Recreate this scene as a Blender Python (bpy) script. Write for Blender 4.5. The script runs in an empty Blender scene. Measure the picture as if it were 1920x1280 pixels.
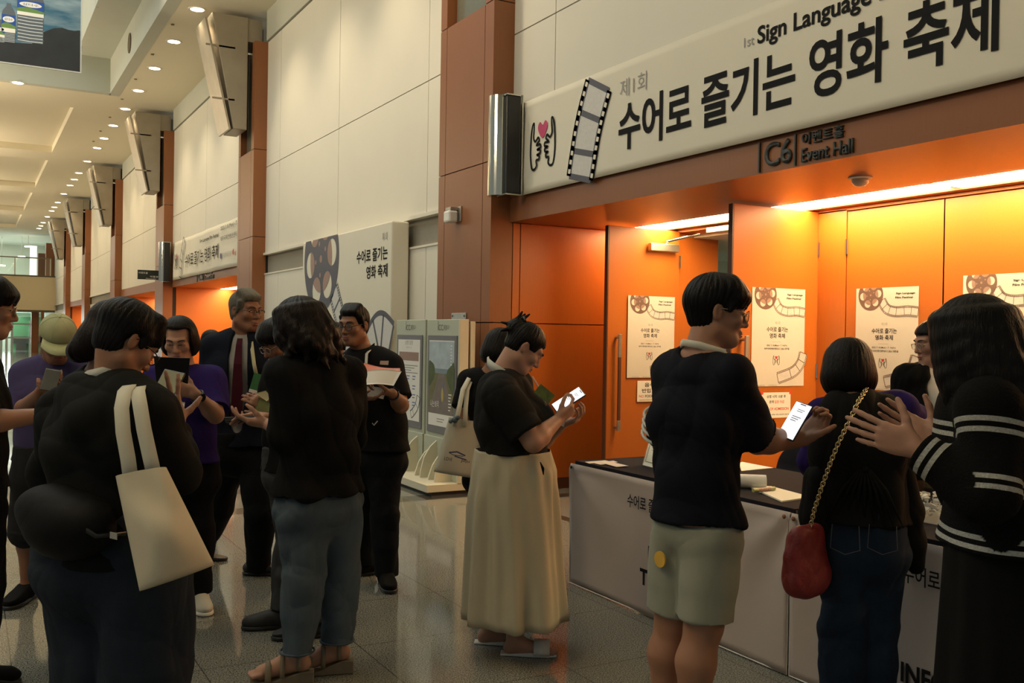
import bpy, bmesh, math, random
import numpy as np
from mathutils import Vector, Matrix

SC = bpy.context.scene
COL = SC.collection
PI = math.pi
random.seed(7)

# ------------------------------------------------------------------ camera
FPX, CAMH = 1818.0, 1.5
YAW, PITCH, ROLL = 0.51141906, 0.00614236, 0.0165

def _basis(yaw, pitch, roll):
    f = np.array([math.sin(yaw) * math.cos(pitch), math.cos(yaw) * math.cos(pitch), -math.sin(pitch)])
    r = np.array([math.cos(yaw), -math.sin(yaw), 0.0])
    u = np.cross(r, f)
    return f, r * math.cos(roll) + u * math.sin(roll), -r * math.sin(roll) + u * math.cos(roll)

CF, CR, CU = _basis(YAW, PITCH, ROLL)
CP = np.array([0, 0, CAMH])
cam_data = bpy.data.cameras.new('camera')
cam = bpy.data.objects.new('camera', cam_data)
COL.objects.link(cam)
cam_data.sensor_width = 36.0
cam_data.lens = 36.0 * FPX / 1920.0
cam_data.clip_start, cam_data.clip_end = 0.05, 300
cam.matrix_world = Matrix(((CR[0], CU[0], -CF[0], CP[0]), (CR[1], CU[1], -CF[1], CP[1]), (CR[2], CU[2], -CF[2], CP[2]), (0, 0, 0, 1)))
SC.camera = cam

def ray(px, py): return CF + (px - 960) / FPX * CR + (640 - py) / FPX * CU
def at_x(px, py, X): d = ray(px, py); return CP + d * (X / d[0])
def at_y(px, py, Y): d = ray(px, py); return CP + d * (Y / d[1])
def at_z(px, py, Z): d = ray(px, py); return CP + d * ((Z - CAMH) / d[2])
def at_d(px, py, D): return CP + ray(px, py) * D

# ------------------------------------------------------------------ view, world, big lights
SC.view_settings.view_transform = 'Standard'
SC.view_settings.look = 'None'
SC.view_settings.exposure = 0.0
SC.view_settings.gamma = 1.0
SC.view_settings.use_curve_mapping = False
SC.cycles.use_denoising = True
SC.cycles.max_bounces = 7
SC.cycles.diffuse_bounces = 4
SC.cycles.glossy_bounces = 3
SC.cycles.transmission_bounces = 4
SC.cycles.transparent_max_bounces = 8
SC.cycles.caustics_reflective = False
SC.cycles.caustics_refractive = False
SC.cycles.sample_clamp_indirect = 4.0

WORLD_STRENGTH = 0.24
w = bpy.data.worlds.new('hall_ambient')
SC.world = w
w.use_nodes = True
w.node_tree.nodes['Background'].inputs[0].default_value = (0.95, 1.0, 0.92, 1)
w.node_tree.nodes['Background'].inputs[1].default_value = WORLD_STRENGTH

def area(name, loc, direction, sx, sy, energy, color, spread=PI):
    l = bpy.data.lights.new(name, 'AREA')
    l.shape = 'RECTANGLE'; l.size = sx; l.size_y = sy; l.energy = energy; l.color = color; l.spread = spread
    o = bpy.data.objects.new(name, l); COL.objects.link(o)
    o.location = loc
    o.rotation_euler = Vector(direction).to_track_quat('-Z', 'Y').to_euler()
    return o

def spot(name, loc, direction, energy, color, angle, blend=0.6, radius=0.06):
    l = bpy.data.lights.new(name, 'SPOT')
    l.energy = energy; l.color = color; l.spot_size = angle; l.spot_blend = blend; l.shadow_soft_size = radius
    o = bpy.data.objects.new(name, l); COL.objects.link(o)
    o.location = loc
    o.rotation_euler = Vector(direction).to_track_quat('-Z', 'Y').to_euler()
    return o

WARM = (1.0, 0.78, 0.5)
# daylight coming down through the skylight in the ceiling and in through the glazed entrance at the far end
area('skylight_daylight', (-0.5, 14, 10.6), (0, 0, -1), 6.5, 18, 620, (0.93, 1.0, 0.95))
area('entrance_daylight', (-1.0, 73, 2.2), (0.05, -1, -0.12), 10, 3.6, 500, (0.85, 1.0, 0.95))
# added unseen lights, aimed up to brighten the ceiling, outside the picture
for yy in (4.0, 14.0, 24.0, 34.0, 44.0, 54.0):
    area('opposite_uplighter', (-3.6, yy, 5.6), (0.55, 0, 1), 1.0, 4.0, 430, (1.0, 0.83, 0.58))
# rows of downlights over the middle of the hall, outside the picture
for yy in (2.0, 9.0, 16.0):
    area('hall_ceiling_lamps', (-4.5, yy, 7.0), (0, 0, -1), 2.4, 5.0, 60, (1.0, 0.86, 0.62))

# ------------------------------------------------------------------ materials
MATS = {}
class NT:
    def __init__(s, name):
        s.m = bpy.data.materials.new(name); s.m.use_nodes = True
        s.t = s.m.node_tree; s.b = s.t.nodes['Principled BSDF']
    def n(s, typ, **kw):
        x = s.t.nodes.new(typ)
        for k, v in kw.items():
            if k.startswith('i_'):
                x.inputs[k[2:].replace('_', ' ')].default_value = v
            else: setattr(x, k, v)
        return x
    def l(s, a, b): s.t.links.new(a, b)
    def math(s, op, a, b=None, c=None):
        x = s.t.nodes.new('ShaderNodeMath'); x.operation = op
        for i, v in enumerate((a, b, c)):
            if v is None: continue
            if isinstance(v, (int, float)): x.inputs[i].default_value = v
            else: s.l(v, x.inputs[i])
        return x.outputs[0]
    def mix(s, fac, a, b):
        x = s.t.nodes.new('ShaderNodeMix'); x.data_type = 'RGBA'
        if isinstance(fac, (int, float)): x.inputs[0].default_value = fac
        else: s.l(fac, x.inputs[0])
        for i, v in ((6, a), (7, b)):
            if isinstance(v, tuple): x.inputs[i].default_value = (*v[:3], 1)
            else: s.l(v, x.inputs[i])
        return x.outputs[2]

def mat(name, col, rough=0.6, metal=0.0, var=0.12, scale=30.0, bump=0.0, bscale=200.0, spec=None, emit=None, estr=0.0, coat=0.0, stretch=None):
    """Plain procedural surface: base colour with a little noise and an optional fine bump."""
    if name in MATS: return MATS[name]
    t = NT(name); b = t.b
    tc = t.n('ShaderNodeTexCoord').outputs['Object']
    if stretch:
        mp = t.n('ShaderNodeMapping'); mp.inputs['Scale'].default_value = stretch; t.l(tc, mp.inputs[0]); tc = mp.outputs[0]
    nz = t.n('ShaderNodeTexNoise'); nz.inputs['Scale'].default_value = scale; nz.inputs['Detail'].default_value = 4
    t.l(tc, nz.inputs['Vector'])
    lo = tuple(max(0, c * (1 - var)) for c in col); hi = tuple(min(1, c * (1 + var)) for c in col)
    t.l(t.mix(nz.outputs['Fac'], lo, hi), b.inputs['Base Color'])
    b.inputs['Roughness'].default_value = rough
    b.inputs['Metallic'].default_value = metal
    if spec is not None: b.inputs['Specular IOR Level'].default_value = spec
    if coat: b.inputs['Coat Weight'].default_value = coat
    if bump:
        n2 = t.n('ShaderNodeTexNoise'); n2.inputs['Scale'].default_value = bscale; n2.inputs['Detail'].default_value = 3
        t.l(tc, n2.inputs['Vector'])
        bp = t.n('ShaderNodeBump'); bp.inputs['Strength'].default_value = bump; bp.inputs['Distance'].default_value = 0.01
        t.l(n2.outputs['Fac'], bp.inputs['Height']); t.l(bp.outputs[0], b.inputs['Normal'])
    if emit:
        b.inputs['Emission Color'].default_value = (*emit, 1); b.inputs['Emission Strength'].default_value = estr
    MATS[name] = t.m
    return t.m

def wood(name, col, dark=0.82, rough=0.38, spec=0.4):
    if name in MATS: return MATS[name]
    t = NT(name); b = t.b
    tc = t.n('ShaderNodeTexCoord').outputs['Object']
    mp = t.n('ShaderNodeMapping'); mp.inputs['Scale'].default_value = (22, 22, 1.6); t.l(tc, mp.inputs[0])
    nz = t.n('ShaderNodeTexNoise'); nz.inputs['Scale'].default_value = 4; nz.inputs['Detail'].default_value = 6; nz.inputs['Distortion'].default_value = 0.6
    t.l(mp.outputs[0], nz.inputs['Vector'])
    n2 = t.n('ShaderNodeTexNoise'); n2.inputs['Scale'].default_value = 1.3; t.l(tc, n2.inputs['Vector'])
    f = t.math('MULTIPLY_ADD', n2.outputs['Fac'], 0.5, t.math('MULTIPLY', nz.outputs['Fac'], 0.6))
    t.l(t.mix(f, tuple(c * dark for c in col), tuple(c * 1.12 for c in col)), b.inputs['Base Color'])
    b.inputs['Roughness'].default_value = rough; b.inputs['Specular IOR Level'].default_value = spec
    MATS[name] = t.m
    return t.m

def granite():
    t = NT('polished_granite_tiles'); b = t.b
    tc = t.n('ShaderNodeTexCoord').outputs['Object']
    sx = t.n('ShaderNodeSeparateXYZ'); t.l(tc, sx.inputs[0]); X, Y = sx.outputs[0], sx.outputs[1]
    P = 0.7335
    def joint(v, off):
        q = t.math('FRACT', t.math('DIVIDE', t.math('SUBTRACT', v, off - 50 * P), P))
        e = t.math('MINIMUM', q, t.math('SUBTRACT', 1.0, q))
        return t.math('LESS_THAN', e, 0.0026 / P)
    j = t.math('MAXIMUM', joint(X, 0.185), joint(Y, 3.655))
    nz = t.n('ShaderNodeTexNoise'); nz.inputs['Scale'].default_value = 150; nz.inputs['Detail'].default_value = 3; t.l(tc, nz.inputs['Vector'])
    vo = t.n('ShaderNodeTexVoronoi'); vo.inputs['Scale'].default_value = 110; t.l(tc, vo.inputs['Vector'])
    big = t.n('ShaderNodeTexNoise'); big.inputs['Scale'].default_value = 0.9; t.l(tc, big.inputs['Vector'])
    cr = t.n('ShaderNodeValToRGB'); t.l(nz.outputs['Fac'], cr.inputs[0])
    cr.color_ramp.elements[0].position = 0.40; cr.color_ramp.elements[0].color = (0.045, 0.046, 0.038, 1)
    cr.color_ramp.elements[1].position = 0.60; cr.color_ramp.elements[1].color = (0.33, 0.33, 0.285, 1)
    c1 = t.mix(t.math('MULTIPLY', vo.outputs['Color'], 0.25), cr.outputs[0], (0.165, 0.165, 0.14))
    c1 = t.mix(t.math('MULTIPLY', big.outputs['Fac'], 0.2), c1, (0.15, 0.15, 0.127))
    def band(v, a, c): return t.math('MULTIPLY', t.math('GREATER_THAN', v, a), t.math('LESS_THAN', v, c))
    b1 = t.math('MULTIPLY', band(Y, 8.0, 8.27), band(X, -20.0, 4.25))
    b2 = t.math('MULTIPLY', band(Y, 9.0, 9.24), band(X, -20.0, 3.3))
    b3 = t.math('MULTIPLY', band(X, 4.26, 4.36), band(Y, -6.0, 7.83))
    b4 = t.math('MULTIPLY', band(Y, 7.65, 7.83), band(X, 4.26, 7.0))
    b5 = t.math('MULTIPLY', band(Y, 17.0, 17.25), band(X, -20.0, 4.25))
    b6 = t.math('MULTIPLY', band(Y, 18.0, 18.25), band(X, -20.0, 4.25))
    bb = t.math('MAXIMUM', t.math('MAXIMUM', t.math('MAXIMUM', b1, b2), t.math('MAXIMUM', b3, b4)), t.math('MAXIMUM', b5, b6))
    dk = t.mix(nz.outputs['Fac'], (0.02, 0.019, 0.017), (0.085, 0.08, 0.07))
    c2 = t.mix(bb, c1, dk)
    c3 = t.mix(t.math('MULTIPLY', j, 0.75), c2, (0.03, 0.028, 0.024))
    t.l(c3, b.inputs['Base Color'])
    b.inputs['Roughness'].default_value = 0.16
    b.inputs['Specular IOR Level'].default_value = 0.55
    rn = t.n('ShaderNodeTexNoise'); rn.inputs['Scale'].default_value = 3; t.l(tc, rn.inputs['Vector'])
    t.l(t.math('MULTIPLY_ADD', rn.outputs['Fac'], 0.08, 0.04), b.inputs['Roughness'])
    MATS['granite'] = t.m
    return t.m

def glass_mat(name, col=(0.9, 1, 0.95), alpha=0.12, rough=0.03):
    if name in MATS: return MATS[name]
    t = NT(name); b = t.b
    out = t.t.nodes['Material Output']
    tr = t.n('ShaderNodeBsdfTransparent'); tr.inputs[0].default_value = (*col, 1)
    gl = t.n('ShaderNodeBsdfGlossy'); gl.inputs['Roughness'].default_value = rough
    lw = t.n('ShaderNodeLayerWeight'); lw.inputs[0].default_value = 0.5
    mx = t.n('ShaderNodeMixShader')
    t.l(t.math('MULTIPLY_ADD', t.math('POWER', lw.outputs['Facing'], 4.0), 0.5, 0.03 + alpha * 0.15), mx.inputs[0]); t.l(tr.outputs[0], mx.inputs[1]); t.l(gl.outputs[0], mx.inputs[2])
    t.l(mx.outputs[0], out.inputs['Surface'])
    MATS[name] = t.m
    return t.m

def emitter(name, col, strength):
    if name in MATS: return MATS[name]
    t = NT(name); b = t.b
    b.inputs['Base Color'].default_value = (0.8, 0.8, 0.8, 1)
    b.inputs['Emission Color'].default_value = (*col, 1); b.inputs['Emission Strength'].default_value = strength
    MATS[name] = t.m
    return t.m

WHITE_WALL = mat('painted_wall_panel', (0.70, 0.668, 0.57), 0.7, var=0.03, scale=2.0)
CEIL = mat('painted_ceiling', (0.80, 0.73, 0.56), 0.8, var=0.02, scale=1.0)
COOL_TRIM = mat('grey_painted_trim', (0.52, 0.53, 0.45), 0.6, var=0.04, scale=3)
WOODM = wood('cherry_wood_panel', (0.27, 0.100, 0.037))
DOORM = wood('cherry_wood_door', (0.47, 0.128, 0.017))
DARKWOOD = wood('dark_wood_edge', (0.10, 0.038, 0.018))
GAP = mat('dark_gap', (0.03, 0.022, 0.018), 0.9)
CHROME = mat('chrome', (0.62, 0.6, 0.52), 0.13, 1.0, var=0.05)
STEEL = mat('brushed_steel', (0.50, 0.46, 0.40), 0.42, 1.0, var=0.12, scale=18)
BLACKPL = mat('black_plastic', (0.012, 0.012, 0.013), 0.35)
PAPER = mat('poster_paper', (0.62, 0.59, 0.53), 0.55, var=0.03, scale=5)
WHITEP = mat('white_paper', (0.82, 0.80, 0.74), 0.6, var=0.03, scale=5)
INK = mat('black_ink', (0.012, 0.012, 0.013), 0.7, spec=0.1)
GREYINK = mat('grey_ink', (0.30, 0.29, 0.28), 0.6)
SLATE = mat('slate_print', (0.075, 0.078, 0.105), 0.55)
TAUPE = mat('taupe_print', (0.33, 0.21, 0.17), 0.55)
BROWNP = mat('brown_print', (0.16, 0.095, 0.075), 0.55)
REDINK = mat('red_ink', (0.55, 0.03, 0.05), 0.5)
PINKHEART = mat('crimson_heart_print', (0.52, 0.045, 0.14), 0.5)
LAVENDER = mat('pale_film_frame_print', (0.60, 0.59, 0.56), 0.6)

# ------------------------------------------------------------------ mesh helpers
class MB:
    def __init__(s): s.v = []; s.f = []; s.mi = []
    def add(s, verts, faces, mi=0):
        n = len(s.v); s.v += [tuple(float(c) for c in p) for p in verts]
        s.f += [tuple(n + i for i in f) for f in faces]; s.mi += [mi] * len(faces)
    def box(s, lo, hi, mi=0):
        x0, y0, z0 = lo; x1, y1, z1 = hi
        s.add([(x0, y0, z0), (x1, y0, z0), (x1, y1, z0), (x0, y1, z0), (x0, y0, z1), (x1, y0, z1), (x1, y1, z1), (x0, y1, z1)],
              [(0, 3, 2, 1), (4, 5, 6, 7), (0, 1, 5, 4), (1, 2, 6, 5), (2, 3, 7, 6), (3, 0, 4, 7)], mi)
    def hexa(s, b4, t4, mi=0):
        s.add(list(b4) + list(t4), [(0, 3, 2, 1), (4, 5, 6, 7), (0, 1, 5, 4), (1, 2, 6, 5), (2, 3, 7, 6), (3, 0, 4, 7)], mi)
    def obox(s, c, u, v, n, su, sv, sn, mi=0):
        c, u, v, n = (np.array(q, float) for q in (c, u, v, n))
        P = lambda a, b, d: c + u * a * su / 2 + v * b * sv / 2 + n * d * sn / 2
        s.hexa([P(-1, -1, -1), P(1, -1, -1), P(1, 1, -1), P(-1, 1, -1)], [P(-1, -1, 1), P(1, -1, 1), P(1, 1, 1), P(-1, 1, 1)], mi)
    def cyl(s, a, b, r0, r1=None, n=16, mi=0):
        r1 = r0 if r1 is None else r1
        a = np.array(a, float); b = np.array(b, float); d = b - a; d /= np.linalg.norm(d)
        e = np.array([0, 0, 1.0]) if abs(d[2]) < 0.9 else np.array([1.0, 0, 0])
        u = np.cross(e, d); u /= np.linalg.norm(u); w = np.cross(d, u)
        vs = []
        for p, r in ((a, r0), (b, r1)):
            for i in range(n):
                q = 2 * PI * i / n; vs.append(p + r * (math.cos(q) * u + math.sin(q) * w))
        fs = [(i, (i + 1) % n, n + (i + 1) % n, n + i) for i in range(n)] + [tuple(range(n - 1, -1, -1)), tuple(range(n, 2 * n))]
        s.add(vs, fs, mi)
    def tube(s, pts, r, n=8, closed=False, mi=0):
        pts = [np.array(p, float) for p in pts]; m = len(pts); rings = []
        prev = None
        for i, p in enumerate(pts):
            if closed: d = pts[(i + 1) % m] - pts[i - 1]
            else: d = pts[min(i + 1, m - 1)] - pts[max(i - 1, 0)]
            d = d / (np.linalg.norm(d) + 1e-9)
            if prev is None:
                e = np.array([0, 0, 1.0]) if abs(d[2]) < 0.9 else np.array([1.0, 0, 0])
                u = np.cross(e, d)
            else: u = prev - d * (prev @ d)
            u /= np.linalg.norm(u) + 1e-9; prev = u; w = np.cross(d, u)
            rr = r[i] if hasattr(r, '__len__') else r
            rings.append([p + rr * (math.cos(2 * PI * k / n) * u + math.sin(2 * PI * k / n) * w) for k in range(n)])
        vs = [q for ring in rings for q in ring]; fs = []
        for i in range(m if closed else m - 1):
            j = (i + 1) % m
            for k in range(n): fs.append((i * n + k, i * n + (k + 1) % n, j * n + (k + 1) % n, j * n + k))
        if not closed: fs += [tuple(range(n - 1, -1, -1)), tuple((m - 1) * n + k for k in range(n))]
        s.add(vs, fs, mi)
    def strip(s, pts, wdir, width, thick=0.002, mi=0):
        """flat strap of some thickness along pts; wdir per point or one vector"""
        pts = [np.array(p, float) for p in pts]; m = len(pts); vs = []
        for i, p in enumerate(pts):
            d = pts[min(i + 1, m - 1)] - pts[max(i - 1, 0)]; d /= np.linalg.norm(d) + 1e-9
            wv = np.array(wdir[i] if isinstance(wdir, list) else wdir, float); wv = wv - d * (wv @ d); wv /= np.linalg.norm(wv) + 1e-9
            nv = np.cross(d, wv)
            for a, b in ((-1, -1), (1, -1), (1, 1), (-1, 1)): vs.append(p + wv * a * width / 2 + nv * b * thick / 2)
        fs = []
        for i in range(m - 1):
            for k in range(4): fs.append((i * 4 + k, i * 4 + (k + 1) % 4, (i + 1) * 4 + (k + 1) % 4, (i + 1) * 4 + k))
        fs += [(3, 2, 1, 0), tuple((m - 1) * 4 + k for k in range(4))]
        s.add(vs, fs, mi)
    def lathe(s, c, prof, n=24, axis=(0, 0, 1), mi=0, ring=False):
        c = np.array(c, float); ax = np.array(axis, float); ax /= np.linalg.norm(ax)
        e = np.array([1.0, 0, 0]) if abs(ax[0]) < 0.9 else np.array([0, 1.0, 0])
        u = np.cross(ax, e); u /= np.linalg.norm(u); w = np.cross(ax, u); m = len(prof)
        vs = [c + ax * z + r * (math.cos(2 * PI * k / n) * u + math.sin(2 * PI * k / n) * w) for r, z in prof for k in range(n)]
        fs = [(i * n + k, i * n + (k + 1) % n, (i + 1) * n + (k + 1) % n, (i + 1) * n + k) for i in range(m - 1) for k in range(n)]
        if ring: fs += [((m - 1) * n + k, (m - 1) * n + (k + 1) % n, (k + 1) % n, k) for k in range(n)]
        else: fs += [tuple(range(n - 1, -1, -1)), tuple((m - 1) * n + k for k in range(n))]
        s.add(vs, fs, mi)
    def ball(s, c, r, n=16, mi=0, M=None):
        c = np.array(c, float); r = np.array([r] * 3 if np.isscalar(r) else r, float)
        vs = []; m = n // 2
        for i in range(m + 1):
            a = PI * i / m
            for k in range(n):
                q = np.array([math.sin(a) * math.cos(2 * PI * k / n), math.sin(a) * math.sin(2 * PI * k / n), math.cos(a)]) * r
                vs.append(c + (M @ q if M is not None else q))
        fs = [(i * n + k, (i + 1) * n + k, (i + 1) * n + (k + 1) % n, i * n + (k + 1) % n) for i in range(m) for k in range(n)]
        s.add(vs, fs, mi)
    def build(s, name, mats, parent=None, smooth=False, bevel=0.0, kind=None):
        me = bpy.data.meshes.new(name)
        me.from_pydata(s.v, [], s.f)
        mats = mats if isinstance(mats, (list, tuple)) else [mats]
        for q in mats: me.materials.append(q)
        if len(mats) > 1: me.polygons.foreach_set('material_index', s.mi)
        bm = bmesh.new(); bm.from_mesh(me)
        bmesh.ops.remove_doubles(bm, verts=bm.verts, dist=1e-6)
        bmesh.ops.recalc_face_normals(bm, faces=bm.faces)
        bm.to_mesh(me); bm.free()
        if smooth: me.polygons.foreach_set('use_smooth', [True] * len(me.polygons))
        return link(name, me, parent, bevel, kind)

def link(name, me, parent=None, bevel=0.0, kind=None):
    o = bpy.data.objects.new(name, me); COL.objects.link(o)
    if parent is not None: o.parent = parent; o.matrix_parent_inverse = parent.matrix_basis.inverted()
    if kind: o['kind'] = kind
    if bevel:
        md = o.modifiers.new('edge', 'BEVEL'); md.width = bevel; md.segments = 2; md.limit_method = 'ANGLE'
    return o

def tag(o, label, cat, group=None):
    o['label'] = label; o['category'] = cat
    if group: o['group'] = group
    return o

def thing(name, label, cat, loc=(0, 0, 0), group=None, mat4=None):
    o = bpy.data.objects.new(name, None); COL.objects.link(o)
    o.empty_display_size = 0.1
    if mat4 is not None: o.matrix_world = mat4
    else: o.matrix_world = Matrix.Translation(Vector(loc))
    return tag(o, label, cat, group)

def dup(root, mat4, label=None, group=None):
    r = root.copy(); COL.objects.link(r); r.matrix_world = mat4
    if label: r['label'] = label
    if group: r['group'] = group
    for ch in list(root.children):
        c = ch.copy(); COL.objects.link(c); c.parent = r; c.matrix_parent_inverse = ch.matrix_parent_inverse.copy()
        for g in list(ch.children):
            d = g.copy(); COL.objects.link(d); d.parent = c; d.matrix_parent_inverse = g.matrix_parent_inverse.copy()
    return r

def frame4(o, u, v, n):
    return Matrix(((u[0], v[0], n[0], o[0]), (u[1], v[1], n[1], o[1]), (u[2], v[2], n[2], o[2]), (0, 0, 0, 1)))
WALLU, WALLV, WALLN = (0, -1, 0), (0, 0, 1), (-1, 0, 0)      # panels facing the hall (-X)
LEAFU, LEAFV, LEAFN = (1, 0, 0), (0, 0, 1), (0, -1, 0)       # panels facing -Y

# ------------------------------------------------------------------ flat prints (2-D shapes, real lettering)
def child_flat(name, me, m, parent, z=0.001, kind=None):
    me.materials.clear(); me.materials.append(m)
    o = bpy.data.objects.new(name, me); COL.objects.link(o)
    o.parent = parent
    o.matrix_local = Matrix.Translation((0, 0, z))
    return o

def text2d(body, x, y, w=None, h=None, align='L', bold=0.0, extrude=0.0004, shear=0.0):
    """text as a mesh whose box is scaled to width w and/or height h, lower-left (L), lower-centre (C) or lower-right (R) at x, y"""
    cu = bpy.data.curves.new('letters', 'FONT'); cu.body = body; cu.size = 1.0; cu.offset = bold; cu.extrude = 0.0; cu.resolution_u = 4; cu.shear = shear
    o = bpy.data.objects.new('letters', cu); COL.objects.link(o)
    bpy.context.view_layer.update()
    me = bpy.data.meshes.new_from_object(o.evaluated_get(bpy.context.evaluated_depsgraph_get()))
    bpy.data.objects.remove(o); bpy.data.curves.remove(cu)
    n = len(me.vertices); co = np.empty(n * 3); me.vertices.foreach_get('co', co); co = co.reshape(n, 3)
    lo, hi = co.min(0), co.max(0)
    sx = (w / (hi[0] - lo[0])) if w else (h / (hi[1] - lo[1]))
    sy = (h / (hi[1] - lo[1])) if h else sx
    co[:, 0] = (co[:, 0] - lo[0]) * sx; co[:, 1] = (co[:, 1] - lo[1]) * sy
    W = (hi[0] - lo[0]) * sx
    co[:, 0] += x - (0 if align == 'L' else W / 2 if align == 'C' else W); co[:, 1] += y
    me.vertices.foreach_set('co', co.reshape(-1)); me.update()
    return me

def join2d(meshes):
    bm = bmesh.new()
    for m in meshes: bm.from_mesh(m); bpy.data.meshes.remove(m)
    me = bpy.data.meshes.new('print'); bm.to_mesh(me); bm.free()
    return me

def poly2d(polys):
    """filled outlines; inner outlines punch holes"""
    cu = bpy.data.curves.new('outline', 'CURVE'); cu.dimensions = '2D'; cu.fill_mode = 'BOTH'
    for p in polys:
        sp = cu.splines.new('POLY'); sp.points.add(len(p) - 1)
        for i, q in enumerate(p): sp.points[i].co = (q[0], q[1], 0, 1)
        sp.use_cyclic_u = True
    o = bpy.data.objects.new('outline', cu); COL.objects.link(o)
    bpy.context.view_layer.update()
    me = bpy.data.meshes.new_from_object(o.evaluated_get(bpy.context.evaluated_depsgraph_get()))
    bpy.data.objects.remove(o); bpy.data.curves.remove(cu)
    return me

def circ(cx, cy, rx, ry=None, n=36, a0=0.0):
    ry = rx if ry is None else ry
    return [(cx + rx * math.cos(a0 + 2 * PI * i / n), cy + ry * math.sin(a0 + 2 * PI * i / n)) for i in range(n)]

def clip_poly(p, inside, cut):
    out = []
    for i in range(len(p)):
        a, b = p[i - 1], p[i]
        ia, ib = inside(a), inside(b)
        if ib:
            if not ia: out.append(cut(a, b))
            out.append(b)
        elif ia: out.append(cut(a, b))
    return out

def clip_half(p, nx, ny, c):
    """keep nx*x + ny*y <= c"""
    f = lambda q: nx * q[0] + ny * q[1] - c
    def cut(a, b):
        fa, fb = f(a), f(b); t = fa / (fa - fb); return (a[0] + (b[0] - a[0]) * t, a[1] + (b[1] - a[1]) * t)
    return clip_poly(p, lambda q: f(q) <= 0, cut)

def clip_convex(p, q):
    """intersection of polygon p with convex counter-clockwise polygon q"""
    for i in range(len(q)):
        a, b = q[i - 1], q[i]; nx, ny = b[1] - a[1], -(b[0] - a[0])
        p = clip_half(p, nx, ny, nx * a[0] + ny * a[1])
        if len(p) < 3: return []
    return p

def ribbon2d(pts, width, closed=False):
    m = MB(); pts = [np.array(p, float) for p in pts]; n = len(pts)
    vs = []
    for i, p in enumerate(pts):
        d = (pts[(i + 1) % n] - pts[i - 1]) if closed else pts[min(i + 1, n - 1)] - pts[max(i - 1, 0)]
        d = d / (np.linalg.norm(d) + 1e-9); q = np.array([-d[1], d[0]]) * width / 2
        vs += [(*(p + q), 0), (*(p - q), 0)]
    fs = [(2 * i, 2 * i + 1, 2 * ((i + 1) % n) + 1, 2 * ((i + 1) % n)) for i in range(n if closed else n - 1)]
    me = bpy.data.meshes.new('ribbon'); me.from_pydata(vs, [], fs); return me

def smooth2d(pts, n=8, closed=False):
    """Catmull-Rom through pts"""
    P = [np.array(p, float) for p in pts]; m = len(P); out = []
    for i in range(m if closed else m - 1):
        if closed: p0, p1, p2, p3 = P[i - 1], P[i], P[(i + 1) % m], P[(i + 2) % m]
        else: p0, p1, p2, p3 = P[max(i - 1, 0)], P[i], P[i + 1], P[min(i + 2, m - 1)]
        for k in range(n):
            t = k / n
            out.append(0.5 * ((2 * p1) + (p2 - p0) * t + (2 * p0 - 5 * p1 + 4 * p2 - p3) * t * t + (3 * p1 - p0 - 3 * p2 + p3) * t ** 3))
    if not closed: out.append(P[-1])
    return out

def reel_print(cx, cy, r, top, left=None):
    """film reel cut off at y=top (and x=left): dark wheel with six round holes; second mesh holds the tinted parts of the holes and hub dots"""
    cutp = lambda p: clip_half(p, 0, 1, top)
    if left is not None:
        c0 = cutp; cutp = lambda p: clip_half(c0(p), -1, 0, -left)
    holes = [(cx + 0.62 * r * math.cos(a), cy + 0.62 * r * math.sin(a)) for a in [math.radians(8 + 60 * i) for i in range(6)]]
    outer = cutp(circ(cx, cy, r, n=64))
    hp = [cutp(circ(hx, hy, 0.245 * r, n=30)) for hx, hy in holes]
    wheel = poly2d([outer] + [[(cx + (q[0] - cx) * 0.999, cy + (q[1] - cy) * 0.999) for q in h] for h in hp if len(h) > 2])
    core = circ(cx, cy, 0.62 * r, n=40)
    tint = [clip_convex(h, core) for h in hp if len(h) > 2]
    tint += [circ(cx, cy, 0.07 * r)] + [circ(cx + 0.3 * r * math.cos(a), cy + 0.3 * r * math.sin(a), 0.045 * r, n=16) for a in (0.6, 1.9, 3.3, 4.6)]
    return wheel, join2d([poly2d([q]) for q in tint if len(q) > 2])

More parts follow.
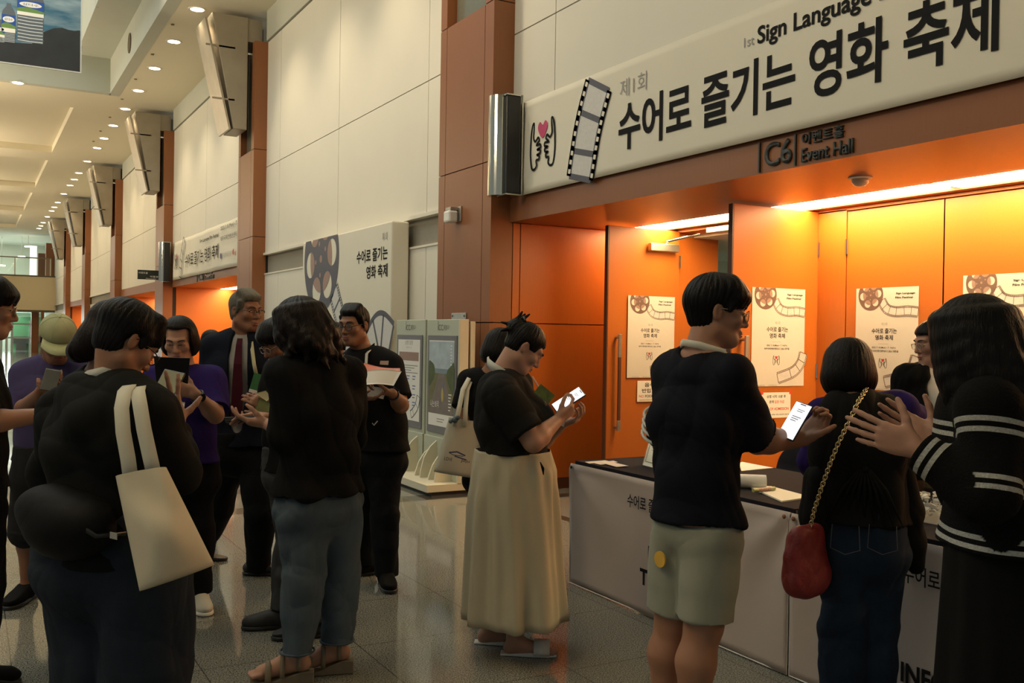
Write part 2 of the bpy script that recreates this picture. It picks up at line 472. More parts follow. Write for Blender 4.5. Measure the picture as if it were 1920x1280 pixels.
def film_print(pts, width, nfr, lw, dots=True, holes=False):
    """a strip of film along pts: two edge bands with sprocket holes, frame bars; second mesh = pale frames"""
    c = smooth2d(pts, 10); n = len(c)
    nrm = []
    for i in range(n):
        d = c[min(i + 1, n - 1)] - c[max(i - 1, 0)]; d /= np.linalg.norm(d); nrm.append(np.array([-d[1], d[0]]))
    ms = []
    ew = width * 0.13
    for s in (-1, 1):
        if dots:
            for e in (0.5, 0.36): ms.append(ribbon2d([c[i] + nrm[i] * s * width * e for i in range(n)], ew * 0.3))
            L = np.concatenate([[0], np.cumsum([np.linalg.norm(c[i + 1] - c[i]) for i in range(n - 1)])])
            k = max(4, int(L[-1] / (width * 0.12)))
            for q in range(k):
                l = L[-1] * (q + 0.5) / k; i = min(np.searchsorted(L, l), n - 1); i = max(i, 1)
                tt = (l - L[i - 1]) / (L[i] - L[i - 1]); p = c[i - 1] + (c[i] - c[i - 1]) * tt; nn = nrm[i]; dd = np.array([nn[1], -nn[0]])
                a = p + nn * s * width * 0.36; b = p + nn * s * width * 0.5
                ms.append(ribbon2d([a, b], width * 0.055))
        else: ms.append(ribbon2d([c[i] + nrm[i] * s * width * 0.44 for i in range(n)], ew))
    for q in range(nfr + 1):
        i = min(n - 1, int(round(q * (n - 1) / nfr)))
        ms.append(ribbon2d([c[i] - nrm[i] * width * 0.4, c[i] + nrm[i] * width * 0.4], lw))
    if holes:
        for s in (-1, 1): ms.append(ribbon2d([c[i] + nrm[i] * s * width * 0.42 for i in range(n)], width * 0.16))
        L = np.concatenate([[0], np.cumsum([np.linalg.norm(c[i + 1] - c[i]) for i in range(n - 1)])]); hs_ = []; k = max(6, int(L[-1] / (width * 0.17)))
        for q in range(k):
            l = L[-1] * (q + 0.5) / k; i = max(1, min(int(np.searchsorted(L, l)), n - 1)); p = c[i - 1] + (c[i] - c[i - 1]) * (l - L[i - 1]) / (L[i] - L[i - 1]); nn = nrm[i]; dd = np.array([nn[1], -nn[0]])
            for s in (-1, 1): hs_.append(ribbon2d([p + nn * s * width * 0.42 - dd * width * 0.045, p + nn * s * width * 0.42 + dd * width * 0.045], width * 0.085))
        return join2d(ms), ribbon2d(c, width * 0.98), join2d(hs_)
    pale = ribbon2d(c, width * 0.98)
    return join2d(ms), pale

HAND = [(-0.06, 0.1), (-0.03, 0.42), (0.03, 0.62), (0.1, 0.66), (0.1, 0.5), (0.08, 0.3), (0.17, 0.2), (0.3, 0.28), (0.36, 0.2), (0.22, 0.1), (0.4, 0.1), (0.42, 0.02), (0.26, -0.02), (0.4, -0.04), (0.4, -0.12), (0.25, -0.15), (0.36, -0.18), (0.34, -0.27), (0.22, -0.28), (0.24, -0.42), (0.12, -0.5), (0.0, -0.44), (-0.06, -0.15)]
def hands_print(cx, cy, s, lw):
    """two outlined hands raising a heart between their thumbs; returns outline mesh and heart mesh"""
    ms = []
    for sg in (-1, 1):
        pts = [(cx + sg * (-0.52 + x) * s if sg > 0 else cx + (0.52 - x) * s, cy + y * s) for x, y in HAND]
        ms.append(ribbon2d(smooth2d(pts, 4, True), lw, True))
    heart = [(0, -0.22), (0.2, -0.02), (0.22, 0.12), (0.12, 0.2), (0, 0.11), (-0.12, 0.2), (-0.22, 0.12), (-0.2, -0.02)]
    hp = smooth2d([(cx + x * s, cy + 0.45 * s + y * s) for x, y in heart], 5, True)
    return join2d(ms), poly2d([[tuple(q) for q in hp]])

def scribble(x, y, w, h, n, align='L'):
    """very small unreadable print as thin bars"""
    ms = []; k = 0
    for i in range(n):
        yy = y - i * h; x0 = x
        ms.append(ribbon2d([(x0, yy), (x0 + w * (1 - 0.18 * ((i * 7) % 3)), yy)], h * 0.35))
    return join2d(ms)
# ================================================================== SETTING
def struct(name, mb, m, bevel=0.0, smooth=False):
    return mb.build(name, m, None, smooth, bevel, 'structure')

WX, CX = 4.52, 4.295           # white wall plane, column face plane
CEILZ = 7.09
ENDY = 64.0

f = MB(); f.box((-14, -8, -0.2), (8.5, 80, 0.0)); struct('floor', f, granite())

c = MB()
T = 0.5
c.box((2.9, -8, CEILZ), (6.5, ENDY, CEILZ + T))                      # strip with the downlights
c.box((-5.0, -8, CEILZ), (2.9, 4.5, CEILZ + T))
c.box((-5.0, 24.83, CEILZ), (2.9, 26.95, CEILZ + T))
for y0, y1 in ((26.95, 34.2), (35.9, 43.2), (44.9, 52.2), (53.9, 61.2)):   # coffers beyond the skylight
    c.box((2.27, y0, CEILZ), (2.9, y1, CEILZ + T)); c.box((-5.0, y0, CEILZ), (-3.2, y1, CEILZ + T))
    c.box((-3.2, y0, CEILZ + 0.2), (2.27, y1, CEILZ + T))
    c.box((-2.0, y0 + 0.25, CEILZ + 0.1), (1.09, y0 + 0.45, CEILZ + 0.21))
for y0, y1 in ((34.2, 35.9), (43.2, 44.9), (52.2, 53.9), (61.2, ENDY)): c.box((-5.0, y0, CEILZ), (2.9, y1, CEILZ + T))
struct('ceiling', c, CEIL)
s = MB()                                                               # skylight well
s.box((2.88, 4.5, CEILZ - 0.004), (3.1, 25.03, 7.9)); s.box((-5.2, 24.81, CEILZ - 0.004), (2.9, 25.03, 7.9))
s.box((2.2, 23.4, 7.9), (3.1, 25.03, 8.05)); s.box((2.2, 4.5, 7.9), (3.1, 23.4, 8.05)); s.box((-5.2, 24.1, 7.9), (2.2, 25.03, 8.05))
for yy in (21.0, 17.6, 14.2): s.box((2.14, yy, 7.9), (2.2, yy + 3.36, 11.0))
s.box((-5.2, 24.1, 8.05), (2.2, 24.2, 11.0))
struct('trim_skylight', s, COOL_TRIM)
m = MB(); m.lathe((2.876, 21.65, 7.47), [(0.02, 0.0), (0.2, 0.0), (0.21, 0.012), (0.0, 0.02)], 28, (-1, 0, 0))
tag(m.build('ceiling_speaker', mat('speaker_mesh', (0.13, 0.10, 0.05), 0.8), smooth=False), 'round dark grille set in the side of the ceiling opening', 'speaker')

def panels(mb, y0, y1, z0, z1, ys=(), zs=(), x=WX, gap=0.006, th=0.06):
    yy = [y0] + [q for q in sorted(ys) if y0 < q < y1] + [y1]; zz = [z0] + [q for q in sorted(zs) if z0 < q < z1] + [z1]
    for a, b in zip(yy, yy[1:]):
        for p, q in zip(zz, zz[1:]):
            mb.box((x, a + (gap if a != y0 else 0), p + (gap if p != z0 else 0)), (x + th, b - (gap if b != y1 else 0), q - (gap if q != z1 else 0)))

COLY = [(8.1, 9.28), (16.93, 18.01), (25.77, 26.98), (35.1, 36.3), (44.75, 46.0), (54.0, 55.3)]
SEAMS = [q for k in range(-2, 24) for q in (7.356 + 2.9 * k,)]
wl = MB(); bk = MB()
bays = [(-6.0, 8.1, 'alcove'), (9.28, 16.93, 'white'), (18.01, 25.77, 'alcove'), (26.98, 35.1, 'alcove'), (36.3, 44.75, 'white'), (46.0, 54.0, 'alcove'), (55.3, ENDY, 'white')]
fas = MB()
for y0, y1, kind in bays:
    seam = [10.08, 13.13, 16.1] if y0 == 9.28 else SEAMS
    if kind == 'white':
        panels(wl, y0, y1, 0.12, 2.5, [q + 0.9 for q in seam] + seam); panels(wl, y0, y1, 2.86, 6.55, seam, [4.37])
        wl.box((WX + 0.09, y0, 2.5), (WX + 0.12, y1, 2.86))                 # recessed rail pocket
        wl.box((WX - 0.035, y0, 2.83), (WX + 0.09, y1, 2.87)); wl.box((WX - 0.012, y0, 2.49), (WX + 0.09, y1, 2.515))
    else:
        panels(wl, y0, y1, 2.82, 6.55, seam, [4.37])
    bk.box((WX + 0.05, y0, 2.6 if kind == 'alcove' else 0.0), (WX + 0.2, y1, CEILZ))
    fas.box((WX - 0.03, y0, 6.57), (WX + 0.1, y1, CEILZ))
struct('wall_right', wl, WHITE_WALL)
struct('wall_right_backing', bk, mat('panel_gap_shadow', (0.30, 0.27, 0.21), 0.8))  # plain grey backing that shows in the gaps between panels
struct('trim_wall_top', fas, COOL_TRIM)
bb = MB()
for y0, y1, kind in bays:
    if kind == 'white': bb.box((WX - 0.01, y0, 0.0), (WX + 0.1, y1, 0.12))
struct('baseboard_right', bb, STEEL)

# ---------------------------------------------------------------- columns
for i, (y0, y1) in enumerate(COLY):
    names = ['broad wood-clad column beside the bright doorway alcove', 'wood-clad column behind the grey-haired man, second along the wall', 'wood-clad column with the dark direction sign, third along the wall',
             'distant wood-clad column beyond the direction sign, fourth along the wall', 'distant wood-clad column, fifth along the wall', 'farthest wood-clad column of the hall wall, by the balcony']
    t = thing('column', names[i], 'column', (CX, y0, 0), 'wood-clad columns along the hall wall')
    m = MB(); g = 0.005; z2 = 6.55
    strips = [(y0, y0 + 0.18), (y0 + 0.18, y1 - 0.15), (y1 - 0.15, y1)]
    for k, (a, b) in enumerate(strips):
        zz = [0.1, 1.62, 3.15, 4.67] + ([z2] if k != 1 else [])
        for p, q in zip(zz, zz[1:]):
            m.box((CX, a + (g if k else 0), p + g), (CX + (0.235 if k != 1 else 0.06), b - (g if k < 2 else 0), q - g))
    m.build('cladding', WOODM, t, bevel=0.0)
    m = MB(); m.box((CX + 0.05, y0 + 0.01, 0), (4.75, y1 - 0.01, 4.66)); m.box((CX + 0.15, y0 + 0.01, 4.66), (4.75, y1 - 0.01, 6.5)); m.build('core', GAP, t)
    m = MB(); m.box((CX + 0.012, y0 + 0.012, 0), (CX + 0.2, y1 - 0.01, 0.1)); m.build('plinth', DARKWOOD, t)
    m = MB(); m.box((CX + 0.10, y0 + 0.2, 4.68), (CX + 0.13, y1 - 0.17, 6.5)); m.build('recess_panel', mat('recess_glass', (0.16, 0.16, 0.12), 0.15), t)

# wedge-shaped metal boxes on the columns; they give no light
WEDGE = mat('aged_metal_sheet', (0.36, 0.31, 0.235), 0.42, 0.45, var=0.18, scale=3); WEDGE2 = mat('aged_metal_lip', (0.40, 0.345, 0.27), 0.34, 0.6, var=0.2, scale=5)
wl_lab = ['large wedge-shaped metal uplighter at the top of the second column', 'wedge-shaped metal uplighter above the third column', 'wedge-shaped metal uplighter above the fourth column',
          'small-looking wedge uplighter above the fifth column', 'farthest wedge-shaped metal uplighter near the balcony']
for i, (y0, y1) in enumerate(COLY[1:]):
    t = thing('uplighter', wl_lab[i], 'light fixture', (CX, y0 + 0.5, 5.0), 'metal uplighters on the columns')
    ya, yb = y0 + 0.2, y1 - 0.15
    m = MB()
    m.hexa([(3.98, ya, 5.02), (4.22, ya, 5.02), (4.22, yb, 5.02), (3.98, yb, 5.02)], [(3.60, ya, 6.98), (4.22, ya, 6.98), (4.22, yb, 6.98), (3.60, yb, 6.98)])
    m.build('housing', WEDGE, t, bevel=0.01)
    m = MB(); m.box((4.215, ya + 0.02, 6.57), (4.47, yb - 0.02, 6.97)); m.build('bracket', WEDGE, t)
    m = MB(); m.hexa([(3.90, ya - 0.03, 5.0), (3.935, ya - 0.03, 5.0), (3.935, yb + 0.03, 5.0), (3.90, yb + 0.03, 5.0)], [(3.47, ya - 0.03, 6.86), (3.505, ya - 0.03, 6.86), (3.505, yb + 0.03, 6.86), (3.47, yb + 0.03, 6.86)])
    for zc in (5.5, 6.4): m.box((3.62 if zc < 6 else 3.5, ya, zc), (4.0, ya + 0.02, zc + 0.03))
    m.build('reflector_plate', WEDGE2, t)

# ---------------------------------------------------------------- alcoves
SOF = 2.58
def alcove(name, y0, y1, depth_x, first):
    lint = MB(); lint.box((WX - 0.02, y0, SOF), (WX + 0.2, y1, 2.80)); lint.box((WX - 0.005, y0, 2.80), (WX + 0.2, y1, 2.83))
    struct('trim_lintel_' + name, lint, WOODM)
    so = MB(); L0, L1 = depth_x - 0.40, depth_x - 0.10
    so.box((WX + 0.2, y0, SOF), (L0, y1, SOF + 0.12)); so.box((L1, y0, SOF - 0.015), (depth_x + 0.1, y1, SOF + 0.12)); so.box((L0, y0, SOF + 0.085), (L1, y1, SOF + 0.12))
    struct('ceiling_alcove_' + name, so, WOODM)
alcove('near', -6.0, 8.1, 6.1, True)
for nm, (a, b) in (('second', (18.01, 25.77)), ('third', (26.98, 35.1)), ('fourth', (46.0, 54.0))): alcove(nm, a, b, 6.1, False)
# side and back walls of the near alcove
m = MB()
for x0, x1 in ((CX + 0.24, 4.62), (4.62, 6.02), (6.02, 6.1)):
    for p, q in ((0.1, 1.62), (1.62, 2.58)): m.box((x0 + 0.005, 8.1, p + 0.005), (x1 - 0.005, 8.16, q - 0.005))
m.box((4.6, 8.15, 0), (6.4, 8.3, 2.7))
struct('wall_alcove_side', m, DOORM)
m = MB(); m.box((CX + 0.24, 8.09, 0), (6.1, 8.15, 0.1)); m.box((6.09, 7.6, 0), (6.2, 8.1, 0.1)); struct('baseboard_alcove', m, DARKWOOD)
m = MB()
m.box((6.1, 7.56, 0), (6.3, 8.1, 2.58)); m.box((6.1, 5.45, 0.0), (6.3, 5.74, 2.55)); m.box((6.1, -6, 2.54), (6.3, 8.1, 2.7)); m.box((6.16, -6, 0), (6.3, 5.45, 2.54))
m.box((6.1, -6, 0), (6.3, 1.86, 2.54))
struct('wall_alcove_back', m, DOORM)
for (a, b, nm) in ((18.01, 25.77, 'second'), (26.98, 35.1, 'third'), (46.0, 54.0, 'fourth')):
    m = MB(); m.box((6.1, a, 0), (6.3, b, 2.6)); m.box((WX + 0.1, b, 0), (6.1, b + 0.05, 2.6)); m.box((WX + 0.1, a - 0.05, 0), (6.1, a, 2.6))
    k = a + 1.0
    struct('wall_alcove_' + nm, m, DOORM)
    for q in range(4):
        d = MB(); yy = a + 1.6 + q * 1.2; d.box((6.06, yy + 0.01, 0.02), (6.1, yy + 1.18, 2.5)); o = struct('door_%d' % (10 + q + {'second': 0, 'third': 10, 'fourth': 20}[nm]), d, DOORM, bevel=0.006)

# ---------------------------------------------------------------- light slots in the alcove soffits: real lamps behind diffusers
COVE = emitter('warm_cove_diffuser', (1.0, 0.71, 0.36), 40.0)
slots = []
for y0, y1 in ((4.42, 8.04), (0.3, 4.38)): slots.append((y0, y1, 'warm fluorescent slot light over the open double doors' if y0 > 4 else 'warm fluorescent slot light over the closed doors at right'))
for y0, y1 in ((18.2, 25.7), (27.3, 35.0), (46.4, 53.9)): slots.append((y0, y1, 'warm slot light in the %s doorway alcove along the hall' % {18: 'second', 27: 'third', 46: 'farthest'}[int(y0)]))
for y0, y1, lab in slots:
    t = thing('slot_light', lab, 'light', (5.85, y0, SOF), 'warm slot lights in the doorway alcoves')
    m = MB(); m.box((5.706, y0 + 0.02, SOF - 0.002), (5.994, y1 - 0.02, SOF + 0.008)); m.build('diffuser', COVE, t)
    m = MB(); m.box((5.704, y0, SOF + 0.01), (5.72, y1, SOF + 0.083)); m.box((5.98, y0, SOF + 0.01), (5.996, y1, SOF + 0.083)); m.build('tray', STEEL, t)

# hall seen through the open doors
m = MB()
m.box((6.3, 7.56, 0), (6.62, 7.7, 2.6)); struct('trim_doorway_reveal', m, DOORM)
m = MB(); m.box((6.3, 5.3, 2.5), (9.5, 13.5, 2.6)); m.box((9.4, 4.5, 0), (9.5, 13.5, 2.6)); m.box((7.0, 9.6, 0), (9.5, 9.7, 2.6)); m.box((7.5, 7.85, 0), (7.62, 8.35, 2.6)); m.box((6.3, 5.2, 0), (9.5, 5.3, 2.6))
struct('wall_inner_hall', m, mat('inner_hall_paint', (0.62, 0.68, 0.58), 0.6, var=0.03))
area('inner_hall_lamp', (8.3, 7.3, 2.45), (0, 0, -1), 0.8, 1.4, 9, (0.85, 1.0, 0.88))

# ---------------------------------------------------------------- doors
def door_leaf(name, mat4, wd, hgt, handle_side, thick=0.05):
    """local frame: x along the leaf from its hinge (0) to its free edge (wd), y up, z out of the face the hall sees"""
    m = MB(); m.box((0, 0.015, -thick), (wd, hgt, 0)); o = m.build(name, DOORM, None, bevel=0.003, kind='structure'); o.matrix_world = mat4
    m = MB(); s = 1 if wd > 0 else -1
    m.box((min(wd, wd + s * 0.012), 0.015, -thick + 0.002), (max(wd, wd + s * 0.012), hgt, -0.001)); e = m.build('door_edge', DARKWOOD, None); e.parent = o
    hx = wd - s * 0.10
    m = MB(); m.obox((hx, 1.02, 0.06), (1, 0, 0), (0, 1, 0), (0, 0, 1), 0.032, 0.62, 0.018); h = m.build('door_handle', DARKWOOD, None, bevel=0.004); h.parent = o
    m = MB()
    m.obox((hx, 1.42, 0.06), (1, 0, 0), (0, 1, 0), (0, 0, 1), 0.034, 0.22, 0.02); m.obox((hx, 0.67, 0.06), (1, 0, 0), (0, 1, 0), (0, 0, 1), 0.034, 0.1, 0.02)
    m.cyl((hx, 1.50, 0), (hx, 1.50, 0.06), 0.014, n=10); m.cyl((hx, 0.65, 0), (hx, 0.65, 0.06), 0.014, n=10)
    h2 = m.build('handle_grip', STEEL, None, bevel=0.003); h2.parent = o
    for zz in (0.3, 1.25, 2.25):
        m = MB(); m.cyl((0, zz - 0.06, 0.004), (0, zz + 0.06, 0.004), 0.012, n=10); q = m.build('hinge', CHROME, None); q.parent = o
    return o
# open leaves: hinged at the jambs, standing out into the alcove
d1 = door_leaf('door_1', frame4((6.1, 7.53, 0.0), (-1, -0.03, 0), (0, 0, 1), (0.03, -1, 0)), 0.86, 2.55, 1)
d2 = door_leaf('door_2', frame4((6.1, 5.74, 0.0), (-1, 0.0, 0), (0, 0, 1), (0, -1, 0)), 0.92, 2.555, 1)
d3 = door_leaf('door_3', frame4((6.1, 5.44, 0.0), (0, -1, 0), (0, 0, 1), (-1, 0, 0)), 0.875, 2.53, 1)
d4 = door_leaf('door_4', frame4((6.1, 3.67, 0.0), (0, 1, 0), (0, 0, 1), (-1, 0, 0)), 0.885, 2.53, 1)
d5 = door_leaf('door_5', frame4((6.1, 3.65, 0.0), (0, -1, 0), (0, 0, 1), (-1, 0, 0)), 0.875, 2.53, 1)
d6 = door_leaf('door_6', frame4((6.1, 1.88, 0.0), (0, 1, 0), (0, 0, 1), (-1, 0, 0)), 0.885, 2.53, 1)
def closer(lab, p, armto):
    t = thing('door_closer', lab, 'door closer', p)
    m = MB(); m.box((p[0] - 0.17, p[1] - 0.055, p[2] - 0.045), (p[0] + 0.17, p[1], p[2] + 0.03)); m.build('body', STEEL, t, bevel=0.006)
    m = MB(); m.tube([(p[0] + 0.03, p[1] - 0.03, p[2] + 0.03), (p[0] + 0.03, p[1] - 0.03, p[2] + 0.05), armto], 0.011, 8); m.build('arm', CHROME, t)
closer('metal door closer with arm on the left open door', (5.86, 7.502, 2.38), (6.08, 7.2, 2.50))
m = MB(); m.box((6.07, 6.0, 2.50), (6.10, 7.1, 2.545)); tag(m.build('door_track', CHROME), 'bright metal track above the open doorway', 'door track')

# ---------------------------------------------------------------- far end of the hall
def ey(px, py, Y=ENDY): return at_y(px, py, Y)
P0 = ey(102, 520)[2]; P1 = ey(102, 582)[2]
m = MB(); m.box((-14, ENDY, P1), (4.52, ENDY + 0.3, P0)); struct('wall_end', m, mat('end_wall_paint', (0.82, 0.67, 0.43), 0.75, var=0.03, scale=1))
m = MB(); m.box((-14, ENDY - 0.02, P1 - 0.12), (4.52, ENDY + 0.02, P1)); m.box((-14, ENDY - 0.03, P0), (4.52, ENDY + 0.33, P0 + 0.08)); struct('trim_end_wall', m, mat('bronze_trim', (0.11, 0.085, 0.05), 0.5))
GREENW = mat('pale_green_wall', (0.58, 0.60, 0.53), 0.7, var=0.05, scale=1)
m = MB(); m.box((-14, 74, 0), (6, 74.2, 7.5)); struct('wall_far', m, GREENW)
m = MB(); m.box((-14, ENDY + 0.3, P1 - 0.05), (6, 74, P1 + 0.2)); struct('ceiling_foyer', m, mat('foyer_ceiling', (0.6, 0.66, 0.6), 0.6))
m = MB(); m.box((-14, ENDY, CEILZ), (6, 74, CEILZ + 0.3)); struct('ceiling_gallery', m, GREENW)
m = MB(); m.box((4.52, ENDY, 0), (4.9, 74, 7.2)); struct('wall_gallery_side', m, GREENW)
# balcony balustrade of glass
t = thing('balustrade', 'glass balcony balustrade with a slim bronze rail at the far end', 'balustrade', (2, ENDY, P0))
zr = ey(60, 483)[2]
m = MB(); m.tube([(-6, ENDY + 0.1, zr), (4.3, ENDY + 0.1, zr)], 0.035, 8); m.build('handrail', mat('bronze_rail', (0.22, 0.17, 0.1), 0.4), t)
m = MB(); m.box((-6, ENDY + 0.09, P0 + 0.08), (4.3, ENDY + 0.105, zr - 0.03)); m.build('glass_panel', glass_mat('clear_glass', (0.97, 1.0, 0.98)), t)
for px in (28, 95):
    q = ey(px, 500); m = MB(); m.box((q[0] - 0.03, ENDY + 0.07, P0), (q[0] + 0.03, ENDY + 0.13, zr)); m.build('post', STEEL, t)
q = ey(97, 500); m = MB(); m.box((q[0] - 0.28, ENDY + 0.6, P0), (q[0] + 0.22, ENDY + 1.1, 6.6)); tag(m.build('gallery_pillar', WOODM), 'wood pillar on the far balcony beside the glass', 'pillar')
q = ey(78, 500, 68); m = MB(); m.box((q[0] - 0.2, 68, P0), (q[0] + 0.25, 68.4, 6.2)); tag(m.build('gallery_pillar', DARKWOOD), 'dark pillar inside the far balcony gallery', 'pillar')
q = ey(66, 480, 70); m = MB(); m.box((q[0] - 0.3, 70, P1 + 0.2), (q[0] + 0.1, 70.2, 6.8)); tag(m.build('lit_pillar', emitter('bright_gallery_wall', (0.95, 1.0, 0.9), 0.75)), 'bright strip of lit wall inside the far balcony gallery', 'lit panel')  # no lamp: the lit look of this wall is put in as emission
for k, (px, py) in enumerate(((53, 463), (42, 480), (5, 495))):
    q = ey(px, py, 66); m = MB(); z_ = min(q[2], 7.0); m.lathe((q[0], 66 + k, z_), [(0.0, 0.0), (0.22, 0.0), (0.2, 0.06), (0.0, 0.08)], 16); t = thing('gallery_light', 'x', 'lamp', (q[0], 66 + k, z_)); m.build('diffuser', emitter('gallery_lamp', (1.0, 0.92, 0.7), 5.0), t, smooth=True); m = MB(); m.cyl((q[0], 66 + k, z_ + 0.07), (q[0], 66 + k, CEILZ), 0.015, n=8); m.build('hanging_rod', STEEL, t); tag(t, ['highest round lamp seen through the balcony opening', 'round lamp just above the balcony rail', 'round lamp at the left edge of the balcony opening'][k], 'lamp')
# glazed entrance below the balcony
FR = mat('white_aluminium', (0.75, 0.8, 0.76), 0.35)
GY = ENDY + 2.0
t = thing('glazed_screen', 'white framed glass doors under the balcony at the far end', 'glass doors', (1, GY, 0))
xs = [ey(px, 650, GY)[0] for px in (-14, 2, 12, 22, 57)]; zt = ey(30, 600, GY)[2]
for xx in xs: m = MB(); m.box((xx - 0.07, GY - 0.05, 0), (xx + 0.07, GY + 0.05, zt)); m.build('mullion', FR, t)
for py in (607, 633, 668): zz = ey(30, py, GY)[2]; m = MB(); m.box((xs[0], GY - 0.04, zz - 0.05), (xs[-1], GY + 0.04, zz + 0.05)); m.build('transom', FR, t)
m = MB(); m.box((xs[0], GY - 0.01, 0.05), (xs[-1], GY + 0.01, zt)); m.build('glass', glass_mat('clear_glass', (0.97, 1.0, 0.98)), t)
m = MB(); x0 = ey(23, 650, 72)[0]; m.box((x0, 72, 0.0), (x0 + 1.9, 72.3, 2.2)); tag(m.build('green_display', mat('green_display_board', (0.10, 0.30, 0.14), 0.5, var=0.4, scale=2)), 'green board seen through the far glass doors', 'display board')
m = MB(); m.box((x0, 71.5, 0.45), (x0 + 1.9, 71.9, 0.9)); m.box((x0 + 0.2, 71.4, 0), (x0 + 0.8, 71.9, 0.45)); tag(m.build('counter', mat('dark_counter', (0.03, 0.035, 0.03), 0.5)), 'dark counter behind the far glass doors', 'counter')
q0, q1 = ey(58, 640, ENDY + 0.9), ey(72, 640, ENDY + 0.9)
m = MB(); m.box((q0[0], ENDY + 0.7, 0), (q1[0], ENDY + 1.1, P1 - 0.1)); tag(m.build('entrance_pillar', WOODM), 'dark wood pillar under the balcony at the end of the hall', 'pillar')
q0, q1 = ey(76, 640, ENDY - 0.2), ey(82, 640, ENDY - 0.2)
m = MB(); m.box((q0[0], ENDY - 0.3, 0), (q1[0], ENDY, P1 - 0.1)); tag(m.build('entrance_post', WOODM), 'slim wood post at the corner under the balcony', 'post')
area('foyer_lamps', (-1.5, 69.5, P1 - 0.15), (0, 0, -1), 9, 7, 750, (0.95, 1.0, 0.96))
area('gallery_lamps', (-1.5, 69.0, CEILZ - 0.1), (0, 0, -1), 9, 7, 420, (0.98, 1.0, 0.9))

# ---------------------------------------------------------------- ceiling downlights
LY = [8.7, 10.9, 13.1, 15.3, 17.49, 19.68, 21.91, 24.17, 26.35, 28.68, 30.76, 32.51, 35.3, 38.13, 39.88, 41.62, 44.42, 47.59, 49.57, 51.23, 54.09, 57.21, 59.1, 60.76]
LAMP = emitter('downlight_lamp', (1.0, 0.86, 0.55), 22.0)
proto = None
def downlight(x, y, lab):
    global proto
    if proto is None:
        proto = thing('downlight', lab, 'ceiling light', (x, y, CEILZ), 'round downlights in the hall ceiling')
        b = MB(); b.lathe((x, y, CEILZ - 0.006), [(0.0, 0.0), (0.115, 0.0), (0.115, 0.004), (0.0, 0.005)], 24); b.build('lamp', LAMP, proto)
        b = MB(); prof = [(0.115, -0.002), (0.15, -0.004), (0.155, 0.006), (0.115, 0.006)]
        b.lathe((x, y, CEILZ - 0.006), prof, 24, ring=True); b.build('rim', mat('lamp_rim', (0.75, 0.7, 0.6), 0.4), proto)
        return proto
    return dup(proto, Matrix.Translation((x, y, CEILZ)), lab)
ordw = ['nearest', 'second', 'third', 'fourth', 'fifth', 'sixth', 'seventh', 'eighth', 'ninth', 'tenth', 'eleventh', 'twelfth', 'thirteenth', 'fourteenth', 'fifteenth', 'sixteenth', 'seventeenth', 'eighteenth', 'nineteenth', 'farthest']
for i, y in enumerate(LY):
    if i >= 4: downlight(3.42, y, '%s round ceiling downlight in the row along the wood-columned wall' % ordw[i - 4])
    spot('downlight_beam', (3.42, y, CEILZ - 0.03), (0.0, 0, -1), 230 if y < 36 else 200, WARM, math.radians(100), 0.8, 0.1)
downlight(0.93, 24.94, 'round ceiling downlight below the hanging poster, apart from the row')
for x, y in ((0.93, 24.94), (0.9, 34.9), (0.9, 44.0), (0.9, 53.0)): spot('downlight_beam', (x, y, CEILZ - 0.03), (0, 0, -1), 300, WARM, math.radians(120), 0.8, 0.1)
k = 0
for y in LY[5:12]:
    m = MB(); m.lathe((3.2, y - 1.1, CEILZ - 0.02), [(0.0, 0.0), (0.03, 0.0), (0.035, 0.015), (0.02, 0.02), (0.0, 0.02)], 12)
    tag(m.build('sprinkler', mat('sprinkler_brass', (0.2, 0.15, 0.08), 0.5)), 'tiny sprinkler head in the ceiling between the %s and next downlight' % ordw[k], 'sprinkler', 'ceiling sprinkler heads'); k += 1
# ================================================================== PRINTED THINGS
def uv_x(px, py, X): p = at_x(px, py, X); return -p[1], p[2]      # (u, v) on a plane facing the hall

BANNERM = mat('banner_cloth', (0.72, 0.68, 0.56), 0.7, var=0.03, scale=2)
def cloth_sheet(name, w, h, m, parent, sag=0.012, seed=1, nx=60, ny=14, corners=()):
    """thin hanging sheet with soft waves, local x 0..w, y 0..h, z towards the viewer"""
    rnd = random.Random(seed); ph = [rnd.uniform(0, 6) for _ in range(6)]
    b = MB(); vs = []
    for zz in (0, -0.004):
        for j in range(ny + 1):
            for i in range(nx + 1):
                x, y = w * i / nx, h * j / ny
                z = sag * (0.5 * math.sin(x * 2.1 + ph[0] + 2 * y) + 0.35 * math.sin(x * 5.3 + ph[1] - 3 * y) + 0.3 * math.sin(3.1 * y + 1.2 * x + ph[2]))
                for cx, cy, a in corners:
                    dx, dy = x - cx, y - cy; r = math.hypot(dx, dy); z += a * math.exp(-r * 1.6) * math.sin(7 * math.atan2(dy, dx + 1e-6))
                vs.append((x, y, z + zz))
    n = (nx + 1) * (ny + 1); fs = []
    for j in range(ny):
        for i in range(nx):
            a = j * (nx + 1) + i
            fs.append((a, a + 1, a + nx + 2, a + nx + 1)); fs.append((n + a, n + a + nx + 1, n + a + nx + 2, n + a + 1))
    rim = [j * (nx + 1) for j in range(ny, -1, -1)] + list(range(1, nx + 1)) + [(j + 1) * (nx + 1) - 1 for j in range(1, ny + 1)] + [ny * (nx + 1) + i for i in range(nx - 1, 0, -1)]
    for i in range(len(rim)):
        p, q = rim[i], rim[(i + 1) % len(rim)]; fs.append((q, p, n + p, n + q))
    b.add(vs, fs)
    me = bpy.data.meshes.new(name); me.from_pydata(b.v, [], b.f); me.materials.append(m); me.polygons.foreach_set('use_smooth', [True] * len(me.polygons))
    o = bpy.data.objects.new(name, me); COL.objects.link(o); o.parent = parent
    return o

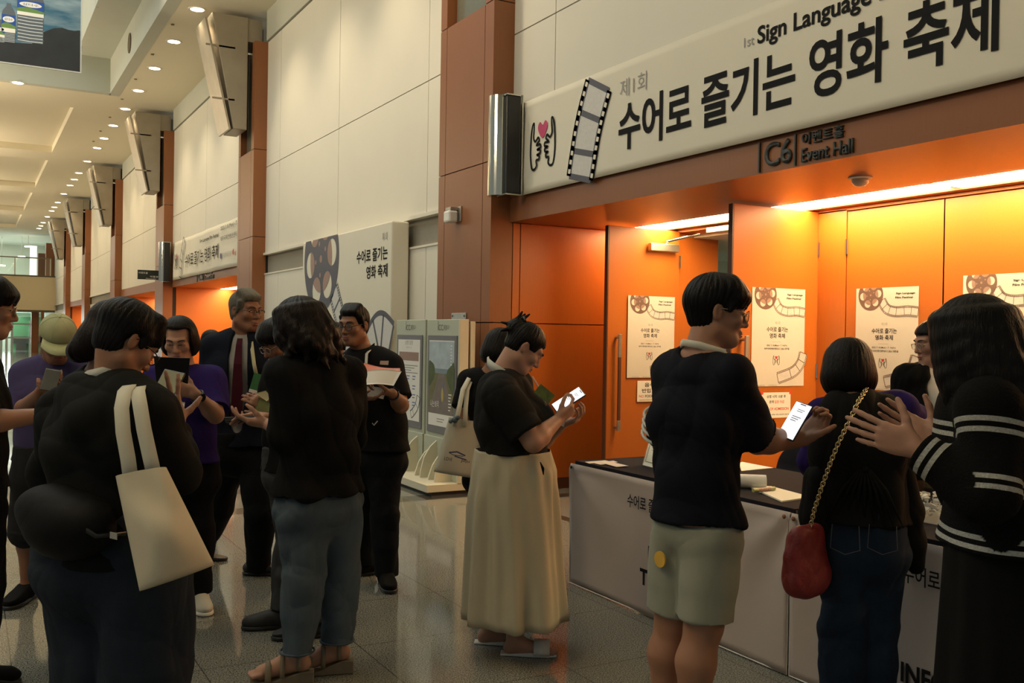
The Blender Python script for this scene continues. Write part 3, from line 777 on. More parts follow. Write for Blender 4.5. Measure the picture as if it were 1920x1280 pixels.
BX = 4.455
def banner(root, U0, V0, uvf, right_u):
    """prints on the long festival banner; uvf maps target-style pixel pairs to local coordinates"""
    pass

# -------- the near banner over the alcove
u0, v0 = uv_x(974, 367, BX); uR, vR = uv_x(1920, 138, BX); _, v1 = uv_x(975, 195, BX)
BW, BH = 7.35, v1 - v0
t = thing('festival_banner', 'long cream banner with black Korean title hung over the bright doorway alcove', 'banner', mat4=frame4((BX, -u0, v0), WALLU, WALLV, WALLN))
cloth_sheet('cloth', BW, BH, BANNERM, t, 0.0025, 3, 110, 14, corners=((0, BH, 0.006), (0, 0, 0.006)))
L = lambda px, py: (uv_x(px, py, BX)[0] - u0, uv_x(px, py, BX)[1] - v0)
def print_on(root, nm, me, m, z=0.0055): return child_flat(nm, me, m, root, z)
a = L(1160, 285); b2 = L(1873, 92); top = L(1540, 80)[1]; bot = L(1540, 180)[1]
print_on(t, 'title_lettering', text2d('수어로 즐기는 영화 축제', a[0], bot - 0.01, b2[0] - a[0], top - bot + 0.05, bold=0.022), INK)
a = L(1163, 185); b2 = L(1213, 172)
print_on(t, 'edition_lettering', text2d('제1회', a[0], a[1], b2[0] - a[0], None, bold=-0.006), GREYINK)
a = L(1396, 90); b2 = L(1415, 72)
print_on(t, 'ordinal_lettering', text2d('1st', a[0], a[1], b2[0] - a[0], None), GREYINK)
a = L(1421, 88)
print_on(t, 'english_title_lettering', text2d('Sign Language Film Festival', a[0], a[1] - 0.02, (L(1628, 28)[0] - a[0]) * 27 / 13.6, 0.15, bold=0.02), INK)
c = L(1018, 270); hm, heart = hands_print(c[0], c[1] - 0.03, 0.36, 0.022)
print_on(t, 'hands_emblem', hm, INK); print_on(t, 'heart_print', heart, PINKHEART)
p0, p1 = L(1084, 348), L(1090, 300); q = [L(1087, 346), L(1095, 290), L(1107, 235), L(1122, 170), L(1136, 138)]
fm, pale, hol = film_print([L(1088, 334), L(1093, 300), L(1101, 250), L(1111, 205), L(1123, 160)], 0.42, 3, 0.05, dots=False, holes=True)
print_on(t, 'film_frame_print', pale, LAVENDER, 0.0045); print_on(t, 'film_strip_print', fm, SLATE, 0.006); print_on(t, 'sprocket_print', hol, BANNERM, 0.0068)
a = L(1980, -40)
print_on(t, 'date_lettering', text2d('2023.7.10.(Mon)', 5.75, BH * 0.62, 1.3, None, bold=0.01), INK)
# chrome pole end that carries the banner
def banner_pole(lab, y, z0, z1):
    t = thing('banner_bracket', lab, 'bracket', (CX, y, z0), 'chrome banner brackets')
    m = MB(); m.box((CX - 0.02, y - 0.16, z0), (CX + 0.125, y - 0.0, z1)); m.build('case', BLACKPL, t, bevel=0.01)
    m = MB(); m.cyl((CX - 0.02, y + 0.0, z0 - 0.01), (CX - 0.02, y + 0.0, z1 + 0.01), 0.10, n=28); m.build('roller', CHROME, t, smooth=False)
    m = MB(); m.box((CX - 0.03, y - 0.165, z1), (CX + 0.14, y, z1 + 0.012)); m.box((CX - 0.03, y - 0.165, z0 - 0.012), (CX + 0.14, y, z0)); m.box((CX + 0.125, y - 0.175, z0 - 0.012), (CX + 0.14, y - 0.16, z1 + 0.012)); m.build('rim', CHROME, t)
banner_pole('tall chrome banner bracket on the column at the left end of the big banner', 7.93, 2.80, 3.70)
banner_pole('chrome banner bracket at the left end of the distant banner', 25.72, 2.72, 3.70)
# -------- the distant banner
X2 = 4.46
y2 = at_x(325, 527, X2)
t = thing('festival_banner', 'distant cream banner over the second doorway alcove, between two columns', 'banner', mat4=frame4((X2, y2[1], 2.74), WALLU, WALLV, WALLN))
cloth_sheet('cloth', 7.1, 0.93, BANNERM, t, 0.02, 9, 60, 10)
L = lambda px, py: (-(at_x(px, py, X2)[1]) + y2[1], at_x(px, py, X2)[2] - 2.74)
a, b2 = L(349, 500), L(412, 470)
print_on(t, 'title_lettering', text2d('수어로 즐기는 영화 축제', a[0], 0.24, b2[0] - a[0], 0.30, bold=0.006), INK, 0.03)
a, b2 = L(377, 460), L(412, 446); print_on(t, 'english_title_lettering', text2d('Sign Language Film Festival', a[0], 0.66, b2[0] - a[0], 0.10, bold=0.015), INK, 0.03)
a = L(416, 444); print_on(t, 'date_lettering', join2d([text2d('2023.7.10.(Mon) - 7.14.(Fri)', a[0], 0.76, 1.9, 0.10), text2d('제주국제컨벤션센터 영주홀', a[0], 0.56, 1.9, 0.10)]), INK, 0.03)
a = L(419, 480); print_on(t, 'sponsor_lettering', text2d('문화체육관광부', a[0], 0.22, 0.9, 0.10), GREYINK, 0.03)
print_on(t, 'sponsor_emblem', poly2d([circ(a[0] - 0.12, 0.27, 0.06)]), mat('navy_emblem', (0.02, 0.03, 0.15), 0.5), 0.03)
a = L(438, 470); print_on(t, 'sponsor_symbol', poly2d([circ(a[0] + 0.1, 0.28, 0.06)]), REDINK, 0.03)
a = L(332, 495); hm, heart = hands_print(a[0], 0.42, 0.30, 0.025); print_on(t, 'hands_emblem', hm, INK, 0.03); print_on(t, 'heart_print', heart, PINKHEART, 0.03)
fm, pale = film_print([(L(340, 520)[0], 0.03), (L(340, 520)[0] + 0.06, 0.3), (L(343, 500)[0], 0.55), (L(346, 500)[0] + 0.1, 0.88)], 0.30, 4, 0.03, dots=False); print_on(t, 'film_strip_print', fm, SLATE, 0.03)
# -------- hall number lettering on the lintels
LETT = mat('dark_metal_letters', (0.03, 0.036, 0.034), 0.45)
def hall_sign(lab, y, num, kor, eng, s=1.0):
    t = thing('hall_sign', lab, 'sign', mat4=frame4((WX - 0.021, y, 2.60), WALLU, WALLV, WALLN))
    a = MB(); 
    for nm, me in (('number_lettering', text2d(num, 0.05 * s, 0.015, 0.235 * s, 0.155, bold=0.015)), ('korean_lettering', text2d(kor, 0.37 * s, 0.105, 0.33 * s, 0.075, bold=0.012)), ('english_lettering', text2d(eng, 0.37 * s, 0.0, 0.40 * s, 0.085, bold=0.008)),
                   ('bar', ribbon2d([(0.0, -0.01), (0.0, 0.185)], 0.012)), ('bar', ribbon2d([(0.315 * s, -0.01), (0.315 * s, 0.185)], 0.012))):
        o = child_flat(nm, me, LETT, t, 0.004); md = o.modifiers.new('depth', 'SOLIDIFY'); md.thickness = 0.02; md.offset = 0
y = at_x(1430, 300, WX)[1]
hall_sign('dark raised lettering C6 Event Hall on the near lintel', y, 'C6', '이벤트홀', 'Event Hall')
hall_sign('small dark raised hall lettering on the distant lintel under the far banner', at_x(372, 530, WX)[1], 'C5', '이벤트홀', 'Event Hall', 2.2)

# -------- door posters
PW, PH = 0.575, 0.785
def poster_at(mat4, lab):
    global poster0
    if poster0 is not None: return dup(poster0, mat4, lab)
    t = thing('festival_poster', lab, 'poster', mat4=mat4, group='festival posters on the hall doors'); poster0 = t
    m = MB(); m.box((0, 0, 0), (PW, PH, 0.002)); o = m.build('sheet', PAPER); o.parent = t
    W, H = PW, PH; z = 0.003
    q = lambda x, y: ((x - 430) / 393 * W, H - (y - 72) / 618 * H)
    wheel, tint = reel_print(0.245 * W, H - 0.055, 0.205 * W, H)
    child_flat('film_reel_print', wheel, BROWNP, t, z); child_flat('film_reel_tint', tint, TAUPE, t, z + 0.0004)
    fm, pale = film_print([q(598, 150), q(632, 200), q(690, 218), q(760, 214), q(822, 222)], 0.078, 6, 0.004)
    f2, p2 = film_print([q(816, 480), q(795, 545), q(740, 600), q(625, 640)], 0.095, 4, 0.006)
    for me_ in (fm, f2): child_flat('film_strip_print', me_, BROWNP, t, z + 0.0004)
    for me_ in (pale, p2): child_flat('film_frame_print', me_, LAVENDER, t, z - 0.0003)
    a = q(617, 300); e1 = text2d('제1회', a[0], a[1], 0.055, None, 'C')
    e2 = ribbon2d([q(580, 411), q(645, 411)], 0.002)
    child_flat('small_grey_print', join2d([e1, e2, text2d('제주특별자치도', q(560, 690)[0], q(560, 690)[1], 0.09, None), text2d('문화체육관광부', q(470, 690)[0], q(470, 690)[1], 0.09, None)]), GREYINK, t, z)
    a = q(617, 348); b = q(617, 388)
    child_flat('title_lettering', join2d([text2d('수어로 즐기는', a[0], a[1], 0.232, 0.04, 'C', 0.012), text2d('영화 축제', b[0], b[1], 0.165, 0.04, 'C', 0.012)]), INK, t, z)
    a = q(615, 441); b = q(615, 462)
    child_flat('date_lettering', join2d([text2d('2023. 7. 10.(Mon) ~ 7. 14.(Fri)', a[0], a[1], 0.22, None, 'C', 0.008), text2d('제주국제컨벤션센터(ICC JEJU) 영주홀', b[0], b[1], 0.272, None, 'C', 0.008)]), INK, t, z)
    a = q(803, 118); b = q(803, 140)
    child_flat('english_title_lettering', join2d([text2d('Sign Language', a[0], a[1], 0.17, 0.018, 'R', 0.02), text2d('Film Festival', b[0] - 0.02, b[1], 0.155, 0.016, 'R', 0.02)]), INK, t, z)
    a = q(612, 527); hm, heart = hands_print(a[0], a[1] - 0.005, 0.062, 0.0035)
    child_flat('hands_emblem', hm, INK, t, z); child_flat('heart_print', heart, REDINK, t, z + 0.0003)
    return t
poster0 = None
def wall_origin(px, py, X): p = at_x(px, py, X); return p
X3 = 6.098
p = at_x(1602.5, 728, X3); poster_at(frame4((X3, p[1], p[2]), WALLU, WALLV, WALLN), 'festival poster on the closed door, between the bob-haired woman and the long-haired woman')
p = at_x(1802.5, 726, X3); poster_at(frame4((X3, p[1], p[2]), WALLU, WALLV, WALLN), 'festival poster at the right edge, mostly behind the long-haired woman')
p = at_y(1407, 724.5, 5.738); poster_at(frame4((p[0], 5.737, p[2]), LEAFU, LEAFV, LEAFN), 'festival poster on the open door in front of the young man in glasses')
p = at_y(1174.5, 708, 7.505); poster_at(frame4((p[0], 7.50, p[2]), (1, 0.03, 0), LEAFV, (0.03, -1, 0)), 'festival poster on the farther open door, behind the young man')
# notices under the posters
p = at_y(1427, 784, 5.738); q = at_y(1482, 736, 5.738); NW, NH = q[0] - p[0], q[2] - p[2] + 0.005
t = thing('notice', 'small notice reading END OF ADMISSION taped below the poster with red tape', 'notice', mat4=frame4((p[0], 5.737, p[2]), LEAFU, LEAFV, LEAFN))
m = MB(); m.box((0, 0, 0), (NW, NH, 0.0015)); o = m.build('sheet', WHITEP); o.parent = t
REDL = mat('red_notice_ink', (0.62, 0.07, 0.03), 0.5)
child_flat('black_lettering', join2d([text2d('상영 시작 15분 후', NW * 0.5, NH * 0.78, NW * 0.66, NH * 0.12, 'C', 0.02), text2d('관객', NW * 0.26, NH * 0.57, NW * 0.15, NH * 0.12, 'L', 0.02), text2d('15 minutes after the movie starts', NW * 0.5, NH * 0.11, NW * 0.9, NH * 0.055, 'C', 0.01)]), INK, t, 0.002)
child_flat('red_lettering', join2d([text2d('입장 마감', NW * 0.44, NH * 0.57, NW * 0.34, NH * 0.12, 'L', 0.02), text2d('END OF ADMISSION', NW * 0.5, NH * 0.3, NW * 0.88, NH * 0.11, 'C', 0.02)]), REDL, t, 0.002)
TAPE = mat('red_tape', (0.75, 0.06, 0.03), 0.4)
for sx in (0.0, NW):
    m = MB(); s = 1 if sx else -1; m.obox((sx, NH, 0.002), (0.7, -0.7 * s, 0), (0.7 * s, 0.7, 0), (0, 0, 1), 0.018, 0.036, 0.002); o = m.build('tape', TAPE); o.parent = t
p = at_y(1194, 753, 7.505); q = at_y(1250, 713, 7.505); NW, NH = q[0] - p[0], q[2] - p[2]
t = thing('notice', 'small no food notice on the farther open door, half hidden by the young man', 'notice', mat4=frame4((p[0], 7.502, p[2]), (1, 0.03, 0), LEAFV, (0.03, -1, 0)))
m = MB(); m.box((0, 0, 0), (NW, NH, 0.0015)); o = m.build('sheet', WHITEP); o.parent = t
child_flat('black_lettering', join2d([text2d('음식물', NW * 0.5, NH * 0.7, NW * 0.5, NH * 0.2, 'C', 0.02), text2d('반입 금지', NW * 0.16, NH * 0.42, NW * 0.68, NH * 0.2, 'L', 0.02), text2d('FOOD', NW * 0.27, NH * 0.2, NW * 0.3, NH * 0.12, 'L', 0.02)]), INK, t, 0.002)
child_flat('red_lettering', text2d('NO', NW * 0.06, NH * 0.2, NW * 0.16, NH * 0.12, 'L', 0.02), REDL, t, 0.002)
child_flat('yellow_bar', poly2d([[(NW * 0.08, NH * 0.06), (NW * 0.9, NH * 0.06), (NW * 0.9, NH * 0.1), (NW * 0.08, NH * 0.1)]]), mat('yellow_print', (0.7, 0.45, 0.1), 0.5), t, 0.002)

# -------- box-shaped festival backdrop standing at the white wall
XB = 4.27
yl, yr = at_x(568, 455, XB)[1], at_x(735, 413, XB)[1]; zt = at_x(735, 413, XB)[2]
t = thing('photo_backdrop', 'big box backdrop with film reel print standing against the white wall', 'backdrop', mat4=frame4((XB, yl, 0), WALLU, WALLV, WALLN))
BWd = yl - yr
m = MB(); m.box((0, 0.0, -0.22), (BWd, zt, 0)); o = m.build('panel', BANNERM, bevel=0.02); o.parent = t
L = lambda px, py: (yl - at_x(px, py, XB)[1], at_x(px, py, XB)[2])
c = L(602, 505); r = (L(635.5, 505)[0] - L(571, 505)[0]) / 2; c = ((L(635.5, 505)[0] + L(571, 505)[0]) / 2, L(600, 587)[1] + r)
wheel, tint = reel_print(c[0], c[1], r, zt - 0.004, 0.0)
child_flat('film_reel_print', wheel, SLATE, t, 0.003); child_flat('film_reel_tint', tint, TAUPE, t, 0.0035)
fm, pale = film_print([L(626, 545), L(634, 580), L(646, 625), L(660, 655), L(675, 668)], 0.36, 5, 0.035)
f2, p2 = film_print([L(690, 660), L(705, 628), L(717, 622), L(733, 640)], 0.5, 3, 0.045, dots=False)
for me_ in (fm, f2): child_flat('film_strip_print', me_, SLATE, t, 0.0035)
for me_ in (pale, p2): child_flat('film_frame_print', me_, LAVENDER, t, 0.003)
a, b = L(669, 492), L(727, 480); a2, b2 = L(687, 520), L(727, 512)
child_flat('title_lettering', join2d([text2d('수어로 즐기는', a[0], L(700, 490)[1], b[0] - a[0], L(700, 465)[1] - L(700, 490)[1], bold=0.02), text2d('영화 축제', a2[0], L(707, 521)[1], b2[0] - a2[0], L(707, 496)[1] - L(707, 521)[1], bold=0.02)]), INK, t, 0.003)
a, b = L(717, 452), L(727, 450); child_flat('edition_lettering', text2d('제1회', a[0], a[1], b[0] - a[0], 0.1), GREYINK, t, 0.003)

# -------- sign things on the wall
m = MB(); p = at_y(258, 523, 26.3); q = at_y(291, 507, 26.3)
t = thing('direction_sign', 'small dark green direction sign sticking out from the third column', 'sign', (p[0], 26.3, p[2]))
m.box((p[0], 26.28, p[2]), (4.3, 26.34, q[2])); m.build('board', mat('dark_green_sign', (0.012, 0.02, 0.015), 0.4), t)
sg = child_flat('white_lettering', join2d([text2d('이벤트홀', 0.02, 0.14, 0.22, 0.05), text2d('박물관', 0.3, 0.05, 0.2, 0.05), text2d('Museum', 0.2, 0.01, 0.24, 0.025)]), WHITEP, t, 0)
sg.matrix_local = Matrix.Translation((0, -0.022, 0)) @ Matrix.Rotation(PI / 2, 4, 'X')
XP = CX - 0.012
p, q = at_x(845, 670, XP), at_x(873, 586, XP)
t = thing('wall_plate', 'pale metal plate screwed to the near column above the poster stand', 'plate', (XP, p[1], p[2]))
m = MB(); m.box((XP, q[1], p[2] + 0.02), (CX - 0.0005, p[1], q[2])); m.build('plate', mat('pale_metal_plate', (0.55, 0.55, 0.5), 0.4, 0.5), t, bevel=0.004)
for yy in (p[1] - 0.03, q[1] + 0.03):
    for zz in (p[2] + 0.05, q[2] - 0.03): m = MB(); m.lathe((XP - 0.006, yy, zz), [(0.006, 0.006), (0.012, 0.004), (0.008, 0.0), (0, 0)], 10, (1, 0, 0)); m.build('screw', mat('dark_screw', (0.1, 0.1, 0.1), 0.4, 0.8), t)
p = at_x(858, 405, CX)
t = thing('wall_sensor', 'small white sensor box on the near column, high above the poster stand', 'sensor', p)
m = MB(); m.box((CX - 0.015, p[1] - 0.10, p[2] - 0.06), (CX, p[1] + 0.03, p[2] + 0.09)); m.build('back_plate', STEEL, t, bevel=0.004)
m = MB(); m.box((CX - 0.12, p[1] - 0.05, p[2] - 0.07), (CX - 0.015, p[1] + 0.09, p[2] + 0.05)); m.build('housing', WHITEP, t, bevel=0.02)
m = MB(); m.box((CX - 0.10, p[1] - 0.04, p[2] + 0.05), (CX - 0.015, p[1] + 0.08, p[2] + 0.085)); m.build('hood', STEEL, t, bevel=0.006)
p = at_z(1613, 332, SOF)
t = thing('motion_sensor', 'white dome motion sensor on the orange alcove ceiling', 'sensor', (p[0], p[1], SOF))
m = MB(); m.lathe((p[0], p[1], SOF), [(0.0, 0.0), (0.075, 0.0), (0.078, -0.008), (0.06, -0.014), (0, -0.014)], 24); m.build('base', WHITEP, t, smooth=False)
m = MB(); m.lathe((p[0], p[1], SOF - 0.012), [(0.055, 0.0), (0.052, -0.025), (0.035, -0.045), (0.012, -0.052), (0, -0.052)], 24); m.build('dome', mat('sensor_dome', (0.6, 0.52, 0.45), 0.3), t, smooth=True)

# -------- hanging advertising poster with water bottles below the skylight
YH = 17.0
pr = at_y(150, 135, YH)
t = thing('hanging_poster', 'large hanging advertising poster with water bottles and a blue sky', 'poster', mat4=frame4((pr[0], YH, pr[2]), LEAFU, LEAFV, LEAFN))
HW, HH = 4.2, 3.0
sk = NT('sky_photo_print'); tc = sk.n('ShaderNodeTexCoord').outputs['Object']; nz = sk.n('ShaderNodeTexNoise'); nz.inputs['Scale'].default_value = 1.6; nz.inputs['Detail'].default_value = 6
mp = sk.n('ShaderNodeMapping'); mp.inputs['Scale'].default_value = (0.6, 2.2, 1); sk.l(tc, mp.inputs[0]); sk.l(mp.outputs[0], nz.inputs['Vector'])
cr = sk.n('ShaderNodeValToRGB'); sk.l(nz.outputs['Fac'], cr.inputs[0]); cr.color_ramp.elements[0].position = 0.4; cr.color_ramp.elements[0].color = (0.03, 0.12, 0.2, 1); cr.color_ramp.elements[1].position = 0.75; cr.color_ramp.elements[1].color = (0.42, 0.52, 0.55, 1)
sk.l(cr.outputs[0], sk.b.inputs['Base Color']); sk.b.inputs['Roughness'].default_value = 0.5
m = MB(); m.box((-HW, 0, -0.02), (0, HH, 0)); o = m.build('sheet', sk.m); o.parent = t
m = MB(); m.box((-HW, -0.02, -0.025), (0, 0, 0.004)); m.box((0, -0.02, -0.025), (0.02, HH, 0.004)); o = m.build('edge_frame', mat('pale_frame', (0.55, 0.55, 0.52), 0.5)); o.parent = t
L = lambda px, py: (at_y(px, py, YH)[0] - pr[0], at_y(px, py, YH)[2] - pr[2])
ridge = [L(0, 78), L(60, 82), L(82, 60), L(100, 53), L(116, 52), L(128, 56), L(140, 58), L(150, 57)]
child_flat('mountain_print', poly2d([[(-HW, 0.0), (0, 0.0)] + [(min(x, 0), y) for x, y in ridge[::-1]] + [(-HW, ridge[0][1])]]), mat('dark_rock_print', (0.018, 0.02, 0.022), 0.5, var=0.6, scale=4), t, 0.002)
def bottle_print(cx, lab_top, lab_bot, base, wpx):
    w = L(cx + wpx / 2, 40)[0] - L(cx - wpx / 2, 40)[0]; x = L(cx, 40)[0]
    lt, lb, bs = L(cx, lab_top)[1], L(cx, lab_bot)[1], L(cx, base)[1]
    body = []; n = 9
    for i in range(n + 1):
        y = bs + (lb - bs) * i / n; body.append((x + w * (0.48 + 0.02 * (i % 2)), y))
    right = [(x + w * 0.46, bs)] + body + [(x + w * 0.5, lt), (x + w * 0.42, lt + w * 0.35), (x + w * 0.16, lt + w * 0.7), (x + w * 0.16, lt + w * 0.95)]
    out = right + [(2 * x - a, b) for a, b in right[::-1]]
    ribs = [ribbon2d([(x - w * 0.47, bs + (lb - bs) * (i + 0.4) / n), (x, bs + (lb - bs) * (i + 0.28) / n), (x + w * 0.47, bs + (lb - bs) * (i + 0.4) / n)], (lb - bs) * 0.03) for i in range(n)]
    label = [(x - w * 0.5, lb), (x + w * 0.5, lb), (x + w * 0.5, lt), (x - w * 0.5, lt)]
    hill = smooth2d([(x - w * 0.5, lb), (x - w * 0.5, lb + (lt - lb) * 0.25), (x - w * 0.1, lb + (lt - lb) * 0.4), (x + w * 0.5, lb + (lt - lb) * 0.18), (x + w * 0.5, lb)], 4)
    white = [(x - w * 0.5, lb - (lt - lb) * 0.3), (x + w * 0.5, lb - (lt - lb) * 0.3), (x + w * 0.5, lb), (x - w * 0.5, lb)]
    ell = circ(x, lb + (lt - lb) * 0.66, w * 0.42, (lt - lb) * 0.22)
    cap = [(x - w * 0.17, lt + w * 0.95), (x + w * 0.17, lt + w * 0.95), (x + w * 0.17, lt + w * 1.2), (x - w * 0.17, lt + w * 1.2)]
    return out, ribs, label, hill, white, ell, cap, text2d('삼다수', x, lb + (lt - lb) * 0.56, w * 0.6, (lt - lb) * 0.2, 'C')
parts = [bottle_print(57, 2, 24, 80, 50), bottle_print(16, 28, 53, 79, 26), bottle_print(1, 50, 65, 79, 16)]
child_flat('bottle_print', join2d([poly2d([p[0]]) for p in parts]), mat('clear_bottle_print', (0.10, 0.12, 0.14), 0.4), t, 0.004)
child_flat('bottle_ribs_print', join2d([r for p in parts for r in p[1]]), mat('bottle_highlight_print', (0.55, 0.6, 0.62), 0.4), t, 0.006)
child_flat('label_print', join2d([poly2d([p[2]]) for p in parts]), mat('blue_label_print', (0.015, 0.07, 0.33), 0.4), t, 0.007)
child_flat('label_hill_print', join2d([poly2d([[tuple(k) for k in p[3]]]) for p in parts]), mat('green_label_print', (0.13, 0.25, 0.06), 0.4), t, 0.008)
child_flat('label_white_print', join2d([poly2d([p[4]]) for p in parts] + [poly2d([p[5]]) for p in parts]), WHITEP, t, 0.008)
child_flat('label_lettering', join2d([p[7] for p in parts]), mat('blue_label_ink', (0.02, 0.08, 0.3), 0.4), t, 0.010)
m = MB(); m.tube([(pr[0] - 0.3, YH, pr[2] + HH), (pr[0] - 0.3, YH, 10.9)], 0.006, 6); m.build('hanging_wire', STEEL, t)

# ================================================================== POSTER STAND
GREENPL = mat('pale_green_laminate', (0.48, 0.51, 0.40), 0.45, var=0.03)
CREAMB = mat('cream_laminate', (0.66, 0.62, 0.48), 0.45, var=0.03)
XS = 4.05; ys = at_x(862, 700, XS)[1]; ye = at_x(742, 700, XS)[1]; SH = at_x(862, 598, XS)[2]
t = thing('poster_stand', 'pale green double poster stand with brochure fins beside the near column', 'stand', mat4=frame4((XS, ye, 0), WALLU, WALLV, WALLN))
SWd = ye - ys
def pst(name, mb, m, par=None, bevel=0.0, smooth=False):
    o = mb.build(name, m, None, smooth, bevel); o.parent = par or t; return o
m = MB(); m.box((-0.12, 0.03, -0.14), (SWd + 0.02, 0.10, 0.33)); m.box((-0.9, 0.03, -0.14), (-0.12, 0.10, 0.25)); pst('base', m, CREAMB, bevel=0.004)
m = MB(); m.box((-0.8, 0.0, -0.12), (SWd, 0.03, 0.27)); pst('plinth', m, BLACKPL)
L = lambda px, py: (ye - at_x(px, py, XS)[1], at_x(px, py, XS)[2])
mid = SWd * 0.5
for k, (a, b) in enumerate(((0.0, mid - 0.02), (mid + 0.02, SWd))):
    m = MB(); m.box((a, 0.10, -0.06), (b, SH, 0.0)); pst('panel', m, GREENPL, bevel=0.006)
    m = MB(); m.box((a + 0.05, 0.53, 0.0), (b - 0.05, 1.49, 0.012)); fr = pst('frame', m, mat('grey_poster_frame', (0.17, 0.17, 0.18), 0.4), bevel=0.003)
    x0, x1, y0, y1 = a + 0.095, b - 0.095, 0.60, 1.44
    pm = [WHITEP, WHITEP][k]
    m = MB(); m.box((x0, y0, 0.012), (x1, y1, 0.014)); po = pst('poster_sheet', m, pm)
    if k == 0:
        w = x1 - x0
        child_flat('poster_band_print', poly2d([[(x0 + 0.03, 1.22), (x1 - 0.03, 1.22), (x1 - 0.03, 1.31), (x0 + 0.03, 1.31)]]), TAUPE, po, 0.0145)
        child_flat('poster_text_print', join2d([text2d('상영 일정', (x0 + x1) / 2, 1.385, 0.2, None, 'C'), text2d('2023.7.10 - 7.14', (x0 + x1) / 2, 1.35, 0.14, None, 'C'), scribble(x0 + 0.05, 1.17, w - 0.1, 0.025, 4), scribble(x0 + 0.05, 0.70, w * 0.3, 0.02, 3)]), GREYINK, po, 0.0145)
        child_flat('poster_blue_print', join2d([scribble(x0 + w * fx, yy, w * 0.14, 0.03, 2) for fx in (0.42, 0.68) for yy in (1.06, 0.96, 0.87, 0.79)][:8]), mat('blue_print', (0.12, 0.14, 0.35), 0.5), po, 0.0145)
        fm, pale = film_print([(x1 - 0.02, 0.86), (x1 - 0.06, 0.76), (x1 - 0.15, 0.69), (x1 - 0.21, 0.66)], 0.09, 3, 0.006, dots=False)
        child_flat('film_strip_print', fm, SLATE, po, 0.0145)
    else:
        w = x1 - x0
        yb = y0 + 0.12
        Q = lambda fx, fy: (x0 + w * fx, yb + (y1 - 0.01 - yb) * fy)
        child_flat('sky_print', poly2d([[Q(0, 0.62), Q(1, 0.62), Q(1, 1), Q(0, 1)]]), mat('cloudy_sky_print', (0.42, 0.50, 0.55), 0.5, var=0.45, scale=6), po, 0.0143)
        child_flat('sea_print', poly2d([[Q(0, 0.55), Q(1, 0.55), Q(1, 0.625), Q(0, 0.625)]]), mat('hazy_sea_print', (0.20, 0.27, 0.31), 0.5, var=0.2, scale=8), po, 0.0145)
        child_flat('road_print', poly2d([[Q(0, 0), Q(1, 0), Q(0.62, 0.56), Q(0.42, 0.56)]]), mat('road_print', (0.19, 0.155, 0.14), 0.5, var=0.25, scale=14), po, 0.0147)
        child_flat('field_print', join2d([poly2d([[Q(0, 0.0), Q(0.42, 0.56), Q(0, 0.57)]]), poly2d([[Q(1, 0), Q(1, 0.57), Q(0.62, 0.56)]])]), mat('dry_grass_print', (0.16, 0.15, 0.06), 0.5, var=0.4, scale=10), po, 0.0147)
        child_flat('tree_print', join2d([poly2d([[tuple(k) for k in smooth2d([Q(0, 0.38), Q(0.12, 0.42), Q(0.24, 0.52), Q(0.22, 0.66), Q(0.08, 0.72), Q(0, 0.7)], 4, True)]]), poly2d([[tuple(k) for k in smooth2d([Q(1, 0.3), Q(0.86, 0.36), Q(0.72, 0.5), Q(0.74, 0.6), Q(0.88, 0.67), Q(1, 0.7)], 4, True)]])]), mat('foliage_print', (0.075, 0.10, 0.03), 0.5, var=0.5, scale=12), po, 0.0149)
        child_flat('figure_print', poly2d([circ(*Q(0.56, 0.27), w * 0.04, 0.07)]), mat('yellow_coat_print', (0.5, 0.38, 0.1), 0.5), po, 0.0151)
        child_flat('figure_blue_print', poly2d([circ(*Q(0.60, 0.38), w * 0.025, 0.04)]), mat('blue_coat_print', (0.08, 0.14, 0.35), 0.5), po, 0.0151)
        child_flat('title_lettering', join2d([text2d('나는보리', x0 + w * 0.08, yb + 0.06, w * 0.34, 0.07), scribble(x0 + w * 0.8, yb + 0.2, w * 0.12, 0.03, 6), scribble(x0 + w * 0.86, y1 - 0.05, w * 0.06, 0.03, 7)]), WHITEP, po, 0.0151)
        child_flat('caption_print', scribble(x0 + w * 0.35, y0 + 0.07, w * 0.3, 0.025, 2), GREYINK, po, 0.0146)
    child_flat('header_lettering', join2d([text2d('ICC', (a + b) / 2 - 0.115, 1.54, 0.115, 0.055, 'L'), text2d('JEJU', (a + b) / 2 + 0.01, 1.54, 0.12, 0.05, 'L', -0.01), ribbon2d([((a + b) / 2 - 0.112, 1.54), ((a + b) / 2 - 0.112, 1.63)], 0.007)]), mat('dark_grey_letters', (0.06, 0.065, 0.06), 0.5), t, 0.002)
    for fx in (0.2, 0.4, 0.62, 0.84):                                     # curved brochure fins
        x = a + (b - a) * fx; m = MB(); prof = [(0.19, 0.10), (0.185, 0.16), (0.15, 0.30), (0.085, 0.40), (0.02, 0.455), (0.0, 0.455), (0.0, 0.10)]
        if fx in (0.2, 0.62): prof = [(0.18, 0.10), (0.172, 0.14), (0.135, 0.24), (0.08, 0.32), (0.01, 0.375), (0, 0.375), (0, 0.1)]
        vs = [(x - 0.011, y, z) for z, y in prof] + [(x + 0.011, y, z) for z, y in prof]; n = len(prof)
        m.add(vs, [tuple(range(n)), tuple(range(2 * n - 1, n - 1, -1))] + [(i, (i + 1) % n, n + (i + 1) % n, n + i) for i in range(n)])
        pst('fin', m, CREAMB)
    m = MB(); m.box((a, 0.10, 0.0), (b, 0.49, 0.015)); pst('lower_panel', m, GREENPL, bevel=0.004)
m = MB(); m.box((SWd, 0.1, -0.075), (SWd + 0.03, SH, 0.02)); m.box((SWd, 0.1, -0.15), (SWd + 0.02, SH - 0.02, -0.10)); pst('side_post', m, CREAMB, bevel=0.004)
# ================================================================== PEOPLE: smooth bodies from blended distance fields
def nrm(v): v = np.array(v, float); return v / (np.linalg.norm(v) + 1e-12)

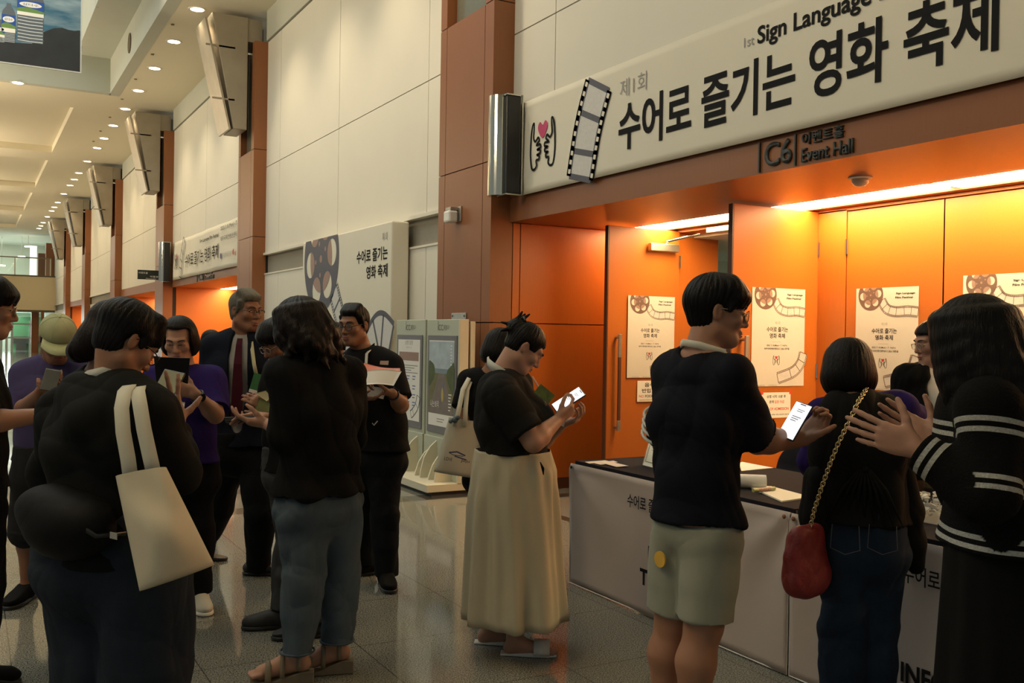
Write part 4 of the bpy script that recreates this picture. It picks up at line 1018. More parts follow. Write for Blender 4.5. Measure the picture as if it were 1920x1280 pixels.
class SDF:
    def __init__(s, h): s.h = h; s.ops = []
    def _op(s, kind, fn, lo, hi, k): s.ops.append((kind, fn, np.array(lo, float), np.array(hi, float), k))
    def cone(s, a, b, ra, rb=None, k=0.02, kind='add'):
        rb = ra if rb is None else rb; a = np.array(a, float); b = np.array(b, float); ba = b - a; L2 = ba @ ba + 1e-12; r = max(ra, rb)
        def fn(X, Y, Z):
            px, py, pz = X - a[0], Y - a[1], Z - a[2]
            t = np.clip((px * ba[0] + py * ba[1] + pz * ba[2]) / L2, 0, 1)
            return np.sqrt((px - t * ba[0]) ** 2 + (py - t * ba[1]) ** 2 + (pz - t * ba[2]) ** 2) - (ra + (rb - ra) * t)
        s._op(kind, fn, np.minimum(a, b) - r, np.maximum(a, b) + r, k)
    def cut(s, a, b, ra, rb, k=0.004, kind='add', round_=0.004):
        """tapered cylinder with flat ends (a sleeve or trouser end)"""
        a = np.array(a, float); b = np.array(b, float); ba = b - a; L = np.linalg.norm(ba); L2 = L * L; r = max(ra, rb)
        def fn(X, Y, Z):
            px, py, pz = X - a[0], Y - a[1], Z - a[2]
            t = (px * ba[0] + py * ba[1] + pz * ba[2]) / L2; tc = np.clip(t, 0, 1)
            q = np.sqrt((px - t * ba[0]) ** 2 + (py - t * ba[1]) ** 2 + (pz - t * ba[2]) ** 2) - (ra + (rb - ra) * tc)
            e = np.maximum(-t, t - 1) * L
            return np.maximum(q, e)
        s._op(kind, fn, np.minimum(a, b) - r, np.maximum(a, b) + r, k)
    def ell(s, c, M, r, k=0.02, kind='add'):
        """ellipsoid, M columns = its axes"""
        c = np.array(c, float); r = np.array(r, float); M = np.array(M, float); R = max(r)
        def fn(X, Y, Z):
            px, py, pz = X - c[0], Y - c[1], Z - c[2]
            u = [(px * M[0, i] + py * M[1, i] + pz * M[2, i]) for i in range(3)]
            k0 = np.sqrt(sum((u[i] / r[i]) ** 2 for i in range(3))) + 1e-6; k1 = np.sqrt(sum((u[i] / r[i] ** 2) ** 2 for i in range(3))) + 1e-6
            return k0 * (k0 - 1) / k1
        s._op(kind, fn, c - R, c + R, k)
    def torso(s, M, rows, inflate=0.0, k=0.05, kind='add'):
        """chain of elliptical sections; rows = (centre, half width, half depth); M columns = side, front, up axes"""
        M = np.array(M, float)
        for (c0, w0, d0), (c1, w1, d1) in zip(rows, rows[1:]):
            c0 = np.array(c0, float); c1 = np.array(c1, float); w0, w1, d0, d1 = w0 + inflate, w1 + inflate, d0 + inflate, d1 + inflate
            def fn(X, Y, Z, c0=c0, c1=c1, w0=w0, w1=w1, d0=d0, d1=d1):
                ba = c1 - c0; L2 = ba @ ba
                px, py, pz = X - c0[0], Y - c0[1], Z - c0[2]
                t = np.clip((px * ba[0] + py * ba[1] + pz * ba[2]) / L2, 0, 1)
                qx, qy, qz = px - t * ba[0], py - t * ba[1], pz - t * ba[2]
                w = w0 + (w1 - w0) * t; d = d0 + (d1 - d0) * t
                u = [qx * M[0, i] + qy * M[1, i] + qz * M[2, i] for i in range(3)]
                e = np.sqrt((u[0] / w) ** 2 + (u[1] / d) ** 2 + (u[2] / d) ** 2) + 1e-6
                g = np.sqrt((u[0] / w ** 2) ** 2 + (u[1] / d ** 2) ** 2 + (u[2] / d ** 2) ** 2) + 1e-6
                return e * (e - 1) / g
            r = max(w0, w1, d0, d1)
            s._op(kind, fn, np.minimum(c0, c1) - r, np.maximum(c0, c1) + r, k)
    def box(s, c, M, half, r=0.01, k=0.01, kind='add'):
        c = np.array(c, float); M = np.array(M, float); half = np.array(half, float); R = np.linalg.norm(half)
        def fn(X, Y, Z):
            px, py, pz = X - c[0], Y - c[1], Z - c[2]
            q = [np.abs(px * M[0, i] + py * M[1, i] + pz * M[2, i]) - (half[i] - r) for i in range(3)]
            return np.sqrt(sum(np.maximum(v, 0) ** 2 for v in q)) + np.minimum(np.maximum(q[0], np.maximum(q[1], q[2])), 0) - r
        s._op(kind, fn, c - R, c + R, k)
    def plane(s, p, n, k=0.006):
        """keep the side opposite to n"""
        p = np.array(p, float); n = nrm(n)
        s._op('int', lambda X, Y, Z: (X - p[0]) * n[0] + (Y - p[1]) * n[1] + (Z - p[2]) * n[2], None, None, k)
    def chain(s, pts, rad, k=0.015):
        for i in range(len(pts) - 1): s.cone(pts[i], pts[i + 1], rad[i], rad[i + 1], k)
    def field(s):
        adds = [o for o in s.ops if o[0] == 'add']
        lo = np.min([o[2] for o in adds], 0) - 0.03; hi = np.max([o[3] for o in adds], 0) + 0.03
        n = np.ceil((hi - lo) / s.h).astype(int) + 1
        ax = [lo[i] + s.h * np.arange(n[i]) for i in range(3)]
        d = np.full(tuple(n), 9.0, np.float32)
        for kind, fn, a, b, k in s.ops:
            if kind == 'int': sl = (slice(None),) * 3
            else:
                m = k + 0.02
                i0 = np.maximum(np.floor((a - m - lo) / s.h).astype(int), 0); i1 = np.minimum(np.ceil((b + m - lo) / s.h).astype(int) + 1, n)
                if (i1 <= i0).any(): continue
                sl = tuple(slice(p, q) for p, q in zip(i0, i1))
            X = ax[0][sl[0]].astype(np.float32)[:, None, None]; Y = ax[1][sl[1]].astype(np.float32)[None, :, None]; Z = ax[2][sl[2]].astype(np.float32)[None, None, :]
            v = fn(X, Y, Z).astype(np.float32); e = d[sl]; k = np.float32(max(k, 1e-4))
            if kind == 'add':
                hh = np.clip(0.5 + 0.5 * (e - v) / k, 0, 1); d[sl] = e + (v - e) * hh - k * hh * (1 - hh)
            else:
                if kind == 'sub': v = -v
                hh = np.clip(0.5 - 0.5 * (e - v) / k, 0, 1); d[sl] = e + (v - e) * hh + k * hh * (1 - hh)
        return d, ax
    def mesh(s):
        d, ax = s.field(); return surface_nets(d, ax)

def surface_nets(d, ax):
    s = d < 0
    c = np.zeros((d.shape[0] - 1, d.shape[1] - 1, d.shape[2] - 1), np.uint8)
    for i in (0, 1):
        for j in (0, 1):
            for k in (0, 1):
                c += s[i:d.shape[0] - 1 + i, j:d.shape[1] - 1 + j, k:d.shape[2] - 1 + k]
    act = np.argwhere((c > 0) & (c < 8)); nA = len(act)
    idx = np.full(c.shape, -1, np.int32); idx[act[:, 0], act[:, 1], act[:, 2]] = np.arange(nA)
    acc = np.zeros((nA, 3), np.float32); cnt = np.zeros(nA, np.float32)
    cor = [(0, 0, 0), (1, 0, 0), (0, 1, 0), (1, 1, 0), (0, 0, 1), (1, 0, 1), (0, 1, 1), (1, 1, 1)]
    val = [d[act[:, 0] + a, act[:, 1] + b, act[:, 2] + e] for a, b, e in cor]
    for p in range(8):
        for q in range(p + 1, 8):
            df = [cor[q][i] - cor[p][i] for i in range(3)]
            if sum(map(abs, df)) != 1: continue
            m = (val[p] < 0) != (val[q] < 0)
            t = val[p][m] / (val[p][m] - val[q][m])
            for i in range(3): acc[m, i] += cor[p][i] + df[i] * t
            cnt[m] += 1
    pos = act + acc / cnt[:, None]
    V = np.stack([ax[i][0] + pos[:, i] * (ax[i][1] - ax[i][0]) for i in range(3)], 1)
    F = []
    for a in range(3):
        b, e = (a + 1) % 3, (a + 2) % 3
        s0 = [slice(1, -1)] * 3; s0[a] = slice(0, -1); s1 = [slice(1, -1)] * 3; s1[a] = slice(1, None)
        A, B = s[tuple(s0)], s[tuple(s1)]
        ed = np.argwhere(A != B)
        if not len(ed): continue
        fl = A[ed[:, 0], ed[:, 1], ed[:, 2]]
        g = ed + 1; g[:, a] -= 1
        def ix(db, de):
            q = g.copy(); q[:, b] -= db; q[:, e] -= de; return idx[q[:, 0], q[:, 1], q[:, 2]]
        quad = np.stack([ix(0, 0), ix(1, 0), ix(1, 1), ix(0, 1)], 1)
        quad[~fl] = quad[~fl][:, ::-1]
        F.append(quad)
    F = np.concatenate(F); F = F[(F >= 0).all(1)]
    for _ in range(1):                                                     # one light smoothing pass
        sm = np.zeros_like(V); ct = np.zeros(len(V))
        for i in range(4):
            np.add.at(sm, F[:, i], V[F[:, (i + 1) % 4]]); np.add.at(ct, F[:, i], 1)
        ok = ct > 0; V[ok] = V[ok] * 0.5 + sm[ok] / ct[ok][:, None] * 0.5
    return V, F

def np_mesh(name, V, F, m, parent=None, smooth=True):
    me = bpy.data.meshes.new(name)
    me.vertices.add(len(V)); me.vertices.foreach_set('co', np.asarray(V, np.float32).reshape(-1))
    me.loops.add(F.size); me.loops.foreach_set('vertex_index', F.reshape(-1).astype(np.int32))
    me.polygons.add(len(F)); me.polygons.foreach_set('loop_start', np.arange(0, F.size, F.shape[1], dtype=np.int32))
    me.update(calc_edges=True); me.validate()
    me.polygons.foreach_set('use_smooth', [smooth] * len(me.polygons))
    me.materials.append(m)
    return link(name, me, parent)

def vnormals(V, F):
    n = np.cross(V[F[:, 2]] - V[F[:, 0]], V[F[:, 3]] - V[F[:, 1]]); N = np.zeros_like(V)
    for i in range(4): np.add.at(N, F[:, i], n)
    return N / (np.linalg.norm(N, axis=1, keepdims=True) + 1e-12)

def folds(V, F, amp, freq, seed, stretch=(1, 1, 1)):
    """soft cloth folds: pushes points along their normals by a smooth random field"""
    rnd = np.random.RandomState(seed); N = vnormals(V, F); P = V * np.array(stretch); w = np.zeros(len(V))
    warp = np.stack([np.sin(P @ rnd.uniform(-1, 1, 3) * freq * 0.7 + rnd.uniform(0, 6)) for _ in range(3)], 1) * 0.35 / freq * 3
    Q = P + warp
    for i in range(7):
        kf = freq * rnd.uniform(0.6, 1.9); dr = nrm(rnd.normal(size=3)); w += np.abs(np.sin(Q @ dr * kf + rnd.uniform(0, 6))) ** 0.8 / 7
    w = (w - w.mean()) / (w.std() + 1e-9)
    fine = np.zeros(len(V))
    for i in range(5):
        dr = nrm(rnd.normal(size=3)); fine += np.sin(Q @ dr * freq * rnd.uniform(2.2, 3.6) + rnd.uniform(0, 6) + 2 * np.sin(P @ nrm(rnd.normal(size=3)) * freq)) / 5
    return V + N * ((np.clip(w, -2.2, 2.2) * 0.62 + fine * 0.5) * amp)[:, None]

# ---------------------------------------------------------------- skin, hair, cloth materials
def skin_mat(name, col):
    return mat(name, col, 0.5, var=0.10, scale=14, bump=0.05, bscale=300, spec=0.35)
SKIN_A = skin_mat('skin_light_tan', (0.33, 0.165, 0.10)); SKIN_B = skin_mat('skin_tan', (0.25, 0.115, 0.066)); SKIN_C = skin_mat('skin_fair', (0.38, 0.205, 0.14))
def hair_mat(name, col, rough=0.42):
    if name in MATS: return MATS[name]
    t = NT(name); b = t.b; tc = t.n('ShaderNodeTexCoord').outputs['Object']
    mp = t.n('ShaderNodeMapping'); mp.inputs['Scale'].default_value = (1, 1, 0.12); t.l(tc, mp.inputs[0])
    nz = t.n('ShaderNodeTexNoise'); nz.inputs['Scale'].default_value = 240; nz.inputs['Detail'].default_value = 3; t.l(mp.outputs[0], nz.inputs['Vector'])
    t.l(t.mix(nz.outputs['Fac'], tuple(c * 0.5 for c in col), tuple(c * 1.25 for c in col)), b.inputs['Base Color'])
    bp = t.n('ShaderNodeBump'); bp.inputs['Strength'].default_value = 0.5; bp.inputs['Distance'].default_value = 0.006
    t.l(nz.outputs['Fac'], bp.inputs['Height']); t.l(bp.outputs[0], b.inputs['Normal'])
    b.inputs['Roughness'].default_value = rough; b.inputs['Specular IOR Level'].default_value = 0.13
    MATS[name] = t.m; return t.m
HAIRK = hair_mat('black_hair', (0.006, 0.005, 0.0045)); HAIRB = hair_mat('dark_brown_hair', (0.010, 0.0065, 0.005)); HAIRG = hair_mat('grey_hair', (0.13, 0.12, 0.095))
def cloth(name, col, bump=0.12, rough=0.85, var=0.10, scale=9): return mat(name, col, rough, var=var, scale=scale, bump=bump, bscale=420, spec=0.1)
BLACKC = cloth('black_cotton', (0.0055, 0.0055, 0.0055)); BLACKC2 = cloth('faded_black_cotton', (0.010, 0.0098, 0.009)); NAVYC = cloth('navy_suit_cloth', (0.0065, 0.0085, 0.0165)); DARKTR = cloth('dark_trousers', (0.0055, 0.006, 0.0078))
EYEW = mat('eye_white', (0.55, 0.5, 0.45), 0.3); EYED = mat('dark_iris', (0.012, 0.008, 0.006), 0.15); LIPM = mat('lips', (0.30, 0.10, 0.08), 0.45); BROWM = mat('dark_brow', (0.02, 0.014, 0.011), 0.7)

UPZ = np.array([0, 0, 1.0])
def heading(px, deg):
    """horizontal unit vector at image column px: 0 = away from the camera, 90 = to the right of the picture, 180 = towards it"""
    r = ray(px, 630); a = nrm([r[0], r[1], 0]); rt = np.array([a[1], -a[0], 0]); q = math.radians(deg)
    return math.cos(q) * a + math.sin(q) * rt

class Person:
    """joints come from where they stand in the photograph (column, row, depth offset) with anatomical defaults in the body's own frame"""
    def __init__(s, px, D, deg, H, girth=1.0, female=False, h=0.0045, lean=0.0, ground=None):
        s.D, s.H, s.g, s.h, s.px = D, H, girth, h, px
        b = at_d(px, 630, D); s.base = np.array([b[0], b[1], 0.0])
        s.F = heading(px, deg); s.L = np.cross(UPZ, s.F); s.deg = deg; s.female = female
        P = lambda x, y, z: s.base + s.L * x + s.F * y + UPZ * z
        sw, hw = (0.108 if female else 0.118) * H, 0.052 * H
        ln = lean
        s.J = dict(pel=P(0, 0, 0.53 * H), waist=P(0, ln * 0.25, 0.61 * H), chest=P(0, 0.01 + ln * 0.6, 0.72 * H), neck=P(0, -0.01 + ln, 0.845 * H), head=P(0, 0.02 + ln * 1.15, 0.93 * H),
                   shL=P(sw, ln * 0.9, 0.812 * H), shR=P(-sw, ln * 0.9, 0.812 * H), elL=P(sw + 0.05, ln * 0.6, 0.63 * H), elR=P(-sw - 0.05, ln * 0.6, 0.63 * H),
                   wrL=P(sw + 0.05, 0.03 + ln * 0.5, 0.485 * H), wrR=P(-sw - 0.05, 0.03 + ln * 0.5, 0.485 * H),
                   hiL=P(hw, 0, 0.50 * H), hiR=P(-hw, 0, 0.50 * H), knL=P(hw + 0.01, 0.02, 0.28 * H), knR=P(-hw - 0.01, 0.02, 0.28 * H), anL=P(hw + 0.02, -0.02, 0.055 * H), anR=P(-hw - 0.02, -0.02, 0.055 * H))
        s.hs = H * 0.131 / 0.225
        s.hf = s.F; s.hu = UPZ; s.fL = s.F; s.fR = s.F
        s.root = None
    def p(s, px, py, dd=0.0): return at_d(px, py, s.D + dd)
    def set(s, **kw):
        for k, v in kw.items(): s.J[k] = s.p(*v) if len(v) in (2, 3) and not isinstance(v, np.ndarray) else v
    def headdir(s, deg, pitch=0.0, roll=0.0):
        f = heading(s.px, deg); pt = math.radians(pitch); rl = math.radians(roll)
        hf = f * math.cos(pt) - UPZ * math.sin(pt); hu = f * math.sin(pt) + UPZ * math.cos(pt); hl = np.cross(hu, hf)
        s.hf = hf; s.hu = hu * math.cos(rl) + hl * math.sin(rl)
    def HP(s, x, y, z):
        """point in head space: x to the person's left, y forward, z up, in metres of a standard head"""
        hl = np.cross(s.hu, s.hf); return s.J['head'] + (hl * x + s.hf * y + s.hu * z) * s.hs
    def HM(s): return np.stack([np.cross(s.hu, s.hf), s.hf, s.hu], 1)
    def rows(s, infl=0.0):
        g, H = s.g, s.H; J = s.J; f = H / 1.7
        hipw, wai, che = (0.172, 0.135, 0.150) if s.female else (0.162, 0.145, 0.165)
        dep = (0.118, 0.098, 0.112) if s.female else (0.115, 0.108, 0.120)
        return [(J['pel'] - UPZ * 0.04 * f, hipw * g * f, dep[0] * g * f), (J['waist'], wai * g * f, dep[1] * g * f), (J['chest'], che * g * f, dep[2] * g * f), ((J['chest'] + (J['neck'] - J['chest']) * 0.55), che * 0.86 * g * f, dep[2] * 0.8 * g * f)]
    def TM(s):
        sh = nrm(s.J['shL'] - s.J['shR']); up = nrm(s.J['neck'] - s.J['pel']); fr = nrm(np.cross(sh, up)); fr = -fr if fr @ s.F < 0 else fr
        return np.stack([nrm(np.cross(fr, up)), fr, up], 1)

    # ---- skin
    def skin(s, label, m=SKIN_A, hands=(), group=None, neckw=1.0, arms=1.0, legs=0.86, feet=False, ears=True, nose=1.0, jaw=1.0):
        J, H, f, g = s.J, s.H, s.H / 1.7, s.g; S = SDF(s.h)
        S.torso(s.TM(), s.rows(), -0.022, 0.05)
        for sd in 'LR':
            ra = f * arms
            S.cone(J['neck'] + (J['sh' + sd] - J['neck']) * 0.3 - UPZ * 0.01, J['sh' + sd], 0.05 * f, 0.055 * f * g ** 0.5, 0.05)
            S.cone(J['sh' + sd], J['el' + sd], 0.052 * ra, 0.040 * ra, 0.04)
            fa = J['el' + sd] + (J['wr' + sd] - J['el' + sd]) * 0.25
            S.cone(J['el' + sd], fa, 0.039 * ra, 0.041 * ra, 0.02); S.cone(fa, J['wr' + sd], 0.041 * ra, 0.0265 * f * arms ** 0.5, 0.02)
            rl = f * legs
            S.cone(J['hi' + sd], J['kn' + sd], 0.085 * rl, 0.056 * rl, 0.05)
            cf = J['kn' + sd] + (J['an' + sd] - J['kn' + sd]) * 0.3 - s.F * 0.018
            S.cone(J['kn' + sd], cf, 0.054 * rl, 0.057 * rl, 0.03); S.cone(cf, J['an' + sd], 0.057 * rl, 0.034 * rl, 0.03)
            if not feet:
                a = J['an' + sd]; fd = s.fL if sd == 'L' else s.fR; b0 = np.array([a[0], a[1], 0.045]); S.cone(a, b0, 0.034 * f, 0.026, 0.02); S.cone(b0, b0 + fd * 0.10 * f, 0.026, 0.02, 0.02)
            if feet:
                fd = s.fL if sd == 'L' else s.fR; a = J['an' + sd]; z0 = max(a[2] - 0.055 * f, 0.03)
                hz = np.array([a[0], a[1], z0 + 0.005]); toe = hz + fd * 0.15 * f; toe[2] = min(hz[2] - 0.01, 0.045)
                S.cone(a, hz - fd * 0.03 * f, 0.034 * f, 0.03 * f, 0.02); S.cone(hz - fd * 0.02, toe, 0.032 * f, 0.03 * f, 0.02)
                S.cone(a, toe, 0.03 * f, 0.02 * f, 0.03)
                sdv = np.cross(UPZ, fd)
                for q, (o, l) in enumerate(((-0.028, 0.055), (-0.012, 0.055), (0.002, 0.05), (0.016, 0.043), (0.028, 0.034))):
                    o2 = o if sd == 'R' else -o; S.cone(toe + sdv * -o2 * f, toe + sdv * -o2 * 1.1 * f + fd * l * f - UPZ * 0.008, 0.012 * f, 0.009 * f, 0.006)
        # neck and head
        hs = s.hs; HP = s.HP; HM = s.HM()
        S.cone(J['neck'] - UPZ * 0.03, HP(0, -0.02, -0.05), 0.062 * f * g ** 0.5 * neckw, 0.055 * f * g ** 0.3 * neckw, 0.03)
        S.ell(HP(0, -0.012, 0.035), HM, (0.074 * hs, 0.092 * hs, 0.080 * hs), 0.02)
        S.ell(HP(0, 0.022, -0.03), HM, (0.061 * hs * jaw, 0.068 * hs, 0.083 * hs), 0.03)
        S.cone(HP(-0.022, 0.066, -0.094), HP(0.022, 0.066, -0.094), 0.021 * hs, 0.021 * hs, 0.03)
        S.cone(HP(-0.05 * jaw, 0.0, -0.065), HP(-0.02, 0.055, -0.095), 0.022 * hs, 0.018 * hs, 0.03); S.cone(HP(0.05 * jaw, 0.0, -0.065), HP(0.02, 0.055, -0.095), 0.022 * hs, 0.018 * hs, 0.03)
        for x in (-1, 1):
            S.ell(HP(x * 0.042, 0.066, -0.022), HM, (0.024 * hs, 0.018 * hs, 0.02 * hs), 0.025)
            S.cone(HP(x * 0.012, 0.088, 0.026), HP(x * 0.045, 0.074, 0.028), 0.010 * hs, 0.010 * hs, 0.016)
            S.ell(HP(x * 0.031, 0.101, 0.004), HM, (0.019 * hs, 0.016 * hs, 0.011 * hs), 0.012, 'sub')
            S.ell(HP(x * 0.031, 0.079, 0.003), HM, (0.0165 * hs, 0.0125 * hs, 0.0125 * hs), 0.005)
        S.cone(HP(0, 0.086, 0.015), HP(0, 0.108 * (1 + 0.05 * (nose - 1)), -0.030), 0.0085 * hs, 0.0125 * hs * nose, 0.012)
        for x in (-1, 1): S.cone(HP(x * 0.008, 0.098, -0.034), HP(x * 0.015, 0.092, -0.036), 0.009 * hs, 0.008 * hs, 0.006)
        S.cone(HP(-0.016, 0.088, -0.060), HP(0.016, 0.088, -0.060), 0.0095 * hs, None, 0.010); S.cone(HP(-0.013, 0.087, -0.073), HP(0.013, 0.087, -0.073), 0.0095 * hs, None, 0.010)
        S.cone(HP(-0.026, 0.095, -0.0665), HP(0.026, 0.095, -0.0665), 0.0022 * hs, None, 0.004, 'sub')
        if ears:
            for x in (-1, 1):
                E = np.stack([nrm(HM[:, 0] * x + HM[:, 1] * 0.35), nrm(HM[:, 1] - HM[:, 0] * x * 0.35), HM[:, 2]], 1)
                S.ell(HP(x * 0.077, -0.012, -0.004), E, (0.009 * hs, 0.019 * hs, 0.031 * hs), 0.008); S.ell(HP(x * 0.086, -0.008, 0.0), E, (0.006 * hs, 0.010 * hs, 0.017 * hs), 0.006, 'sub')
        for hd in hands: hand(S, *hd)
        V, F = S.mesh()
        s.root = tag(np_mesh('person', V - s.base, F, m), label, 'person', group); s.root.location = s.base
        return s.root
    def face(s, brow=BROWM, open_=1.0, lips=LIPM, look=0.0):
        HP, hs, HM = s.HP, s.hs, s.HM()
        for x in (-1, 1):
            b = MB(); b.ball(HP(x * 0.031, 0.0835, 0.002), (0.0145 * hs, 0.0085 * hs, 0.0058 * hs * open_), 16, M=HM); o = b.build('eye', EYEW, s.root, True)
            b = MB(); b.ball(HP(x * 0.031 + look, 0.0885, 0.0012), (0.0062 * hs, 0.004 * hs, 0.0050 * hs * open_), 12, M=HM); b.build('iris', EYED, o, True)
            b = MB(); b.tube([HP(x * (0.031 - 0.016), 0.090, 0.001), HP(x * 0.026, 0.0945, 0.0072 * open_ + 0.001), HP(x * 0.036, 0.092, 0.0070 * open_ + 0.001), HP(x * 0.049, 0.082, 0.001)], 0.0016 * hs, 6); b.build('eyelash', BROWM, o)
            b = MB(); b.tube([HP(x * 0.014, 0.098, 0.0245), HP(x * 0.026, 0.0965, 0.030), HP(x * 0.040, 0.089, 0.031), HP(x * 0.052, 0.077, 0.026)], [0.0028 * hs, 0.0036 * hs, 0.0030 * hs, 0.0012 * hs], 8); b.build('eyebrow', brow, s.root, True)
        b = MB(); b.tube([HP(-0.024, 0.0915, -0.0665), HP(-0.010, 0.0985, -0.0615), HP(0, 0.0995, -0.0625), HP(0.010, 0.0985, -0.0615), HP(0.024, 0.0915, -0.0665)], [0.001 * hs, 0.0042 * hs, 0.0042 * hs, 0.0042 * hs, 0.001 * hs], 8)
        b.tube([HP(-0.022, 0.0915, -0.0675), HP(-0.010, 0.097, -0.0725), HP(0.010, 0.097, -0.0725), HP(0.022, 0.0915, -0.0675)], [0.001 * hs, 0.0048 * hs, 0.0048 * hs, 0.001 * hs], 8); b.build('lips', lips, s.root, True)
    def glasses(s, m, r=0.0022, w=0.024, hgt=0.017, rnd=2.6, half=False):
        HP, hs = s.HP, s.hs; root = None
        b = MB()
        for x in (-1, 1):
            pts = []
            for i in range(20):
                a = 2 * PI * i / 20; ca, sa = math.cos(a), math.sin(a)
                pts.append(HP(x * 0.033 + w * math.copysign(abs(ca) ** (2 / rnd), ca), 0.106 - 0.10 * abs(0.033 + w * ca * x - 0.033) * 0.25 - 0.004 * abs(ca), -0.002 + hgt * math.copysign(abs(sa) ** (2 / rnd), sa)))
            if half: b.tube(pts[0:11], r * hs, 6)
            else: b.tube(pts, r * hs, 6, True)
            b.tube([HP(x * (0.033 + w), 0.101, 0.003), HP(x * 0.072, 0.075, 0.008), HP(x * 0.080, 0.0, 0.010), HP(x * 0.078, -0.022, -0.004)], r * hs, 6)
        b.tube([HP(-0.033 + w, 0.105, 0.0), HP(0, 0.110, 0.004), HP(0.033 - w, 0.105, 0.0)], r * hs, 6)
        o = b.build('glasses', m, s.root, True)
        b = MB()
        for x in (-1, 1): b.ball(HP(x * 0.033, 0.1035, -0.002), (w * 0.96 * hs, 0.0012, hgt * 0.95 * hs), 20, M=s.HM())
        b.build('lens', glass_mat('spectacle_glass', (0.97, 0.97, 0.97), 0.1, 0.02), o, True)
        return o
    # ---- clothes
    def top(s, name, m, infl=0.018, sleeve=0.45, slr=0.062, hem=None, hemw=1.0, cuff=None, neckr=0.075, amp=0.006, freq=17, seed=1, rows=None, sleeves=True, hemtilt=0.0, k=0.05, arm=1.0, open_front=None, parts=(), ext=None, neck_dz=0.0):
        """shirt or jacket: torso shell cut at the hem, with sleeves; sleeve = length as a share of the whole arm"""
        J, f = s.J, s.H / 1.7; S = SDF(max(s.h, 0.005)); M = s.TM()
        R = rows or s.rows()
        hem = s.J['pel'][2] - 0.03 if hem is None else hem
        if R[0][0][2] > hem - 0.1:
            c, w_, d_ = R[0]; R = [(np.array([c[0], c[1], hem - 0.12]) + s.F * hemtilt, w_ * hemw, d_ * hemw)] + R
        S.torso(M, R, infl, k)
        for sd in 'LR': S.cone(J['neck'] + (J['sh' + sd] - J['neck']) * 0.35 - UPZ * 0.012, J['sh' + sd], 0.05 * f + infl * 0.8, (slr if sleeves else 0.05) * f, 0.05)
        if ext: ext(S)
        S.plane((J['pel'][0], J['pel'][1], hem), (s.F * 0.0 + nrm(-UPZ + s.F * 0.0)), 0.004)
        S.cone(J['neck'] + UPZ * (0.0 + neck_dz), J['neck'] + UPZ * 0.2 + s.F * 0.06, neckr * f, neckr * f, 0.012, 'sub')
        if sleeves:
            for sd in 'LR':
                sh, el, wr = J['sh' + sd], J['el' + sd], J['wr' + sd]
                sl = sleeve[sd] if isinstance(sleeve, dict) else sleeve
                if sl <= 0: continue
                La, Lb = np.linalg.norm(el - sh), np.linalg.norm(wr - el); tot = La + Lb; end = sl * tot; cr = (cuff or slr) * f
                if end <= La * 1.02:
                    S.cone(sh, sh + (el - sh) * min(0.6, end / La * 0.6), slr * f * 1.02, slr * f, 0.045); S.cut(sh + (el - sh) * 0.1, sh + (el - sh) * (end / La), slr * f * 1.0, cr, 0.02)
                else:
                    S.cone(sh, el, slr * f, slr * 0.9 * f, 0.045); e = min((end - La) / Lb, 0.99)
                    S.cut(el, el + (wr - el) * e, slr * 0.9 * f, cr, 0.025)
                    S.cone(el, el + (wr - el) * e * 0.3, slr * 0.9 * f, slr * 0.85 * f, 0.02)
        if open_front: open_front(S)
        V, F = S.mesh(); V = folds(V, F, amp, freq, seed, (1, 1, 0.7))
        return np_mesh(name, V, F, m, s.root)
    def legs_cloth(s, name, m, waist=None, r=(0.105, 0.075, 0.06), end=0.97, amp=0.005, freq=22, seed=3, hipinf=0.014, k=0.03, stretch=(1, 1, 0.8), mid=None):
        """trousers, jeans or shorts; r = radius at hip, knee, hem; end = share of hip-to-ankle length"""
        J, f = s.J, s.H / 1.7; S = SDF(max(s.h, 0.005)); M = np.stack([s.L, s.F, UPZ], 1)
        waist = J['pel'][2] + 0.09 if waist is None else waist
        (c0, w0, d0), (c1, w1, d1) = s.rows()[:2]
        S.torso(M, [(c0 - UPZ * 0.02, w0, d0), (c1, w1, d1)], hipinf, 0.05); S.plane((0, 0, waist), UPZ, 0.004)
        for sd in 'LR':
            hi, kn, an = J['hi' + sd], J['kn' + sd], J['an' + sd]
            L1, L2 = np.linalg.norm(kn - hi), np.linalg.norm(an - kn); e = end * (L1 + L2)
            if e <= L1: S.cone(hi, hi + (kn - hi) * (e / L1 * 0.6), r[0] * f, r[0] * f + (r[1] - r[0]) * f * 0.6, k); S.cut(hi + (kn - hi) * 0.1, hi + (kn - hi) * (e / L1), r[0] * f, r[1] * f, 0.015)
            else:
                S.cone(hi, kn, r[0] * f, r[1] * f, k); t = min((e - L1) / L2, 1.1)
                S.cut(kn, kn + (an - kn) * t, r[1] * f, r[2] * f, 0.015); S.cone(kn, kn + (an - kn) * t * 0.5, r[1] * f, (r[1] + r[2]) / 2 * f, 0.02)
        V, F = S.mesh(); V = folds(V, F, amp, freq, seed, stretch)
        return np_mesh(name, V, F, m, s.root)
    def shoe(s, sd, m, sole=None, h=1.0, L=0.27, low=False):
        a = s.J['an' + sd]; fd = s.fL if sd == 'L' else s.fR; f = s.H / 1.7; sv = np.cross(UPZ, fd); S = SDF(0.004)
        b = np.array([a[0], a[1], 0.0])
        heel = b - fd * 0.055 * f; toe = b + fd * (L - 0.075) * f
        S.cone(heel + UPZ * 0.045, heel + fd * 0.08 * f + UPZ * 0.05, 0.036 * f, 0.04 * f, 0.03); S.cone(heel + fd * 0.07 * f + UPZ * 0.05, toe + UPZ * 0.038 - fd * 0.035, 0.041 * f, 0.036 * f, 0.03)
        S.cone(a - UPZ * 0.02 + fd * 0.01, b + fd * 0.10 * f + UPZ * 0.05, 0.042 * f, 0.036 * f, 0.03)
